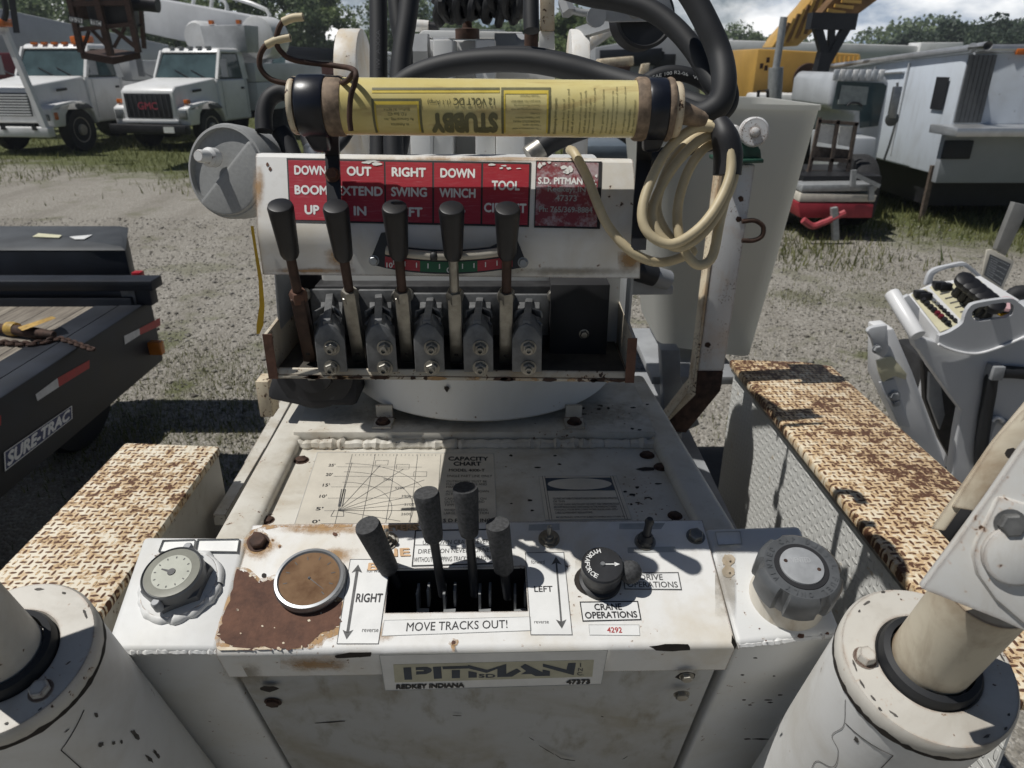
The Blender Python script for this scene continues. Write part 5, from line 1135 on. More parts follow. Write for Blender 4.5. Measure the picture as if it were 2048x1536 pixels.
# ---- white bucket behind the post : its own thing
YB = 1.86
top = [(1292, 214), (1650, 222)]; bot = [(1318, 690), (1508, 716)]
def ringR(pa, pb, Y, dep, rad, n=6):
    a, c = AY(*pa, Y), AY(*pb, Y); w = c.x - a.x; pts = []
    for cx, cy, s0 in ((rad, rad, 180), (w - rad, rad, 270), (w - rad, dep - rad, 0), (rad, dep - rad, 90)):
        for k in range(n + 1):
            an = R(s0 + 90 * k / n); f = cx / w; pts.append(Vector((a.x + cx + rad * math.cos(an), a.y + cy + rad * math.sin(an), a.z + (c.z - a.z) * ((cx + rad * math.cos(an)) / w))))
    return pts
bb = B(FIBER); r0 = ringR(*bot, YB + .06, .36, .05); r1 = ringR(*top, YB, .46, .05); r1b = [p + Vector((0, 0, .012)) for p in ringR((1286, 214), (1656, 222), YB - .01, .48, .055)]
r1c = ringR((1286, 214), (1656, 222), YB - .01, .48, .055)
inn = [p + Vector((0, 0, .012)) for p in ringR((1298, 214), (1644, 222), YB + .012, .436, .045)]; inb = ringR((1325, 680), (1500, 705), YB + .07, .34, .045)
bb.loft([r0, r1, r1c, r1b, inn, inb]); 
tag(bb.build("work_bucket", None, smooth=50), "tall pale fibreglass work bucket standing behind the rusty white post", "bucket")
# ================================================================ ground
m = N("gravel and grass ground")
sx = m.n('ShaderNodeSeparateXYZ'); m.l(m.co(), sx.inputs[0])
big = m.noise(.55, 6, .6); mid = m.noise(2.2, 8, .65); fine = m.noise(28, 8, .75); vf = m.noise(110, 4, .7)
vo = m.n('ShaderNodeTexVoronoi'); vo.inputs['Scale'].default_value = 60; vo.inputs['Randomness'].default_value = 1; m.l(m.co(), vo.inputs['Vector'])
vo2 = m.n('ShaderNodeTexVoronoi'); vo2.inputs['Scale'].default_value = 130; m.l(m.co(), vo2.inputs['Vector'])
sep = m.n('ShaderNodeSeparateColor'); m.l(vo.outputs['Color'], sep.inputs[0]); sep2 = m.n('ShaderNodeSeparateColor'); m.l(vo2.outputs['Color'], sep2.inputs[0])
stone = m.mix(m.math('MULTIPLY', sep.outputs[0], sep2.outputs[1]), (0.23, 0.212, 0.18), (0.56, 0.53, 0.475))
stone = m.mix(m.step(fine, .4, .8), stone, (0.29, 0.265, 0.225)); stone = m.mix(m.step(vf, .62, .75), stone, (.58, .56, .52))
stone = m.mix(m.math('MULTIPLY', m.step(mid, .5, .75), .5), stone, (0.24, 0.215, 0.17))
rut = m.noise(1.1, 5, .55, scale3=(1.6, .18, 1)); stone = m.mix(m.math('MULTIPLY', m.step(rut, .46, .68), .45), stone, (.19, .17, .14))
grass = m.mix(fine, (0.05, 0.065, 0.018), (0.16, 0.17, 0.06))
yb = m.math('SUBTRACT', sx.outputs[1], m.math('ADD', 9.6, m.math('MULTIPLY', sx.outputs[0], -.46)))
gm = m.math('ADD', yb, m.math('MULTIPLY', m.math('SUBTRACT', mid, .5), 5.0))
gmask = m.step(gm, -.8, 1.2)
patch = m.step(m.math('ADD', big, m.math('MULTIPLY', m.math('SUBTRACT', mid, .5), .7)), .56, .72)
near = m.step(sx.outputs[1], 6.0, 4.0)
gmask = m.math('MAXIMUM', gmask, m.math('MULTIPLY', patch, m.math('ADD', .35, m.math('MULTIPLY', near, .45))))
c = m.mix(gmask, stone, grass)
hb = m.math('ADD', m.math('MULTIPLY', vo.outputs['Distance'], -1.2), m.math('ADD', fine, m.math('MULTIPLY', vf, .5))); m.bump(hb, .8, .012)
GROUND = m.fin(c, .95)
b = B(GROUND); S = 150; xs = [-S, -60, -20, 0, 20, 60, S]; ys = [-20, -5, 5, 15, 30, 80, 150]
idx = [[b.pv((x, y, 0)) for x in xs] for y in ys]
for j in range(len(ys) - 1):
    for i in range(len(xs) - 1): b.fi((idx[j][i], idx[j][i + 1], idx[j + 1][i + 1], idx[j + 1][i]))
tag(b.build("ground", None, smooth=0, loc=(0, 0, 0)), kind='structure')
# ---------------------------------------------------------------- grass blades, stones
rng = np.random.default_rng(5)
def np_mesh(name, V, F, mat, loc=(0, 0, 0), parent=None):
    me = bpy.data.meshes.new(name); V = np.asarray(V, dtype=np.float32); n = F.shape[1]
    me.vertices.add(len(V)); me.vertices.foreach_set('co', V.ravel()); me.loops.add(F.size); me.loops.foreach_set('vertex_index', F.ravel().astype(np.int32))
    me.polygons.add(len(F)); me.polygons.foreach_set('loop_start', np.arange(0, F.size, n, dtype=np.int32)); me.update(calc_edges=True); me.materials.append(mat)
    ob = bpy.data.objects.new(name, me); COL.objects.link(ob); ob.location = loc
    if parent: ob.parent = parent
    return ob
def leafmat(name, dark, light, rough=.6):
    q = N(name); g = q.n('ShaderNodeNewGeometry'); q.set(q.p.inputs['Base Color'], q.mix(g.outputs['Random Per Island'], dark, light)); q.p.inputs['Roughness'].default_value = rough
    tr = q.n('ShaderNodeBsdfTranslucent'); q.l(q.mix(g.outputs['Random Per Island'], dark, light), tr.inputs[0]); ad = q.n('ShaderNodeMixShader'); ad.inputs[0].default_value = .35
    q.l(q.p.outputs[0], ad.inputs[1]); q.l(tr.outputs[0], ad.inputs[2]); q.l(ad.outputs[0], q.out.inputs[0]); return q.m
BLADE = leafmat("grass blade", (0.06, 0.08, 0.018), (0.25, 0.25, 0.09))
def blades(X, Y, h):
    n = len(X); a = rng.uniform(0, 6.283, n); w = h * .09; lean = rng.normal(0, .35, (n, 2)) * h[:, None]
    dx, dy = np.cos(a) * w, np.sin(a) * w
    V = np.empty((n, 3, 3)); V[:, 0] = np.stack([X - dx, Y - dy, np.zeros(n) - .01], 1); V[:, 1] = np.stack([X + dx, Y + dy, np.zeros(n) - .01], 1); V[:, 2] = np.stack([X + lean[:, 0], Y + lean[:, 1], h], 1)
    return V.reshape(-1, 3)
Vs = []
n = 190000; Y = 6.5 + 38 * rng.random(n) ** 1.9; X = rng.uniform(-1, 1, n) * Y * .75
k = (Y - (9.9 - .46 * X) + rng.normal(0, .9, n) + 1.2 * np.sin(X * 1.7) * np.cos(Y * 1.3)) > 0; X, Y = X[k], Y[k]
Vs.append(blades(X, Y, rng.uniform(.03, .10, len(X)) * (1 + .6 * (rng.random(len(X)) > .9))))
cx = np.concatenate([rng.uniform(-2.3, -.75, 60), rng.uniform(.6, 3.4, 40)]); cy = np.concatenate([rng.uniform(2.4, 4.6, 60), rng.uniform(2.6, 7.5, 40)])
kk = np.repeat(np.arange(100), 260); X = cx[kk] + rng.normal(0, .20, len(kk)); Y = cy[kk] + rng.normal(0, .16, len(kk)); Vs.append(blades(X, Y, rng.uniform(.008, .04, len(X))))
V = np.concatenate(Vs); ob = np_mesh("grass", V, np.arange(len(V)).reshape(-1, 3), BLADE); tag(ob, kind='stuff')
STONEM = leafmat("loose stones", (.16, .145, .12), (.46, .44, .40), .9)
n = 26000; Y = rng.uniform(2.0, 9, n); X = rng.uniform(-1, 1, n) * Y * .72; s = rng.uniform(.004, .012, n) * (1 + (rng.random(n) > .97) * 1.0)
oc = np.array([[1, 0, 0], [-1, 0, 0], [0, 1, 0], [0, -1, 0], [0, 0, .7], [0, 0, -.4]]); V = np.stack([X, Y, s * .2], 1)[:, None, :] + oc[None] * s[:, None, None] * rng.uniform(.6, 1.4, (n, 6, 1))
f = np.array([[0, 2, 4], [2, 1, 4], [1, 3, 4], [3, 0, 4], [2, 0, 5], [1, 2, 5], [3, 1, 5], [0, 3, 5]]); F = (np.arange(n)[:, None, None] * 6 + f[None]).reshape(-1, 3)
tag(np_mesh("gravel_stones", V.reshape(-1, 3), F, STONEM), kind='stuff')
# ---------------------------------------------------------------- trees
BARK = plain("bark", (.10, .08, .06), .9, 0, .3, 8, .5)
LEAVES = [leafmat("leaves deep green", (.08, .12, .065), (.22, .28, .14)), leafmat("leaves mid green", (.09, .14, .06), (.25, .31, .13)), leafmat("leaves dark conifer", (.035, .06, .045), (.10, .14, .085))]
def tree(x, y, h, w, kind, label, leaves=2600, ls=.24, low=.18, group="trees beyond the machine yard"):
    t = empty("tree", (x, y, 0), label, "tree", group); b_ = B(BARK)
    b_.tube([(x, y, -.1), (x + .1, y, h * .3), (x - .1, y + .1, h * .75)], [.22, .16, .05], 8, 3)
    for k in range(5):
        a = k * 1.3; z0 = h * (.25 + .1 * k); b_.tube([(x, y, z0), (x + math.cos(a) * w * .4, y + math.sin(a) * w * .4, z0 + h * .16)], [.07, .02], 6, 2)
    b_.build("trunk", t)
    nc = 46; u = rng.normal(0, 1, (nc, 3)); u /= np.linalg.norm(u, axis=1)[:, None]; rad = rng.uniform(.25, 1, nc) ** .5
    zz = u[:, 2] * rad; C_ = np.stack([u[:, 0] * rad * w, u[:, 1] * rad * w, h * (low + (1 - low) * (.5 + .5 * zz)) ], 1)
    taper = 1 - .45 * np.clip(zz, 0, 1) ** 1.5; C_[:, :2] *= taper[:, None]
    cr = rng.uniform(.16, .34, nc) * w
    ci = rng.integers(0, nc, leaves); d = rng.normal(0, 1, (leaves, 3)); d /= np.linalg.norm(d, axis=1)[:, None]
    P = C_[ci] + d * cr[ci][:, None] * rng.uniform(.5, 1.1, leaves)[:, None] * np.array([1, 1, .75])
    A = rng.normal(0, 1, (leaves, 3)); A /= np.linalg.norm(A, axis=1)[:, None]; Bv = np.cross(A, rng.normal(0, 1, (leaves, 3))); Bv /= np.linalg.norm(Bv, axis=1)[:, None]
    s = (ls * rng.uniform(.5, 1.3, leaves))[:, None]
    V = np.stack([P - A * s, P - Bv * s * .6, P + A * s, P + Bv * s * .6], 1).reshape(-1, 3)
    np_mesh("crown", V, np.arange(len(V)).reshape(-1, 4), LEAVES[kind], (0, 0, 0), t)
def treepx(u, vtop, Y, wpx, kind, label, **k):
    P = AY(u, vtop, Y); tree(P.x, Y, P.z, wpx * depth(P) / FPX, kind, label, **k)
TR = [(-40, -60, 52, 120, 0, "tall dark tree at the far left behind the long white boom"), (60, -40, 60, 110, 1, "mid green tree behind the long white boom, left of the rusty lattice basket"), (190, -70, 56, 120, 0, "dark green tree rising behind the rusty lattice basket"),
      (330, -60, 62, 110, 0, "deep green tree behind the white boom with top rails"), (450, -70, 58, 110, 1, "leafy tree behind the elbow of the white boom with top rails"), (560, -45, 60, 90, 0, "deep green tree just right of the white boom elbow"), (640, -18, 64, 80, 1, "round green tree left of the sky gap beside the black hoses"),
      (706, 58, 75, 50, 0, "low tree below the sky gap beside the black hoses"), (790, -30, 66, 90, 0, "green tree hidden partly by the two upright black hoses"), (930, 38, 80, 80, 1, "low tree under the coiled black hose"), (1010, 42, 72, 70, 0, "low green tree right of the coiled black hose"), (1150, 20, 48, 95, 1, "bright green tree between the rusty rod and the black pulley"),
      (1240, 70, 80, 80, 0, "low tree below the black pulley"), (1400, 62, 110, 90, 0, "distant tree inside the big black hose loop"), (1480, 56, 100, 80, 0, "distant tree just right of the big black hose loop"), (1560, 74, 110, 70, 1, "distant tree behind the exhaust stack"),
      (1830, 66, 95, 60, 2, "dark distant tree left of the tall conifers, behind the white boom tip"), (1915, 42, 85, 75, 2, "dark pointed tree above the roof of the white box trailer"), (2010, 40, 80, 80, 2, "dark tree above the right end of the white box trailer"), (2110, 20, 80, 90, 2, "dark tree at the far right edge of the picture"), (1745, 100, 100, 60, 2, "low dark tree right of the yellow crane boom")]
for a in TR: treepx(*a, leaves=9000 if a[0] < 1200 else 5000, ls=.15 if a[2] < 70 else .22)
# a distant wood closing the skyline
V = []; n = 60000; X = rng.uniform(-120, 120, n); Yd = rng.uniform(118, 135, n); hh = 6.0 + 1.6 * np.sin(X * .11) + 1.2 * np.sin(X * .31 + 1) + .5 * np.sin(X * .9); Z = rng.uniform(0, 1, n) ** .8 * hh
P = np.stack([X, Yd, Z], 1); A = rng.normal(0, 1, (n, 3)); A /= np.linalg.norm(A, axis=1)[:, None]; Bv = np.cross(A, rng.normal(0, 1, (n, 3))); Bv /= np.linalg.norm(Bv, axis=1)[:, None]
V = np.stack([P - A * .34, P - Bv * .24, P + A * .34, P + Bv * .24], 1).reshape(-1, 3)
tag(np_mesh("far_woods", V, np.arange(len(V)).reshape(-1, 4), LEAVES[0]), kind='stuff')

# ---------------------------------------------------------------- thin summer haze
hz = bpy.data.materials.new("haze air"); hz.use_nodes = True; hz.node_tree.nodes.clear()
ho = hz.node_tree.nodes.new('ShaderNodeOutputMaterial'); hv = hz.node_tree.nodes.new('ShaderNodeVolumePrincipled')
hv.inputs['Color'].default_value = (.86, .92, 1.0, 1); hv.inputs['Density'].default_value = .0009; hv.inputs['Anisotropy'].default_value = .2
hz.node_tree.links.new(hv.outputs[0], ho.inputs['Volume'])
b = B(hz); b.box((0, 64, 6.5), 153, 88, 7.6); tag(b.build("haze", None, smooth=0), kind='stuff')
# ================================================================ other machines in the yard
def Z(P): return tuple(P)
# ---------------------------------------------------------------- flatbed trailer at the left
NAVYS = plain("navy black trailer steel", (.009, .012, .019), .55, 0, .35, 8, .2)
m = N("weathered deck boards"); sx = m.n('ShaderNodeSeparateXYZ'); m.l(m.co(), sx.inputs[0])
pk = m.math('FRACT', m.math('DIVIDE', sx.outputs[0], .14)); gap = m.math('ADD', m.step(pk, .03, 0), m.step(pk, .97, 1.0)); g = m.noise(6, 8, .7, scale3=(14, 1, 1)); g2 = m.noise(3, 6, .6)
bi = m.math('FLOOR', m.math('DIVIDE', sx.outputs[0], .14)); wnz = m.n('ShaderNodeTexWhiteNoise', noise_dimensions='1D'); m.l(bi, wnz.inputs['W'])
c = m.mix(m.step(g, .3, .7), (.12, .10, .08), (.36, .32, .26)); c = m.mix(m.math('MULTIPLY', wnz.outputs[0], .4), c, (.14, .12, .10)); c = m.mix(m.step(g2, .5, .7), c, (.11, .09, .07)); c = m.mix(gap, c, (.012, .01, .01))
m.bump(m.math('SUBTRACT', g, m.math('MULTIPLY', gap, 2)), .5, .004); BOARDS = m.fin(c, .85)
ZD = .80
xr = AZ(145, 706, ZD).x; yfar = AZ(290, 610, ZD).y
tl = empty("flatbed_trailer", (xr - .8, 2.5, 0), "navy black flatbed trailer with weathered wooden deck and red white tape", "trailer")
bb = B(BOARDS); bb.box((xr - 1.22, yfar / 2 - .3, ZD - .018), 1.02, yfar / 2 + .27, .02); bb.mat(NAVYS).box((xr - .15, yfar / 2 - .3, ZD - .014), .048, yfar / 2 + .27, .02); bb.build("wooden_deck", tl)
bb = B(NAVYS); bb.box((xr - .05, yfar / 2 - .25, ZD - .135), .05, yfar / 2 + .31, .143); rail = bb.build("side_rail", tl, .008)
SPL = Plane((xr + .001, 0, 0), (1, 0, 0))
REFW = plain("white reflective tape", (.62, .62, .62), .35, 0, .1, 40); REFR = plain("red reflective tape", (.40, .012, .02), .35, 0, .1, 40)
for mat_, q in ((REFW, [(248, 672), (279, 657), (280, 670), (250, 689)]), (REFR, [(279, 657), (320, 635), (321, 651), (280, 670)]), (REFW, [(71, 789), (115, 756), (118, 774), (75, 802)]), (REFR, [(115, 756), (179, 720), (179, 736), (118, 774)]), (REFR, [(-40, 856), (2, 830), (2, 850), (-40, 880)])):
    b2 = B(mat_); b2.face([SPL.at(*p, .001) for p in q]); b2.build("reflective_tape", rail, smooth=0)
def stq(bb, fn):
    bb.mat(WHINK); g_ = lambda s, t: fn(s + .03 * (.5 - t), t); bb.text(qsub(g_, .05, .16, .95, .84), "SURE-TRAC", .058)
BLUEP = plain("blue badge", (.02, .035, .12), .35, 0, .1, 30)
decal(SPL, [(8, 905), (144, 811), (145, 837), (10, 943)], BLUEP, rail, WHINK, 2, extra=stq, lift=.002, name="name_badge")
bb = B(NAVYS); bb.box((xr - 1.1, yfar + .02, ZD - .10), 1.06, .05, .14); bb.mat(NAVYS); bb.build("end_beam", tl, .006)
yb = yfar + .02
pr = AY(305, 566, yb); pz = pr.z
bb = B(NAVYS); bb.box((pr.x - 1.2, yb, pz), 1.22, .05, .022); bb.build("end_rail", tl, .005)
for u in (294, 268): P = AY(u, 600, yb); b2 = B(NAVYS if u > 280 else plain("scraped post", (.20, .20, .20), .5, .3, .3, 30)); b2.box((P.x, yb, (pz + ZD) / 2), .035, .03, (pz - ZD) / 2); b2.build("rail_post", tl, .004)
bb = B(plain("amber lens", (.5, .16, .02), .25)); P = AY(312, 695, yb - .05); bb.box(P, .03, .02, .03); bb.mat(INK).box(P + Vector((-.06, .0, 0)), .03, .03, .045); bb.build("marker_light", tl, .006)
bb = B(REFR); bb.box(AY(276, 548, yb + .1), .02, .02, .012); bb.build("red_lamp", tl, .005)
bb = B(RUBBER)
for y in (2.3, 3.2): bb.lathe((xr - .62, y, .33), (1, 0, 0), [(.2, -.1), (.32, -.09), (.33, -.07), (.33, .07), (.32, .09), (.2, .1)], 32)
bb.build("tyre", tl)
# long box beyond the end rail, with two sheets of paper on it
yk = yb + .28; a = AY(-120, 500, yk); c = AY(252, 505, yk)
bx = B(NAVYS); zt, zb_ = AY(120, 500, yk).z, AY(120, 600, yk).z
back = .38; bxr = AY(256, 476, yk + back).x
bx.loft([[Vector((a.x, yk, zb_)), Vector((c.x, yk, zb_)), Vector((bxr, yk + back, zb_)), Vector((a.x, yk + back, zb_))], [Vector((a.x, yk, zt)), Vector((c.x, yk, zt)), Vector((bxr, yk + back, zt + .02)), Vector((a.x, yk + back, zt + .02))]])
body = bx.build("end_box", tl, .01)
bx = B(plain("dusty box lid", (.05, .055, .06), .6, 0, .3, 6, .2)); bx.loft([[Vector((a.x, yk - .015, zt + .001)), Vector((c.x + .01, yk - .015, zt + .001)), Vector((bxr + .01, yk + back + .01, zt + .021)), Vector((a.x, yk + back + .01, zt + .021))], [Vector((a.x, yk + .01, zt + .015)), Vector((c.x - .02, yk + .01, zt + .015)), Vector((bxr - .02, yk + back - .02, zt + .035)), Vector((a.x, yk + back - .02, zt + .035))]]); bx.build("lid", body, .003)
LP = Plane((0, yk, zt + .015), (0, -.052, 1))
for q, mt, lb in (([(77, 467), (124, 471), (118, 476), (65, 474)], plain("yellowed paper", (.62, .60, .42), .7, 0, .1, 30), "yellowed sheet of paper lying on the lid of the trailer's black box"), ([(139, 474), (185, 470), (168, 479), (150, 479)], DEC_W, "white sheet of paper lying beside the yellowed one on the black box lid")):
    b2 = B(mt); P = [LP.at(*p, .004) for p in q]; b2.prism(P, Vector((0, 0, .002))); tag(b2.build("paper_sheet", None), lb, "paper", "papers on the trailer box")
# chain, binder, on the deck
ch = empty("chain", Z(AZ(80, 690, ZD)), "rusty chain lying across the wooden trailer deck", "chain")
cpx = [(-15, 684), (20, 686), (60, 688), (90, 684), (115, 678), (140, 683), (165, 692), (186, 699)]
P = catmull([AZ(u, v, ZD + .014) for u, v in cpx], 6); tot = 0; k = 0
L = [0]
for a_, c_ in zip(P, P[1:]): L.append(L[-1] + (c_ - a_).length)
nl = 22
for i in range(nl):
    s_ = L[-1] * (i + .5) / nl; j = max(0, min(len(P) - 2, int(np.searchsorted(L, s_)) - 1)); p = P[j].lerp(P[j + 1], (s_ - L[j]) / max(1e-6, L[j + 1] - L[j])); d = (P[j + 1] - P[j]).normalized(); sd = Vector((0, 0, 1)).cross(d) if i % 2 else Vector((0, 0, 1)); ln_ = L[-1] / nl * .72
    b2 = B(DKRUST); b2.tube([p + d * (ln_ * math.cos(a2)) + sd * (ln_ * .55 * math.sin(a2)) for a2 in (6.2832 * q_ / 12 for q_ in range(13))], .0055, 6, 1, False); b2.build("link", ch)
bd = empty("load_binder", Z(AZ(50, 665, ZD)), "ratchet load binder with yellow handle lying on the wooden trailer deck", "load binder")
b2 = B(DKRUST); b2.tube([AZ(-20, 654, ZD + .03), AZ(30, 660, ZD + .03), AZ(75, 667, ZD + .025), AZ(108, 671, ZD + .02)], [.016, .02, .022, .016], 12, 3); b2.build("barrel", bd)
b2 = B(plain("worn yellow handle", (.42, .26, .06), .5, 0, .3, 40)); b2.loft([[AZ(34, 655, ZD + .05), AZ(44, 662, ZD + .05), AZ(44, 662, ZD + .035), AZ(34, 655, ZD + .035)], [AZ(104, 632, ZD + .07), AZ(113, 636, ZD + .07), AZ(113, 636, ZD + .05), AZ(104, 632, ZD + .05)]]); b2.build("handle", bd, .004)
b2 = B(plain("binder yellow", (.46, .30, .07), .5, 0, .3, 40)); b2.lathe(AZ(25, 658, ZD + .03), (1, -.3, 0), [(.026, -.02), (.028, 0), (.026, .02)], 16); b2.build("ratchet_ring", bd)

# ---------------------------------------------------------------- trucks of the far row
TW = paint("truck white paint", (.74, .745, .74), dirt=(.42, .40, .35), dirt_a=.35, rust=.04, sc=.35, rough=.28, streak=.15)
TWD = plain("truck grey white paint", (.55, .56, .57), .4, 0, .08, 2)
TGL = plain("truck glass", (.055, .085, .09), .06, 0, .3, 2)
TBK = plain("truck black", (.012, .012, .014), .5, 0, .3, 8)
TYR = plain("truck tyre", (.02, .02, .021), .8, 0, .3, 20)
AMB = plain("amber lamp", (.55, .14, .02), .25); LMP = plain("headlamp lens", (.22, .23, .23), .1, .3); RIM = plain("painted rim", (.42, .38, .33), .5, .2, .2, 20)
TRED = plain("truck red letters", (.34, .05, .07), .4); TEAL = plain("cab interior", (.06, .075, .07), .7)
def lbox(b_, x0, x1, y0, y1, z0, z1, top=None):
    t_ = top or (x0, x1, y0, y1)
    return b_.loft([[(x0, y0, z0), (x1, y0, z0), (x1, y1, z0), (x0, y1, z0)], [(t_[0], t_[2], z1), (t_[1], t_[2], z1), (t_[1], t_[3], z1), (t_[0], t_[3], z1)]])
def truck(style, px, y, th, sc, label, beacon=True):
    o = AY(px, 300, y); o.z = 0
    X = Matrix.Translation(o) @ Matrix.Rotation(th, 4, 'Z') @ Matrix.Scale(sc, 4)
    root = empty("bucket_truck", Z(o), label, "truck", "white utility trucks parked in the far row")
    def nb(mat_): b_ = B(mat_); b_.X = X; return b_
    gm = style == 'g'
    b_ = nb(TW)    # hood with sloping nose
    hw = .78 if gm else .72
    b_.loft([[(-hw, .10, .72), (hw, .10, .72), (hw, .12, 1.42), (-hw, .12, 1.42)], [(-hw, .22, .70), (hw, .22, .70), (hw * .97, .26, 1.53), (-hw * .97, .26, 1.53)], [(-.98, 1.7, .70), (.98, 1.7, .70), (.93, 1.7, 1.70), (-.93, 1.7, 1.70)]]); b_.build("hood", root, .05, 3)
    for s in (-1, 1):  # fenders with wheel arch
        b_ = nb(TW); prof = [(.16, .62), (.14, 1.02), (.30, 1.10), (.9, 1.16), (1.3, 1.14), (1.62, .98), (1.72, .62)] + [(1.08 + .56 * math.cos(a), .62 + .50 * math.sin(a)) for a in (R(0), R(30), R(60), R(90), R(120), R(150), R(180))]
        b_.loft([[(s * .66, yy_, zz_) for yy_, zz_ in prof], [(s * 1.10, yy_, zz_) for yy_, zz_ in prof]]); fe = b_.build("front_fender", root, .03, 2)
        b_ = nb(LMP); lbox(b_, *sorted((s * .82, s * 1.04)), .11, .15, .76, .98) if gm else lbox(b_, *sorted((s * .76, s * 1.02)), .11, .15, .76, .90); b_.build("headlight", fe, .01)
        b_ = nb(AMB); lbox(b_, *sorted((s * .92, s * 1.04)), .24, .36, 1.12, 1.22) if gm else lbox(b_, *sorted((s * 1.04, s * 1.115)), .2, .32, .78, .94); b_.build("turn_signal", fe, .01)
        b_ = nb(TYR); b_.lathe((s * .92, 1.08, .50), (s, 0, 0), [(.30, -.12), (.47, -.13), (.50, -.09), (.50, .10), (.47, .14), (.30, .12)], 36); wh = b_.build("wheel", root)
        b_ = nb(RIM); b_.lathe((s * .92, 1.08, .50), (s, 0, 0), [(.30, .05), (.29, .13), (.22, .10), (.13, .11), (.12, .17), (.06, .18)], 28); b_.build("rim", wh)
        b_ = nb(TYR); b_.lathe((s * .88, 4.9, .50), (s, 0, 0), [(.28, -.26), (.47, -.27), (.50, -.2), (.50, .2), (.47, .27), (.28, .26)], 28); b_.build("wheel", root)
        b_ = nb(CHROME); b_.tube([X and (s * 1.0, 1.75, 1.7), (s * 1.25, 1.65, 1.85), (s * 1.25, 1.65, 2.2)], .015, 6, 2); lbox(b_, *sorted((s * 1.18, s * 1.36)), 1.62, 1.66, 1.72, 2.15); b_.build("mirror", root)
    b_ = nb(TBK)  # grille
    if gm:
        lbox(b_, -.66, .66, .085, .12, .78, 1.36); gr = b_.build("grille", root, .01)
        b_ = nb(plain("grille slat", (.05, .05, .055), .4))
        for k in range(9): lbox(b_, -.60 + k * .145, -.57 + k * .145, .075, .086, .80, 1.34)
        b_.mat(TRED)
        b_.text(lambda s, t: (-.28 + .56 * s, .07, 1.16 - .17 * t), "GMC", .02); b_.build("grille_badge", gr, weld=False, smooth=0)
        b_ = nb(TW); lbox(b_, -.82, .82, .06, .13, .66, .755); b_.build("grille_frame", root, .02)
    else:
        lbox(b_, -.64, .64, .085, .12, .86, 1.36); gr = b_.build("grille", root, .01); b_ = nb(TW)
        for k in range(8): lbox(b_, -.63, .63, .05, .09, .88 + k * .06, .912 + k * .06)
        b_.build("grille_bars", gr, weld=False)
    b_ = nb(TBK if gm else TW); lbox(b_, -1.12, 1.12, -.12, .10, .42, .64); bu = b_.build("bumper", root, .03)
    if gm: b_ = nb(DEC_W); lbox(b_, .50, .80, -.135, -.122, .46, .60); b_.build("licence_plate", bu)
    else:
        b_ = nb(TBK)
        for x_ in (-.8, .0, .8): lbox(b_, x_ - .05, x_ + .05, -.16, -.12, .58, .66)
        b_.build("tow_hook", bu, weld=False)
    # cab
    b_ = nb(TW); lbox(b_, -1.0, 1.0, 1.66, 3.05, .62, 1.66); cab_ = b_.build("cab", root, .05, 3)
    b_ = nb(TEAL); b_.loft([[(-.93, 1.72, 1.665), (.93, 1.72, 1.665), (.93, 2.98, 1.665), (-.93, 2.98, 1.665)], [(-.85, 2.10, 2.32), (.85, 2.10, 2.32), (.85, 2.92, 2.32), (-.85, 2.92, 2.32)]]); b_.build("cab_interior", cab_)
    b_ = nb(TW); b_.loft([[(-.92, 2.02, 2.30), (.92, 2.02, 2.30), (.92, 3.02, 2.30), (-.92, 3.02, 2.30)], [(-.86, 2.14, 2.42), (.86, 2.14, 2.42), (.86, 2.98, 2.42), (-.86, 2.98, 2.42)]]); rf = b_.build("roof", cab_, .04, 3)
    for s in (-1, 1):
        b_ = nb(TW); b_.bar((s * .95, 1.72, 1.64), (s * .88, 2.10, 2.34), .035, .05); b_.build("pillar", cab_); b_ = nb(TW); b_.bar((s * .95, 3.0, 1.64), (s * .88, 2.96, 2.34), .035, .12); b_.build("pillar", cab_)
        b_ = nb(TGL); b_.face([(s * .955, 1.86, 1.70), (s * .955, 2.88, 1.70), (s * .90, 2.86, 2.27), (s * .90, 2.16, 2.27)]); b_.build("side_window", cab_, smooth=0)
        b_ = nb(TBK); lbox(b_, *sorted((s * 1.0, s * 1.02)), 2.7, 2.82, 1.40, 1.45); b_.build("door_handle", cab_)
        for y_ in (1.84, 2.92): b_ = nb(TWD); b_.bar((s * 1.001, y_, .74), (s * 1.001, y_, 1.63), .012, .004, Vector((0, 1, 0))); b_.build("door_seam", cab_)
        b_ = nb(TBK); b_.bar((s * .87, .75, 1.40), (s * .90, 1.05, 1.42), .012, .03); b_.build("hood_vent", root)
    b_ = nb(TGL); b_.face([(-.90, 1.715, 1.70), (.90, 1.715, 1.70), (.84, 2.065, 2.27), (-.84, 2.065, 2.27)]); b_.build("windscreen", cab_, smooth=0)
    b_ = nb(TBK); b_.bar((.1, 1.70, 1.70), (-.35, 1.80, 1.88), .01, .01); b_.bar((.6, 1.70, 1.70), (.15, 1.80, 1.88), .01, .01); b_.build("wiper", cab_, weld=False)
    for k in range(5): b_ = nb(AMB if gm is False else LMP); lbox(b_, -.62 + k * .28, -.50 + k * .28, 2.06, 2.16, 2.40, 2.46); b_.build("roof_lamp", rf)
    if beacon: b_ = nb(AMB); lbox(b_, .25, .75, 2.35, 2.60, 2.44, 2.60); b_.build("beacon", rf, .03)
    # body and frame behind
    b_ = nb(TBK); lbox(b_, -.45, .45, .3, 7.0, .55, .80); b_.build("chassis", root)
    b_ = nb(TWD); lbox(b_, -1.15, 1.15, 3.25, 7.2, .80, 1.55); ub = b_.build("utility_body", root, .02)
    b_ = nb(TWD); lbox(b_, -1.15, -.65, 3.25, 7.2, 1.56, 2.05); b_.build("side_cabinet", ub, .02); b_ = nb(TWD); lbox(b_, .65, 1.15, 3.25, 7.2, 1.56, 2.05); b_.build("side_cabinet", ub, .02)
    return root, X, nb
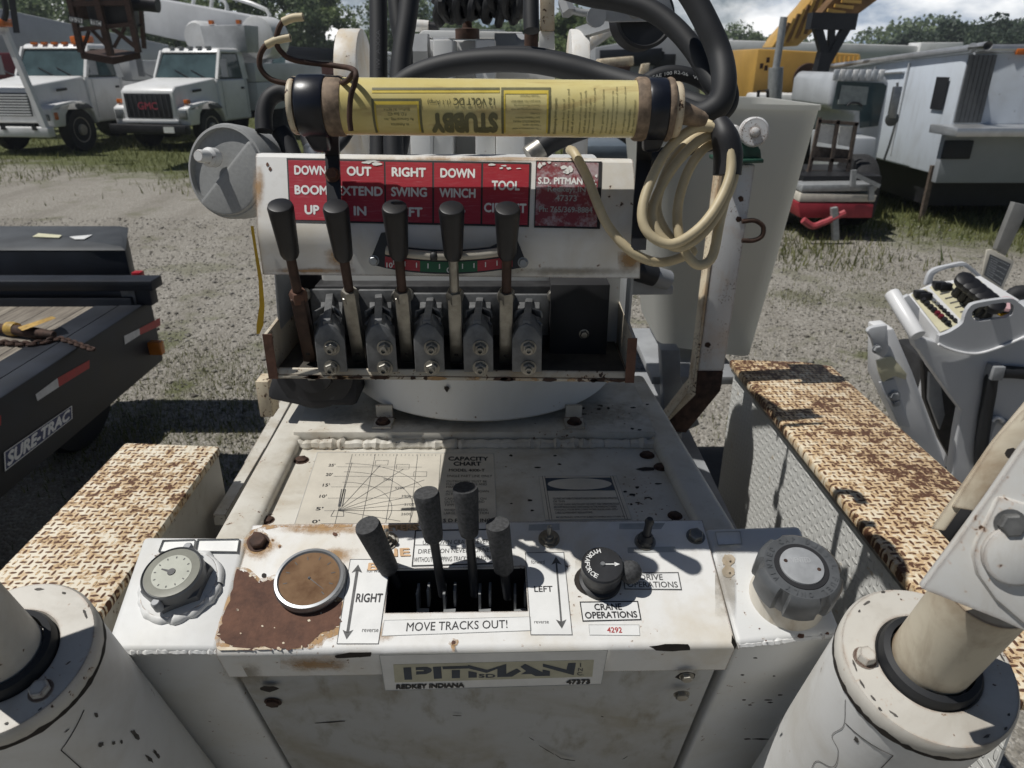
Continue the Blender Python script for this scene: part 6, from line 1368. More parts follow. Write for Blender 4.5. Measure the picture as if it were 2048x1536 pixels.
tI, XI, nbI = truck('i', 28, 15.6, R(-9), .88, "white bonneted truck with slatted grille and white headboard post, far left", True)
# headboard post in front of that truck (boom rest)
b_ = nbI(TW); b_.bar((1.02, -.05, .62), (.60, -.05, 2.62), .06, .06); b_.bar((.66, -.05, 2.62), (-1.2, -.05, 2.62), .06, .07); hb_ = b_.build("boom_rest", tI, weld=False)
b_ = nbI(AMB); lbox(b_, .05, .75, -.2, .1, 2.70, 2.86); b_.build("beacon", hb_, .03)
tG, XG, nbG = truck('g', 308, 16.4, R(-14), .85, "white bonneted truck with dark red-lettered grille and black bumper", False)
tM, XM, nbM = truck('i', 690, 22.0, R(-10), .85, "white truck half hidden behind the two upright black hoses", False)
tN, XN, nbN = truck('g', 560, 25.0, R(-10), .85, "white truck far behind the lamp's wire hook", False)
# bucket and rail on the GMC truck
b_ = nbG(TW); b_.lathe((-.55, 3.6, 2.72), (0, 1, 0), [(.36, -.4), (.42, -.3), (.42, .3), (.36, .4)], 24); b_.build("tank", tG)
b_ = nbG(plain("grey bucket", (.42, .43, .44), .5, 0, .15, 3)); lbox(b_, -.15, 1.15, 3.0, 3.6, 2.32, 3.0, (-.2, 1.2, 2.95, 3.65)); bk_ = b_.build("basket", tG, .03)
for k in range(2): b_ = nbG(AMB); lbox(b_, .1 + .85 * k, .22 + .85 * k, 2.95, 3.05, 3.02, 3.12); b_.build("amber_lamp", bk_)
# big booms : each its own thing
def boom(pa, pb, ya, yb2, ha, hb2, w, label, mat_=TWD, extra=None, name="crane_boom"):
    A_, C_ = AY(*pa, ya), AY(*pb, yb2); root = empty(name, Z((A_ + C_) / 2), label, "crane boom", "white crane booms above the far trucks"); d = (C_ - A_).normalized(); s = d.cross(Vector((0, 0, 1))).normalized() * w; up = s.cross(d).normalized()
    if up.z < 0: up = -up
    b_ = B(mat_); b_.loft([[A_ - s - up * ha, A_ + s - up * ha, A_ + s + up * ha, A_ - s + up * ha], [C_ - s - up * hb2, C_ + s - up * hb2, C_ + s + up * hb2, C_ - s + up * hb2]]); b_.build("boom_section", root, .03)
    if extra: extra(root, A_, C_, d, s, up)
    return root
def bm1(root, A_, C_, d, s, up):
    b_ = B(TW); b_.bar(A_ + up * .50 - s * 1.02, C_ + up * .36 - s * 1.02, .05, .03, up); b_.build("flange", root)
    b_ = B(TWD); n_ = A_.lerp(C_, .35); b_.loft([[n_ - s * .8 - up * .40, n_ + s * .8 - up * .40, n_ + s * .8 - up * .75, n_ - s * .8 - up * .75], [C_ - s * .8 - up * .3, C_ + s * .8 - up * .3, C_ + s * .8 - up * .62, C_ - s * .8 - up * .62]]); b_.build("lower_section", root, .02)
boom((-60, 58), (330, 118), 21, 25, .62, .40, .3, "massive pale grey boom sloping down behind the slatted truck and lattice basket", extra=bm1)
def bm2(root, A_, C_, d, s, up):
    for k in (0, 1):
        f0, f1 = (.38, .62) if k == 0 else (.55, .98)
        p0, p1 = A_.lerp(C_, f0) + up * .46 - s, A_.lerp(C_, f1) + up * .40 - s
        b_ = B(TW); b_.tube([p0 - up * .15 - d * .2, p0 + up * .28, p1 + up * .22, p1 - up * .12], .05, 8, 3); b_.build("guard_rail", root)
    b_ = B(TW); b_.lathe(C_ + d * .12, s, [(.48, -.34), (.48, .34)], 28); b_.build("boom_elbow", root, .03)
    b_ = B(DKRUST); q_ = A_.lerp(C_, .62) - s * 1.01; b_.prism([q_ + up * .22 - d * .1, q_ - up * .12 - d * .2, q_ - up * .22 + d * .15], -s * .03); b_.build("warning_triangle", root)
boom((300, 30), (522, 74), 21, 20, .42, .45, .3, "pale grey boom with white top rails sloping over the red-lettered truck", extra=bm2)
C2 = AY(500, 150, 20)
boom((532, 60), (488, 150), 20.3, 20.3, .35, .40, .3, "steep grey lower boom beneath the elbow right of the red-lettered truck", mat_=TWD)
# rusty lattice basket hanging over the first truck
LB = empty("lattice_basket", Z(AY(215, 60, 13.2)), "rust brown lattice work basket hanging above the two white trucks", "basket")
yl_ = 13.2
def lb(p, q_, w=.045, dy0=0, dy1=0, nm="lattice_bar"): b_ = B(DKRUST); b_.bar(AY(*p, yl_) + Vector((0, dy0, 0)), AY(*q_, yl_) + Vector((0, dy1, 0)), w * .6, w * .6); return b_.build(nm, LB)
for p, q_, d0, d1, w in (((136, -20), (163, 105), 0, 0, .07), ((190, -20), (222, 112), 0, 0, .08), ((250, -20), (277, 105), .0, 0, .07), ((148, 60), (268, 48), 0, 0, .05), ((178, 62), (165, 100), 0, 0, .035), ((182, 58), (217, 95), 0, 0, .04), ((232, 62), (272, 95), 0, 0, .045), ((250, 55), (228, 95), 0, 0, .035), ((136, 8), (250, 6), 0, 0, .06), ((140, 30), (165, 25), .4, .4, .04), ((170, 10), (180, 60), .8, .8, .05), ((230, 10), (238, 95), .9, .9, .05), ((205, 12), (255, 50), .5, .5, .04)): lb(p, q_, w, d0, d1)
b_ = B(DKRUST); P0 = [AY(u, v, yl_ + dy) for u, v, dy in ((160, 104, 0), (225, 116, 0), (280, 104, .3), (215, 96, 1.1))]; b_.prism(P0, Vector((0, 0, -.10))); b_.build("basket_floor", LB)
for q_, tx in (([(136, 31), (166, 36), (167, 49), (138, 44)], "12-29"), ([(178, 36), (204, 42), (204, 54), (180, 50)], "TEC")):
    pl = Plane(AY(150, 40, yl_ - .06), (0, -1, 0)); decal(pl, q_, DEC_W, LB, INK, 2, [(tx, INK, .04, (.15, .2, .85, .8))], name="sign_plate")
for u, v, s_, mt in ((222, 40, .14, DEC_W), (247, 30, .16, TWD), (200, 8, .3, TBK), (235, 5, .4, TBK), (165, 12, .22, DKRUST)): b_ = B(mt); b_.box(AY(u, v, yl_ + .3), s_ * .55, s_ * .5, s_ * .9); b_.build("fitting", LB, .02)
b_ = B(TBK); b_.tube([AY(225, 8, yl_ + .4), AY(275, 6, yl_ + .4), AY(316, 10, yl_ + .4)], .12, 14, 2); b_.build("hydraulic_cylinder", LB)
b_ = B(TBK); b_.tube([AY(4, -20, 14), AY(12, 20, 14), AY(8, 40, 14)], .05, 8, 3); hk_ = b_.build("crane_hook", None); tag(hk_, "black crane hook hanging at the top left corner", "hook")
b_ = B(TBK); b_.loft([[AY(u, v, 14.5) for u, v in ((14, -20), (28, -20), (28, -20), (14, -20))]] and [[AY(14, -20, 14.5), AY(28, -20, 14.5), AY(28, -20, 14.6), AY(14, -20, 14.6)], [AY(27, 66, 14.5), AY(40, 66, 14.5), AY(40, 66, 14.6), AY(27, 66, 14.6)]]); tag(b_.build("hanging_strap", None), "dark strap hanging beside the hook at the top left", "strap")
b_ = B(plain("maroon body", (.10, .012, .016), .4)); o = AY(-20, 150, 19); b_.box((o.x, 19.6, 1.35), .95, .6, .62); rt_ = b_.build("maroon_truck", None, .04); tag(rt_, "dark maroon truck body behind the slatted truck at the far left", "truck")
# pale machines between the hoses, behind the post
def block(name, pts, Y, dep, mat_, label, cat, group=None, parts=()):
    P = [AY(u, v, Y) for u, v in pts]; c0 = sum(P, Vector()) / len(P); root = empty(name, (c0.x, Y, 0), label, cat, group); b_ = B(mat_); b_.prism(P, Vector((0, dep, 0))); b_.build("body", root, .02)
    lo_ = min(p.z for p in P); xa, xb = min(p.x for p in P), max(p.x for p in P)
    if lo_ > .05: b_ = B(TBK); b_.box(((xa + xb) / 2, Y + dep * .55, lo_ / 2), (xb - xa) * .40, dep * .4, lo_ / 2 - .002); b_.build("chassis", root)
    for nm, pp, mt, dy in parts: b2 = B(mt); b2.prism([AY(u, v, Y - dy) for u, v in pp], Vector((0, max(.03, dy * .9), 0))); b2.build(nm, root, .006)
    return root
block("covered_pickup", [(570, 120), (690, 118), (690, 240), (575, 240)], 23, 2.0, TWD, "pale pickup with black bed cover behind the lamp's wire hook", "pickup", None, (("bed_cover", [(565, 92), (680, 98), (684, 122), (580, 120)], NAVYS, .3), ("tail_panel", [(600, 125), (680, 125), (680, 150), (605, 150)], plain("dull red panel", (.22, .10, .08), .5), .05)))
block("box_van", [(880, 66), (1010, 70), (1010, 190), (880, 190)], 24, 3, TW, "white box van roof seen over the crane frame", "van", None, (("roof_rail", [(880, 56), (1010, 60), (1010, 68), (880, 66)], TWD, .1),))
gb = block("grey_trailer", [(1190, 95), (1380, 60), (1400, 60), (1400, 250), (1190, 250)], 13.5, 3, plain("dull grey panel", (.30, .31, .325), .5, 0, .08, 2), "dull grey box trailer behind the big black hose loop", "trailer", None, (("window", [(1322, 108), (1352, 108), (1350, 136), (1314, 136)], TBK, .04), ("trim", [(1300, 150), (1324, 102), (1330, 104), (1308, 150)], TBK, .05), ("dark_panel", [(1200, 100), (1325, 96), (1318, 130), (1200, 136)], NAVYS, .08)))
block("rusted_winch", [(1200, 118), (1268, 112), (1268, 132), (1200, 134)], 9.5, .5, CREAM, "white rusty machine housing seen just above the lamp's right end", "winch", None, (("frame", [(1205, 134), (1262, 132), (1255, 160), (1220, 156)], DKRUST, .1), ("bracket", [(1285, 128), (1300, 126), (1296, 156), (1278, 152)], CREAM, .12)))
b_ = B(CHEEK); b_.bar(AY(660, 472, 8.0), AY(1222, 58, 8.0), .075, .05); tag(b_.build("loose_beam", None, .01), "pale rusty beam slanting up to the black pulley", "beam")
block("storage_box", [(1170, 290), (1258, 290), (1270, 318), (1170, 318)], 4.0, .5, plain("blue grey box", (.10, .125, .15), .5), "blue grey box behind the maker's sign", "box", None, (("side_panel", [(1150, 265), (1172, 265), (1172, 318), (1150, 318)], TWD, .1),))

# ---------------------------------------------------------------- right side : yellow crane
YC = plain("crane yellow", (.50, .30, .075), .45, 0, .15, 1.5, .1); YCD = plain("dark lattice paint", (.16, .085, .03), .6, .1, .4, 6, .3)
yc = empty("lattice_crane", Z(Vector((AY(1610, 300, 13).x, 13, 0))), "old yellow crane with slatted house, raised boom, black strut and exhaust stack", "crane")
Yh = 13.0
b_ = B(YC); b_.prism([AY(u, v, Yh) for u, v in ((1516, 97), (1722, 108), (1690, 215), (1650, 230), (1500, 215))], Vector((0, 2.2, 0))); hs = b_.build("crane_house", yc, .03)
b_ = B(DKRUST); b_.lathe(AY(1614, 156, Yh - .01), (0, -1, 0), [(.23, 0), (.22, .02)], 32); b_.build("round_vent", hs)
for k in range(7): b_ = B(YC); u0 = 1652 + k * 9; b_.bar(AY(u0, 210 - k * 3, Yh - .02), AY(u0 + 12, 112, Yh - .02), .015, .02); b_.build("house_slat", hs)
for u, v in ((1523, 132), (1532, 136), (1536, 120)): b_ = B(DKRUST); b_.box(AY(u, v, Yh - .01), .025, .01, .04); b_.build("scorch_mark", hs)
b_ = B(YCD); A_, C_ = AY(1600, 92, 12.4), AY(1715, -45, 10.5); d = (C_ - A_).normalized()
s = Vector((1, .1, 0)).normalized() * .42; up = s.cross(d).normalized() * .35
b_ = B(YC); b_.prism([AY(u, v, 12.2) for u, v in ((1543, 95), (1558, 72), (1617, 6), (1645, -30), (1692, -30), (1646, 46), (1596, 92))], Vector((0, .5, 0))); bs = b_.build("boom_side", yc, .02)
for k in range(9):
    b_ = B(YC if k % 2 else YCD); b_.bar(AY(1556 + k * 9, 92 - k * 4, 12.15), AY(1578 + k * 10, 46 - k * 9, 12.15), .022, .03); b_.build("boom_rib", bs)
for k in range(5): b_ = B(YC); b_.bar(AY(1655 + k * 14, 20 - k * 9, 11.35), AY(1690 + k * 16, 26 - k * 11, 11.35), .02, .02); b_.build("boom_lacing", yc)
b_ = B(YCD); b_.prism([AY(u, v, 11.4) for u, v in ((1636, 34), (1692, -30), (1795, -30), (1708, 34))], Vector((0, .3, 0))); b_.build("boom_underside", yc)
for p, q_, w in (((1618, 42), (1708, 44), .10), ((1630, 40), (1652, 122), .055), ((1698, 45), (1652, 125), .055), ((1650, 105), (1622, 218), .085), ((1664, 45), (1660, 105), .04)): b_ = B(TBK); b_.bar(AY(*p, 11.0), AY(*q_, 11.0), w, w); b_.build("black_strut", yc)
b_ = B(GAL); b_.tube([AY(1548, 215, 11.2), AY(1552, 135, 11.2)], .10, 18, 1); b_.tube([AY(1552, 136, 11.2), AY(1560, 85, 11.2), AY(1566, 45, 11.2), AY(1568, 34, 11.2)], .05, 14, 3); b_.build("exhaust_stack", yc)
b_ = B(TBK); b_.tube([AY(1515, 210, 11), AY(1517, 182, 11), AY(1535, 180, 11), AY(1536, 205, 11)], .025, 8, 1); b_.build("grab_handle", yc)
b_ = B(TW); b_.box(AY(1615, 205, 11.8) + Vector((0, .4, 0)), .75, .3, .12); b_.build("white_deck", yc, .05)
b_ = B(TBK); b_.box(Vector((AY(1600, 300, 13).x, 13.6, .75)), 1.0, 1.0, .45); b_.build("carrier", yc)
# long white boom lying across behind
def bmx(root, A_, C_, d, s, up):
    for f in (.06, .46, .58): b_ = B(TW); p = A_.lerp(C_, f) - s * 1.02; b_.bar(p + up * .22, p - up * .28, .03, .03); b_.build("boom_collar", root)
    b_ = B(TW); b_.box(C_ + d * .2, .5, .3, .25); b_.mat(TBK); b_.lathe(C_ + d * .55 - s * 1.3, s, [(.22, -.1), (.22, .1)], 20); b_.build("boom_head", root, .02)
boom((1440, 96), (1850, 108), 19, 19, .17, .17, .2, "long slim white boom lying level behind the yellow crane", mat_=TW, extra=bmx)
b_ = B(TW); b_.bar(AY(1488, 120, 18.8), AY(1484, 215, 18.8), .06, .06); b_.mat(AMB).box(AY(1492, 122, 18.7), .04, .04, .05); tag(b_.build("boom_support", None, weld=False), "thin white post with amber lamp beneath the long white boom", "post")
b_ = B(plain("red machine", (.30, .02, .03), .4)); b_.box(AY(1482, 178, 22), .5, .5, .22); tag(b_.build("red_machine", None, .03), "small red machine seen just right of the big black hose loop", "machine")
# ---------------------------------------------------------------- grey carrier truck with red bumper and rack
ct = empty("carrier_truck", Z(Vector((AY(1690, 400, 8.0).x, 8.2, 0))), "silver half-cab carrier truck with red bumper and rusty mesh rack", "truck")
SIL = plain("silver cab paint", (.50, .52, .54), .35, .2, .08, 3)
Yk = 9.3
b_ = B(SIL); b_.prism([AY(u, v, Yk) for u, v in ((1655, 215), (1664, 160), (1676, 144), (1772, 150), (1780, 165), (1764, 270), (1752, 335), (1700, 330), (1712, 225))], Vector((0, 1.3, 0))); cb = b_.build("cab", ct, .05, 3)
b_ = B(TGL); b_.prism([AY(u, v, Yk - .015) for u, v in ((1676, 162), (1766, 166), (1774, 172), (1756, 252), (1720, 256), (1720, 222), (1664, 218))], Vector((0, .012, 0))); b_.build("windscreen", cb)
b_ = B(plain("bright window", (.34, .37, .35), .2)); b_.prism([AY(u, v, Yk - .03) for u, v in ((1684, 170), (1738, 174), (1732, 210), (1676, 208))], Vector((0, .012, 0))); b_.build("rear_window", cb)
b_ = B(TBK); b_.tube([AY(u, v, Yk - .05) for u, v in ((1694, 212), (1702, 206), (1716, 206), (1724, 212))], .012, 8, 4); b_.build("steering_wheel", cb)
for k in range(8): b_ = B(TW if k % 2 else SIL); u0 = 1672 + k * 13; b_.box(AY(u0, 150, Yk - .03), .03, .02, .06); b_.build("roof_rib", cb, .01)
for u, v, a_, c_, mt in ((1789, 205, .045, .17, CHROME), (1783, 238, .08, .075, plain("dark mirror", (.10, .105, .10), .2))): 
    b_ = B(mt); (b_.box(AY(u, v, Yk - .35), a_, .03, c_) if c_ > .1 else b_.lathe(AY(u, v, Yk - .35), (0, -1, 0), [(a_, 0), (a_, .02)], 24)); b_.build("mirror", ct, .01)
b_ = B(CHROME); b_.tube([AY(1795, 165, Yk - .33), AY(1790, 250, Yk - .33), AY(1768, 320, Yk - .2)], .014, 8, 2); b_.build("mirror_arm", ct)
b_ = B(SIL); b_.prism([AY(u, v, 8.9) for u, v in ((1700, 275), (1755, 275), (1748, 372), (1690, 372))], Vector((0, 1.2, 0))); b_.build("front_cowl", ct, .03)
MESHW = plain("white mesh panel", (.62, .62, .60), .5); RACK = plain("rusty rack steel", (.13, .10, .08), .7, .2, .35, 30)
for q_ in ([(1640, 248), (1674, 252), (1670, 290), (1634, 284)], [(1680, 252), (1707, 254), (1702, 294), (1676, 290)]):
    b_ = B(MESHW); b_.prism([AY(u, v, 8.4) for u, v in q_], Vector((0, .02, 0))); b_.build("mesh_panel", ct)
for q_ in ([(1628, 292), (1702, 300), (1698, 320), (1622, 314)], [(1612, 340), (1690, 342), (1686, 366), (1606, 366)]): b_ = B(RACK); b_.prism([AY(u, v, 8.42) for u, v in q_], Vector((0, .02, 0))); b_.build("rack_mesh", ct)
for p, q_ in (((1640, 235), (1612, 372)), ((1676, 240), (1655, 372)), ((1712, 245), (1690, 372)), ((1622, 318), (1700, 322)), ((1636, 242), (1716, 248))): b_ = B(RACK); b_.bar(AY(*p, 8.35), AY(*q_, 8.35), .018, .018); b_.build("rack_bar", ct)
for q_, mt, dp in (([(1606, 370), (1760, 368), (1752, 382), (1602, 384)], GAL, .3), ([(1602, 386), (1755, 390), (1750, 404), (1598, 404)], DEC_P, .3), ([(1596, 405), (1748, 408), (1744, 436), (1600, 436)], plain("faded red bumper", (.36, .03, .045), .5, 0, .15, 6), .35)):
    b_ = B(mt); b_.prism([AY(u, v, 7.75) for u, v in q_], Vector((0, dp, 0))); b_.build("bumper_beam", ct, .01)
for p, q_ in (((1712, 350), (1758, 372)), ((1708, 340), (1705, 372)), ((1742, 372), (1742, 400))): b_ = B(GAL); b_.bar(AY(*p, 7.7), AY(*q_, 7.7), .025, .02); b_.build("bumper_frame", ct)
b_ = B(plain("red tow gear", (.38, .06, .07), .5)); b_.tube([AY(u, v, 7.6) for u, v in ((1606, 440), (1625, 452), (1645, 446), (1660, 440), (1690, 425))], .035, 8, 4); b_.build("tow_rope", ct)
b_ = B(GAL); b_.bar(AY(1668, 415, 7.6), AY(1671, 480, 7.6), .03, .03); b_.build("jack_leg", ct)
b_ = B(TBK); b_.box(Vector((AY(1670, 440, 8).x, 8.5, .42)), .42, .5, .22); b_.build("axle", ct)
for sgx in (-.42, .42): b_ = B(TYR); b_.lathe(Vector((AY(1670, 440, 8).x + sgx, 8.6, .40)), (1, 0, 0), [(.2, -.12), (.38, -.12), (.40, -.08), (.40, .08), (.38, .12), (.2, .12)], 28); b_.build("tyre", ct)
# ---------------------------------------------------------------- white box trailer at the right
TRW = paint("white trailer skin", (.60, .65, .71), dirt=(.42, .43, .43), dirt_a=.4, rust=.03, sc=.4, rough=.3, streak=.3); GUT = plain("aluminium trim", (.55, .56, .57), .3, .7, .1, 8)
PF = [AY(1937, 104, 8.9), AY(1960, 99, 8.6)]
zt = PF[0].z; xc = AY(1890, 250, 8.9).x + .12
bt = empty("box_trailer", (xc + .8, 9, 0), "white gooseneck box trailer with riveted nose, small window and steel ledge", "trailer")
Yn = 8.7; Yf = 15.5
Pn_t, Pn_b = AY(1942, 112, Yn), AY(1838, 392, Yn)
xs0 = AY(1905, 245, Yn).x
zbt = .55
b_ = B(TRW); b_.loft([[(xs0 - .02, Yn, zbt), (xs0 + 2.4, Yn, zbt), (xs0 + 2.4, Yf, zbt), (xs0 - .02, Yf, zbt)], [(xs0 + .0, Yn, zt), (xs0 + 2.4, Yn, zt), (xs0 + 2.4, Yf, zt - .36), (xs0, Yf, zt - .36)]]); bxx = b_.build("trailer_body", bt, .02)
b_ = B(GUT); b_.tube([(xs0 - .01, Yf, zt - .34), (xs0 - .01, Yn + .1, zt + .02), (xs0 + .1, Yn - .01, zt + .03), (xs0 + 2.4, Yn - .01, zt + .03)], .045, 10, 3); b_.build("roof_rail", bt)
for k in range(6): b_ = B(plain("dark corner post", (.12, .125, .13), .4, .3, .1, 20)); b_.bar((xs0 + .03 + k * .05, Yn - .015, zbt + .58), (xs0 + .03 + k * .05, Yn - .015, zt - .03), .022, .014); b_.build("corner_rib", bt)
b_ = B(AMB); b_.box((xs0 + .55, Yn - .05, zt + .0), .07, .02, .03); b_.build("marker_lamp", bt, .01)
for k in range(5):
    for j in range(7): b_ = B(GUT); b_.lathe((xs0 + .45 + k * .22, Yn - .001, zbt + .7 + j * .18), (0, -1, 0), [(.008, 0), (.006, .005)], 8); b_.build("rivet", bxx) if (k + j) % 2 else None
b_ = B(GUT); b_.box((xs0 + 1.1, Yn - .28, zbt + .52), 1.35, .28, .045); b_.build("nose_ledge", bt, .01)
b_ = B(plain("shaded underside skin", (.34, .36, .38), .5, 0, .06, 2)); b_.box((xs0 + 1.15, Yn - .06, zbt + .2), 1.25, .05, .27); b_.build("lower_nose", bt, .01)  # grey carries the shade below the ledge in its colour
b_ = B(NAVYS); b_.box((xs0 + .05, Yn - .13, zbt + .30), .16, .02, .10); b_.build("dark_box", bt, .01)
b_ = B(TBK); b_.prism([(xs0 - .024, y_, z_) for y_, z_ in ((Yn + .22, 1.25), (Yn + .48, 1.25), (Yn + .48, 1.60), (Yn + .22, 1.60))], Vector((-.01, 0, 0))); b_.build("side_window", bt)
for y_ in (Yn + 1.2, Yn + 2.1, Yn + 3.2, Yn + 4.4): b_ = B(TWD); b_.bar((xs0 - .02, y_, zbt + .1), (xs0 - .02, y_, zt - .05 - .053 * (y_ - Yn)), .012, .008, Vector((0, 1, 0))); b_.build("side_seam", bt)
b_ = B(GUT); b_.bar((xs0 - .02, Yn + 1.3, zt - .22), (xs0 - .02, Yn + 2.0, zt - .25), .02, .01); b_.build("door_rail", bt)
for x_ in (-.05,): b_ = B(RACK); b_.bar((xs0 + x_, Yn + .1, 0), (xs0 + x_, Yn + .1, zbt + .1), .025, .025); b_.build("landing_leg", bt)
b_ = B(TBK); b_.box((xs0 + 1.2, 11.5, .35), 1.1, 2.5, .2); b_.build("running_gear", bt)
# ================================================================ clean compact crane at the right edge
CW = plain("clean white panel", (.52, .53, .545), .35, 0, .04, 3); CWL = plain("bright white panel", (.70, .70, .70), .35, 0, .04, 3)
CREAMP = plain("cream control plate", (.62, .58, .40), .45, 0, .06, 20)
Yq = 2.55
cc = empty("compact_crane", Z(Vector((1.75, 2.7, 0))), "clean pale grey compact crane with cream lever board at the right edge", "crane")
def pp(name, pts, Y, dep, mat_, parent=None, bev=.004, tilt=0.0):
    b_ = B(mat_); P = [AY(u, v, Y) for u, v in pts]; b_.prism(P, Vector((0, dep, 0))); return b_.build(name, parent or cc, bev)
def sm(pts, k=4): return [(p.x, p.y) for p in catmull([Vector((u, v, 0)) for u, v in pts], k)]
side = pp("side_shell", sm([(1826, 672), (1832, 695), (1842, 706), (1870, 748), (1906, 799)], 3) + [(1924, 822), (1915, 870), (1908, 920), (1900, 1010), (2140, 1080), (2140, 660), (2048, 672)] + sm([(2048, 672), (1977, 700), (1939, 705), (1899, 696), (1877, 686)], 3)[1:] + [(1850, 678)], Yq, .05, CW, None, .006)
# control board : sloped plane
CB = Plane(AY(1880, 668, Yq + .005), Vector((-.15, -.62, .80)))
Pq = [CB.at(*p) for p in ((1815, 589), (1880, 670), (2040, 600), (1961, 551), (1865, 566))]
b_ = B(CWL); b_.prism(Pq, Vector((.0, .06, -.10))); cbx = b_.build("control_box", cc, .003)
b_ = B(CREAMP); b_.face([CB.at(*p, .004) for p in ((1857, 575), (1868, 570), (1962, 562), (2000, 600), (1934, 642), (1924, 645))]); b_.face([CB.at(*p, .004) for p in ((1822, 589), (1850, 577), (1917, 650), (1880, 664))]); b_.build("label_board", cbx, weld=False)
b_ = B(CWL); b_.loft([[CB.at(u, v, .004) for u, v in ((1850, 576), (1857, 573), (1928, 646), (1920, 650))], [CB.at(u, v, .008) for u, v in ((1850, 576), (1857, 573), (1928, 646), (1920, 650))]]); b_.build("divider", cbx)
loopL = pp("guard_loop", sm([(1850, 571), (1858, 548), (1872, 537), (1900, 530), (1926, 525), (1939, 530), (1963, 551)], 4) + [(1961, 560)] + sm([(1958, 556), (1936, 538), (1922, 533), (1884, 541), (1868, 552), (1866, 568)], 4), Yq + .36, .02, CW, cbx, .002)
b_ = B(CW); 
outer = sm([(1879, 672), (1900, 664), (1924, 648), (1930, 632), (1938, 616), (1955, 606), (2019, 597), (2038, 606), (2060, 625)], 4) + [(2060, 668)] + sm([(2048, 674), (1977, 702), (1939, 707), (1899, 698), (1877, 688)], 4)
inner = [(1945, 634), (1944, 625), (1950, 618), (1960, 614), (2018, 605), (2027, 610), (2028, 620), (2024, 630), (2010, 636), (1960, 643), (1950, 641)]
bm_ = bmesh.new(); 
def tri_ring(b2, out, inn, Y, dep):
    import mathutils
    from mathutils.geometry import tessellate_polygon
    vo = [AY(u, v, Y) for u, v in out]; vi = [AY(u, v, Y) for u, v in inn]
    allv = vo + vi; tris = tessellate_polygon([vo, vi])
    for t_ in tris: b2.face([allv[i] for i in t_]); b2.face([allv[i] + Vector((0, dep, 0)) for i in t_][::-1])
    for L_ in (vo, vi):
        for a_, c_ in zip(L_, L_[1:] + L_[:1]): b2.face([a_, c_, c_ + Vector((0, dep, 0)), a_ + Vector((0, dep, 0))])
bm_.free(); tri_ring(b_, outer, inner, Yq - .03, .02); b_.build("guard_plate", cbx, 0)
b_ = B(plain("white edge bead", (.78, .78, .78), .3)); b_.tube([AY(u, v, Yq - .035) for u, v in ((1877, 688), (1899, 698), (1939, 707), (1977, 702), (2048, 674), (2075, 655))], .005, 8, 4); b_.build("edge_bead", cbx)
for k in range(6):
    P = CB.at(1912 + k * 11.5, 590 + k * 9.5, .0); b_ = B(HANDLE); n_ = CB.n; ax_ = (n_ + Vector((0, -.15, .35))).normalized()
    b_.lathe(P, ax_, [(.020, 0), (.016, .03), (.013, .05), (.030, .065), (.036, .075), (.034, .095), (.024, .10)], 18); b_.build("lever_knob", cbx)
for k, (u, v) in enumerate(((1878, 570), (1890, 573), (1840, 588), (1850, 592))): b_ = B(HANDLE); b_.box(CB.at(u, v, .010), .022, .014, .014); b_.build("rocker_switch", cbx, .003)
for k in range(8):
    u, v = 1846 + k * 7, 602 + k * 6.5; P = CB.at(u, v, .004); b_ = B(HANDLE if k not in (4, 5) else plain("dark red pilot", (.12, .01, .02), .3)); b_.lathe(P, CB.n, [(.011, 0), (.010, .012), (.007, .016)], 14); b_.build("toggle_button", cbx)
    P = CB.at(u + 14, v - 6, .004); b_ = B(CHROME if k < 3 else HANDLE); b_.lathe(P, CB.n, [(.008, 0), (.007, .009)], 14); b_.build("toggle_button", cbx)
for k in range(6): pix_b = B(INKG); pix(pix_b, CB, (1880 + k * 10, 588 + k * 9), (1900 + k * 10, 583 + k * 9), 2.4, .006); pix_b.build("legend_mark", cbx, smooth=0)
b_ = B(YEL); P = CB.at(2006, 619, -.008); b_.lathe(P, CB.n, [(.034, 0), (.033, .006)], 24); b_.mat(INK).lathe(P, CB.n, [(.022, .006), (.022, .03)], 20); b_.mat(plain("pale red stop button", (.62, .40, .42), .3)).lathe(P, CB.n, [(.032, .03), (.034, .038), (.028, .045)], 24); b_.build("stop_button", cbx)
# arm, brace, label plates, hose
b_ = B(CWL); b_.tube([AY(1783, 586, Yq + .15), AY(1836, 672, Yq - .02)], .028, 20, 1); b_.build("grab_bar", cc, .004)
pp("grab_bracket", [(1800, 600), (1818, 590), (1880, 668), (1876, 686), (1850, 676), (1836, 660)], Yq + .10, .02, CW, None, .002)
legp = pp("stabiliser_arm", [(1760, 660), (1788, 657), (1826, 745), (1884, 905), (1900, 960), (1850, 960), (1800, 850), (1758, 760)], Yq - .15, .10, CWL, None, .008)
pp("arm_end_plate", sm([(1734, 664), (1742, 656), (1762, 652), (1775, 650)], 3) + [(1778, 700), (1766, 716), (1752, 708), (1744, 680)], Yq - .18, .02, CW, legp, .004)
pp("arm_slot", [(1758, 765), (1790, 758), (1812, 826), (1822, 856), (1798, 852)], Yq - .16, .008, CW, legp, .003)
for u, v, rr_ in ((1754, 698, 8), (1789, 792, 9), (1792, 805, 7)): P = AY(u, v, Yq - .185 + (.02 if v > 700 else 0)); b_ = B(GREYP); b_.hexbolt(P, (0, -1, 0), rp(rr_, P), .012); b_.build("hex_bolt", legp)
pp("arm_saddle", [(1754, 722), (1786, 714), (1814, 748), (1812, 760), (1790, 752), (1766, 764), (1758, 745)], Yq - .17, .012, CREAMP, legp, .002)
pp("void_sheet", [(1846, 722), (1880, 770), (1924, 822), (1908, 930), (1880, 880), (1850, 800)], Yq + .20, .03, plain("shaded machinery", (.07, .065, .06), .7, 0, .3, 14), None, .002)  # dark sheet for the open hollow, shade put into its colour
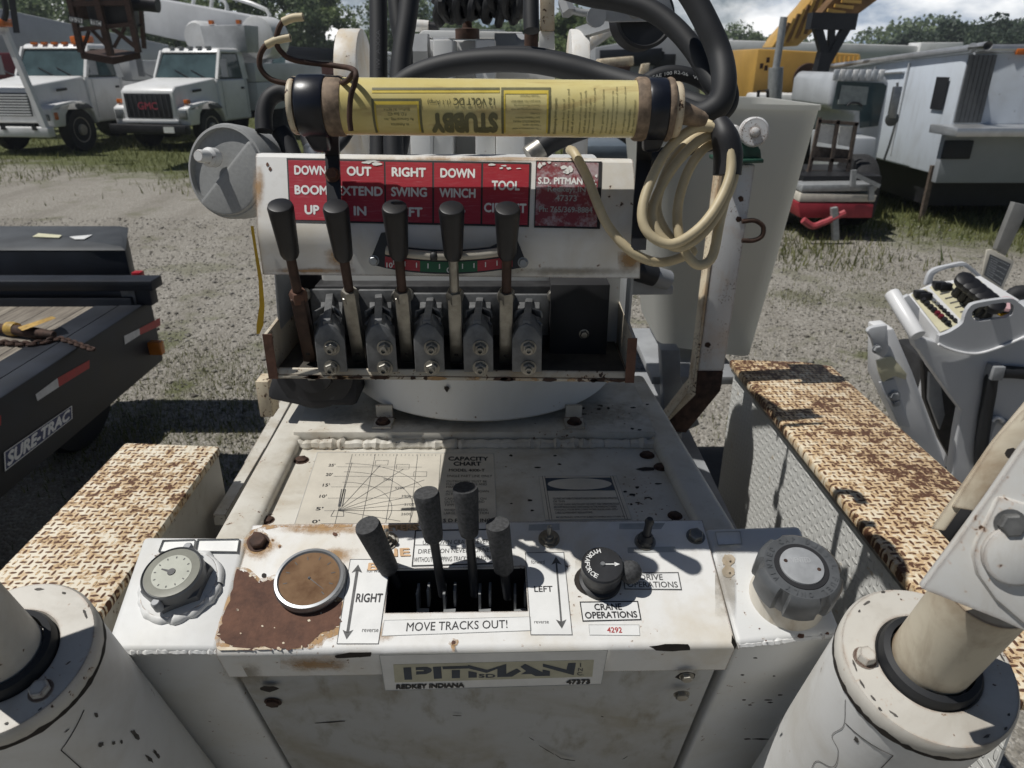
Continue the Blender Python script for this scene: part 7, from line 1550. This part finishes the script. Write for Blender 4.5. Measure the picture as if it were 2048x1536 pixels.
pp("inner_bracket", [(1860, 745), (1882, 770), (1890, 830), (1880, 860), (1858, 800)], Yq + .16, .02, GREYP, None, .002)
tri = pp("data_plate", [(1974, 500), (1983, 499), (2027, 522), (2027, 528), (2004, 582), (1964, 553)], Yq + .42, .008, DEC_P, None, .002)
pl = Plane(AY(1990, 540, Yq + .415), (0, -1, 0)); b_ = B(plain("dark print block", (.12, .125, .13), .5)); b_.face([pl.at(*p) for p in ((1980, 508), (2022, 528), (2002, 574), (1968, 550))]); b_.mat(WHINK)
dq = quad_fn(pl, [(1980, 508), (2022, 528), (2002, 574), (1968, 550)], .001)
for k in range(9): b_.text(qsub(dq, .08, .07 + k * .10, .45 if k % 2 else .92, .12 + k * .10), "LOAD RADIUS TABLE" if k % 2 else "BOOM LENGTH CAPACITY KG LB", .0)
b_.build("plate_print", tri, weld=False, smooth=0)
pp("mast_bar", [(2030, 405), (2060, 412), (2012, 512), (1992, 500)], Yq + .44, .03, plain("dull mast steel", (.26, .255, .24), .5, .4, .15, 12, .2), None, .003)
b_ = B(RUBBER); b_.tube([AY(u, v, Yq - .02) for u, v in ((1972, 1010), (1962, 920), (1968, 850), (1978, 790), (1985, 752), (2005, 744), (2060, 748), (2120, 760))], .024, 12, 6); b_.build("black_hose", cc)
b_ = B(GREYP); b_.box(AY(1988, 742, Yq - .02), .022, .03, .028); b_.build("hose_clamp", cc, .004)
b_ = B(CWL); b_.tube([AY(u, v, Yq - .03) for u, v in ((1984, 842), (1990, 836), (2000, 836), (2006, 842))], .008, 8, 4); b_.mat(GREYP).tube([AY(u, v, Yq - .01) for u, v in ((1960, 920), (1975, 870), (1990, 840), (2020, 850))], .014, 8, 5); b_.build("cable_tie", cc, weld=False)
b_ = B(DARKIN); b_.tube([AY(2020, 596, Yq + .25), AY(2034, 586, Yq + .25), AY(2070, 584, Yq + .25)], .03, 10, 3); b_.build("rear_hose", cc)
b_ = B(TYR if 'TYR' in globals() else RUBBER); b_.box((AY(1990, 900, Yq).x + .35, Yq + .5, .20), .2, .7, .18); b_.build("rubber_track", cc, .05)
b_ = B(CW); b_.box((AY(2010, 900, Yq).x + .12, Yq + .35, .46), .17, .25, .36); b_.build("chassis", cc, .02)
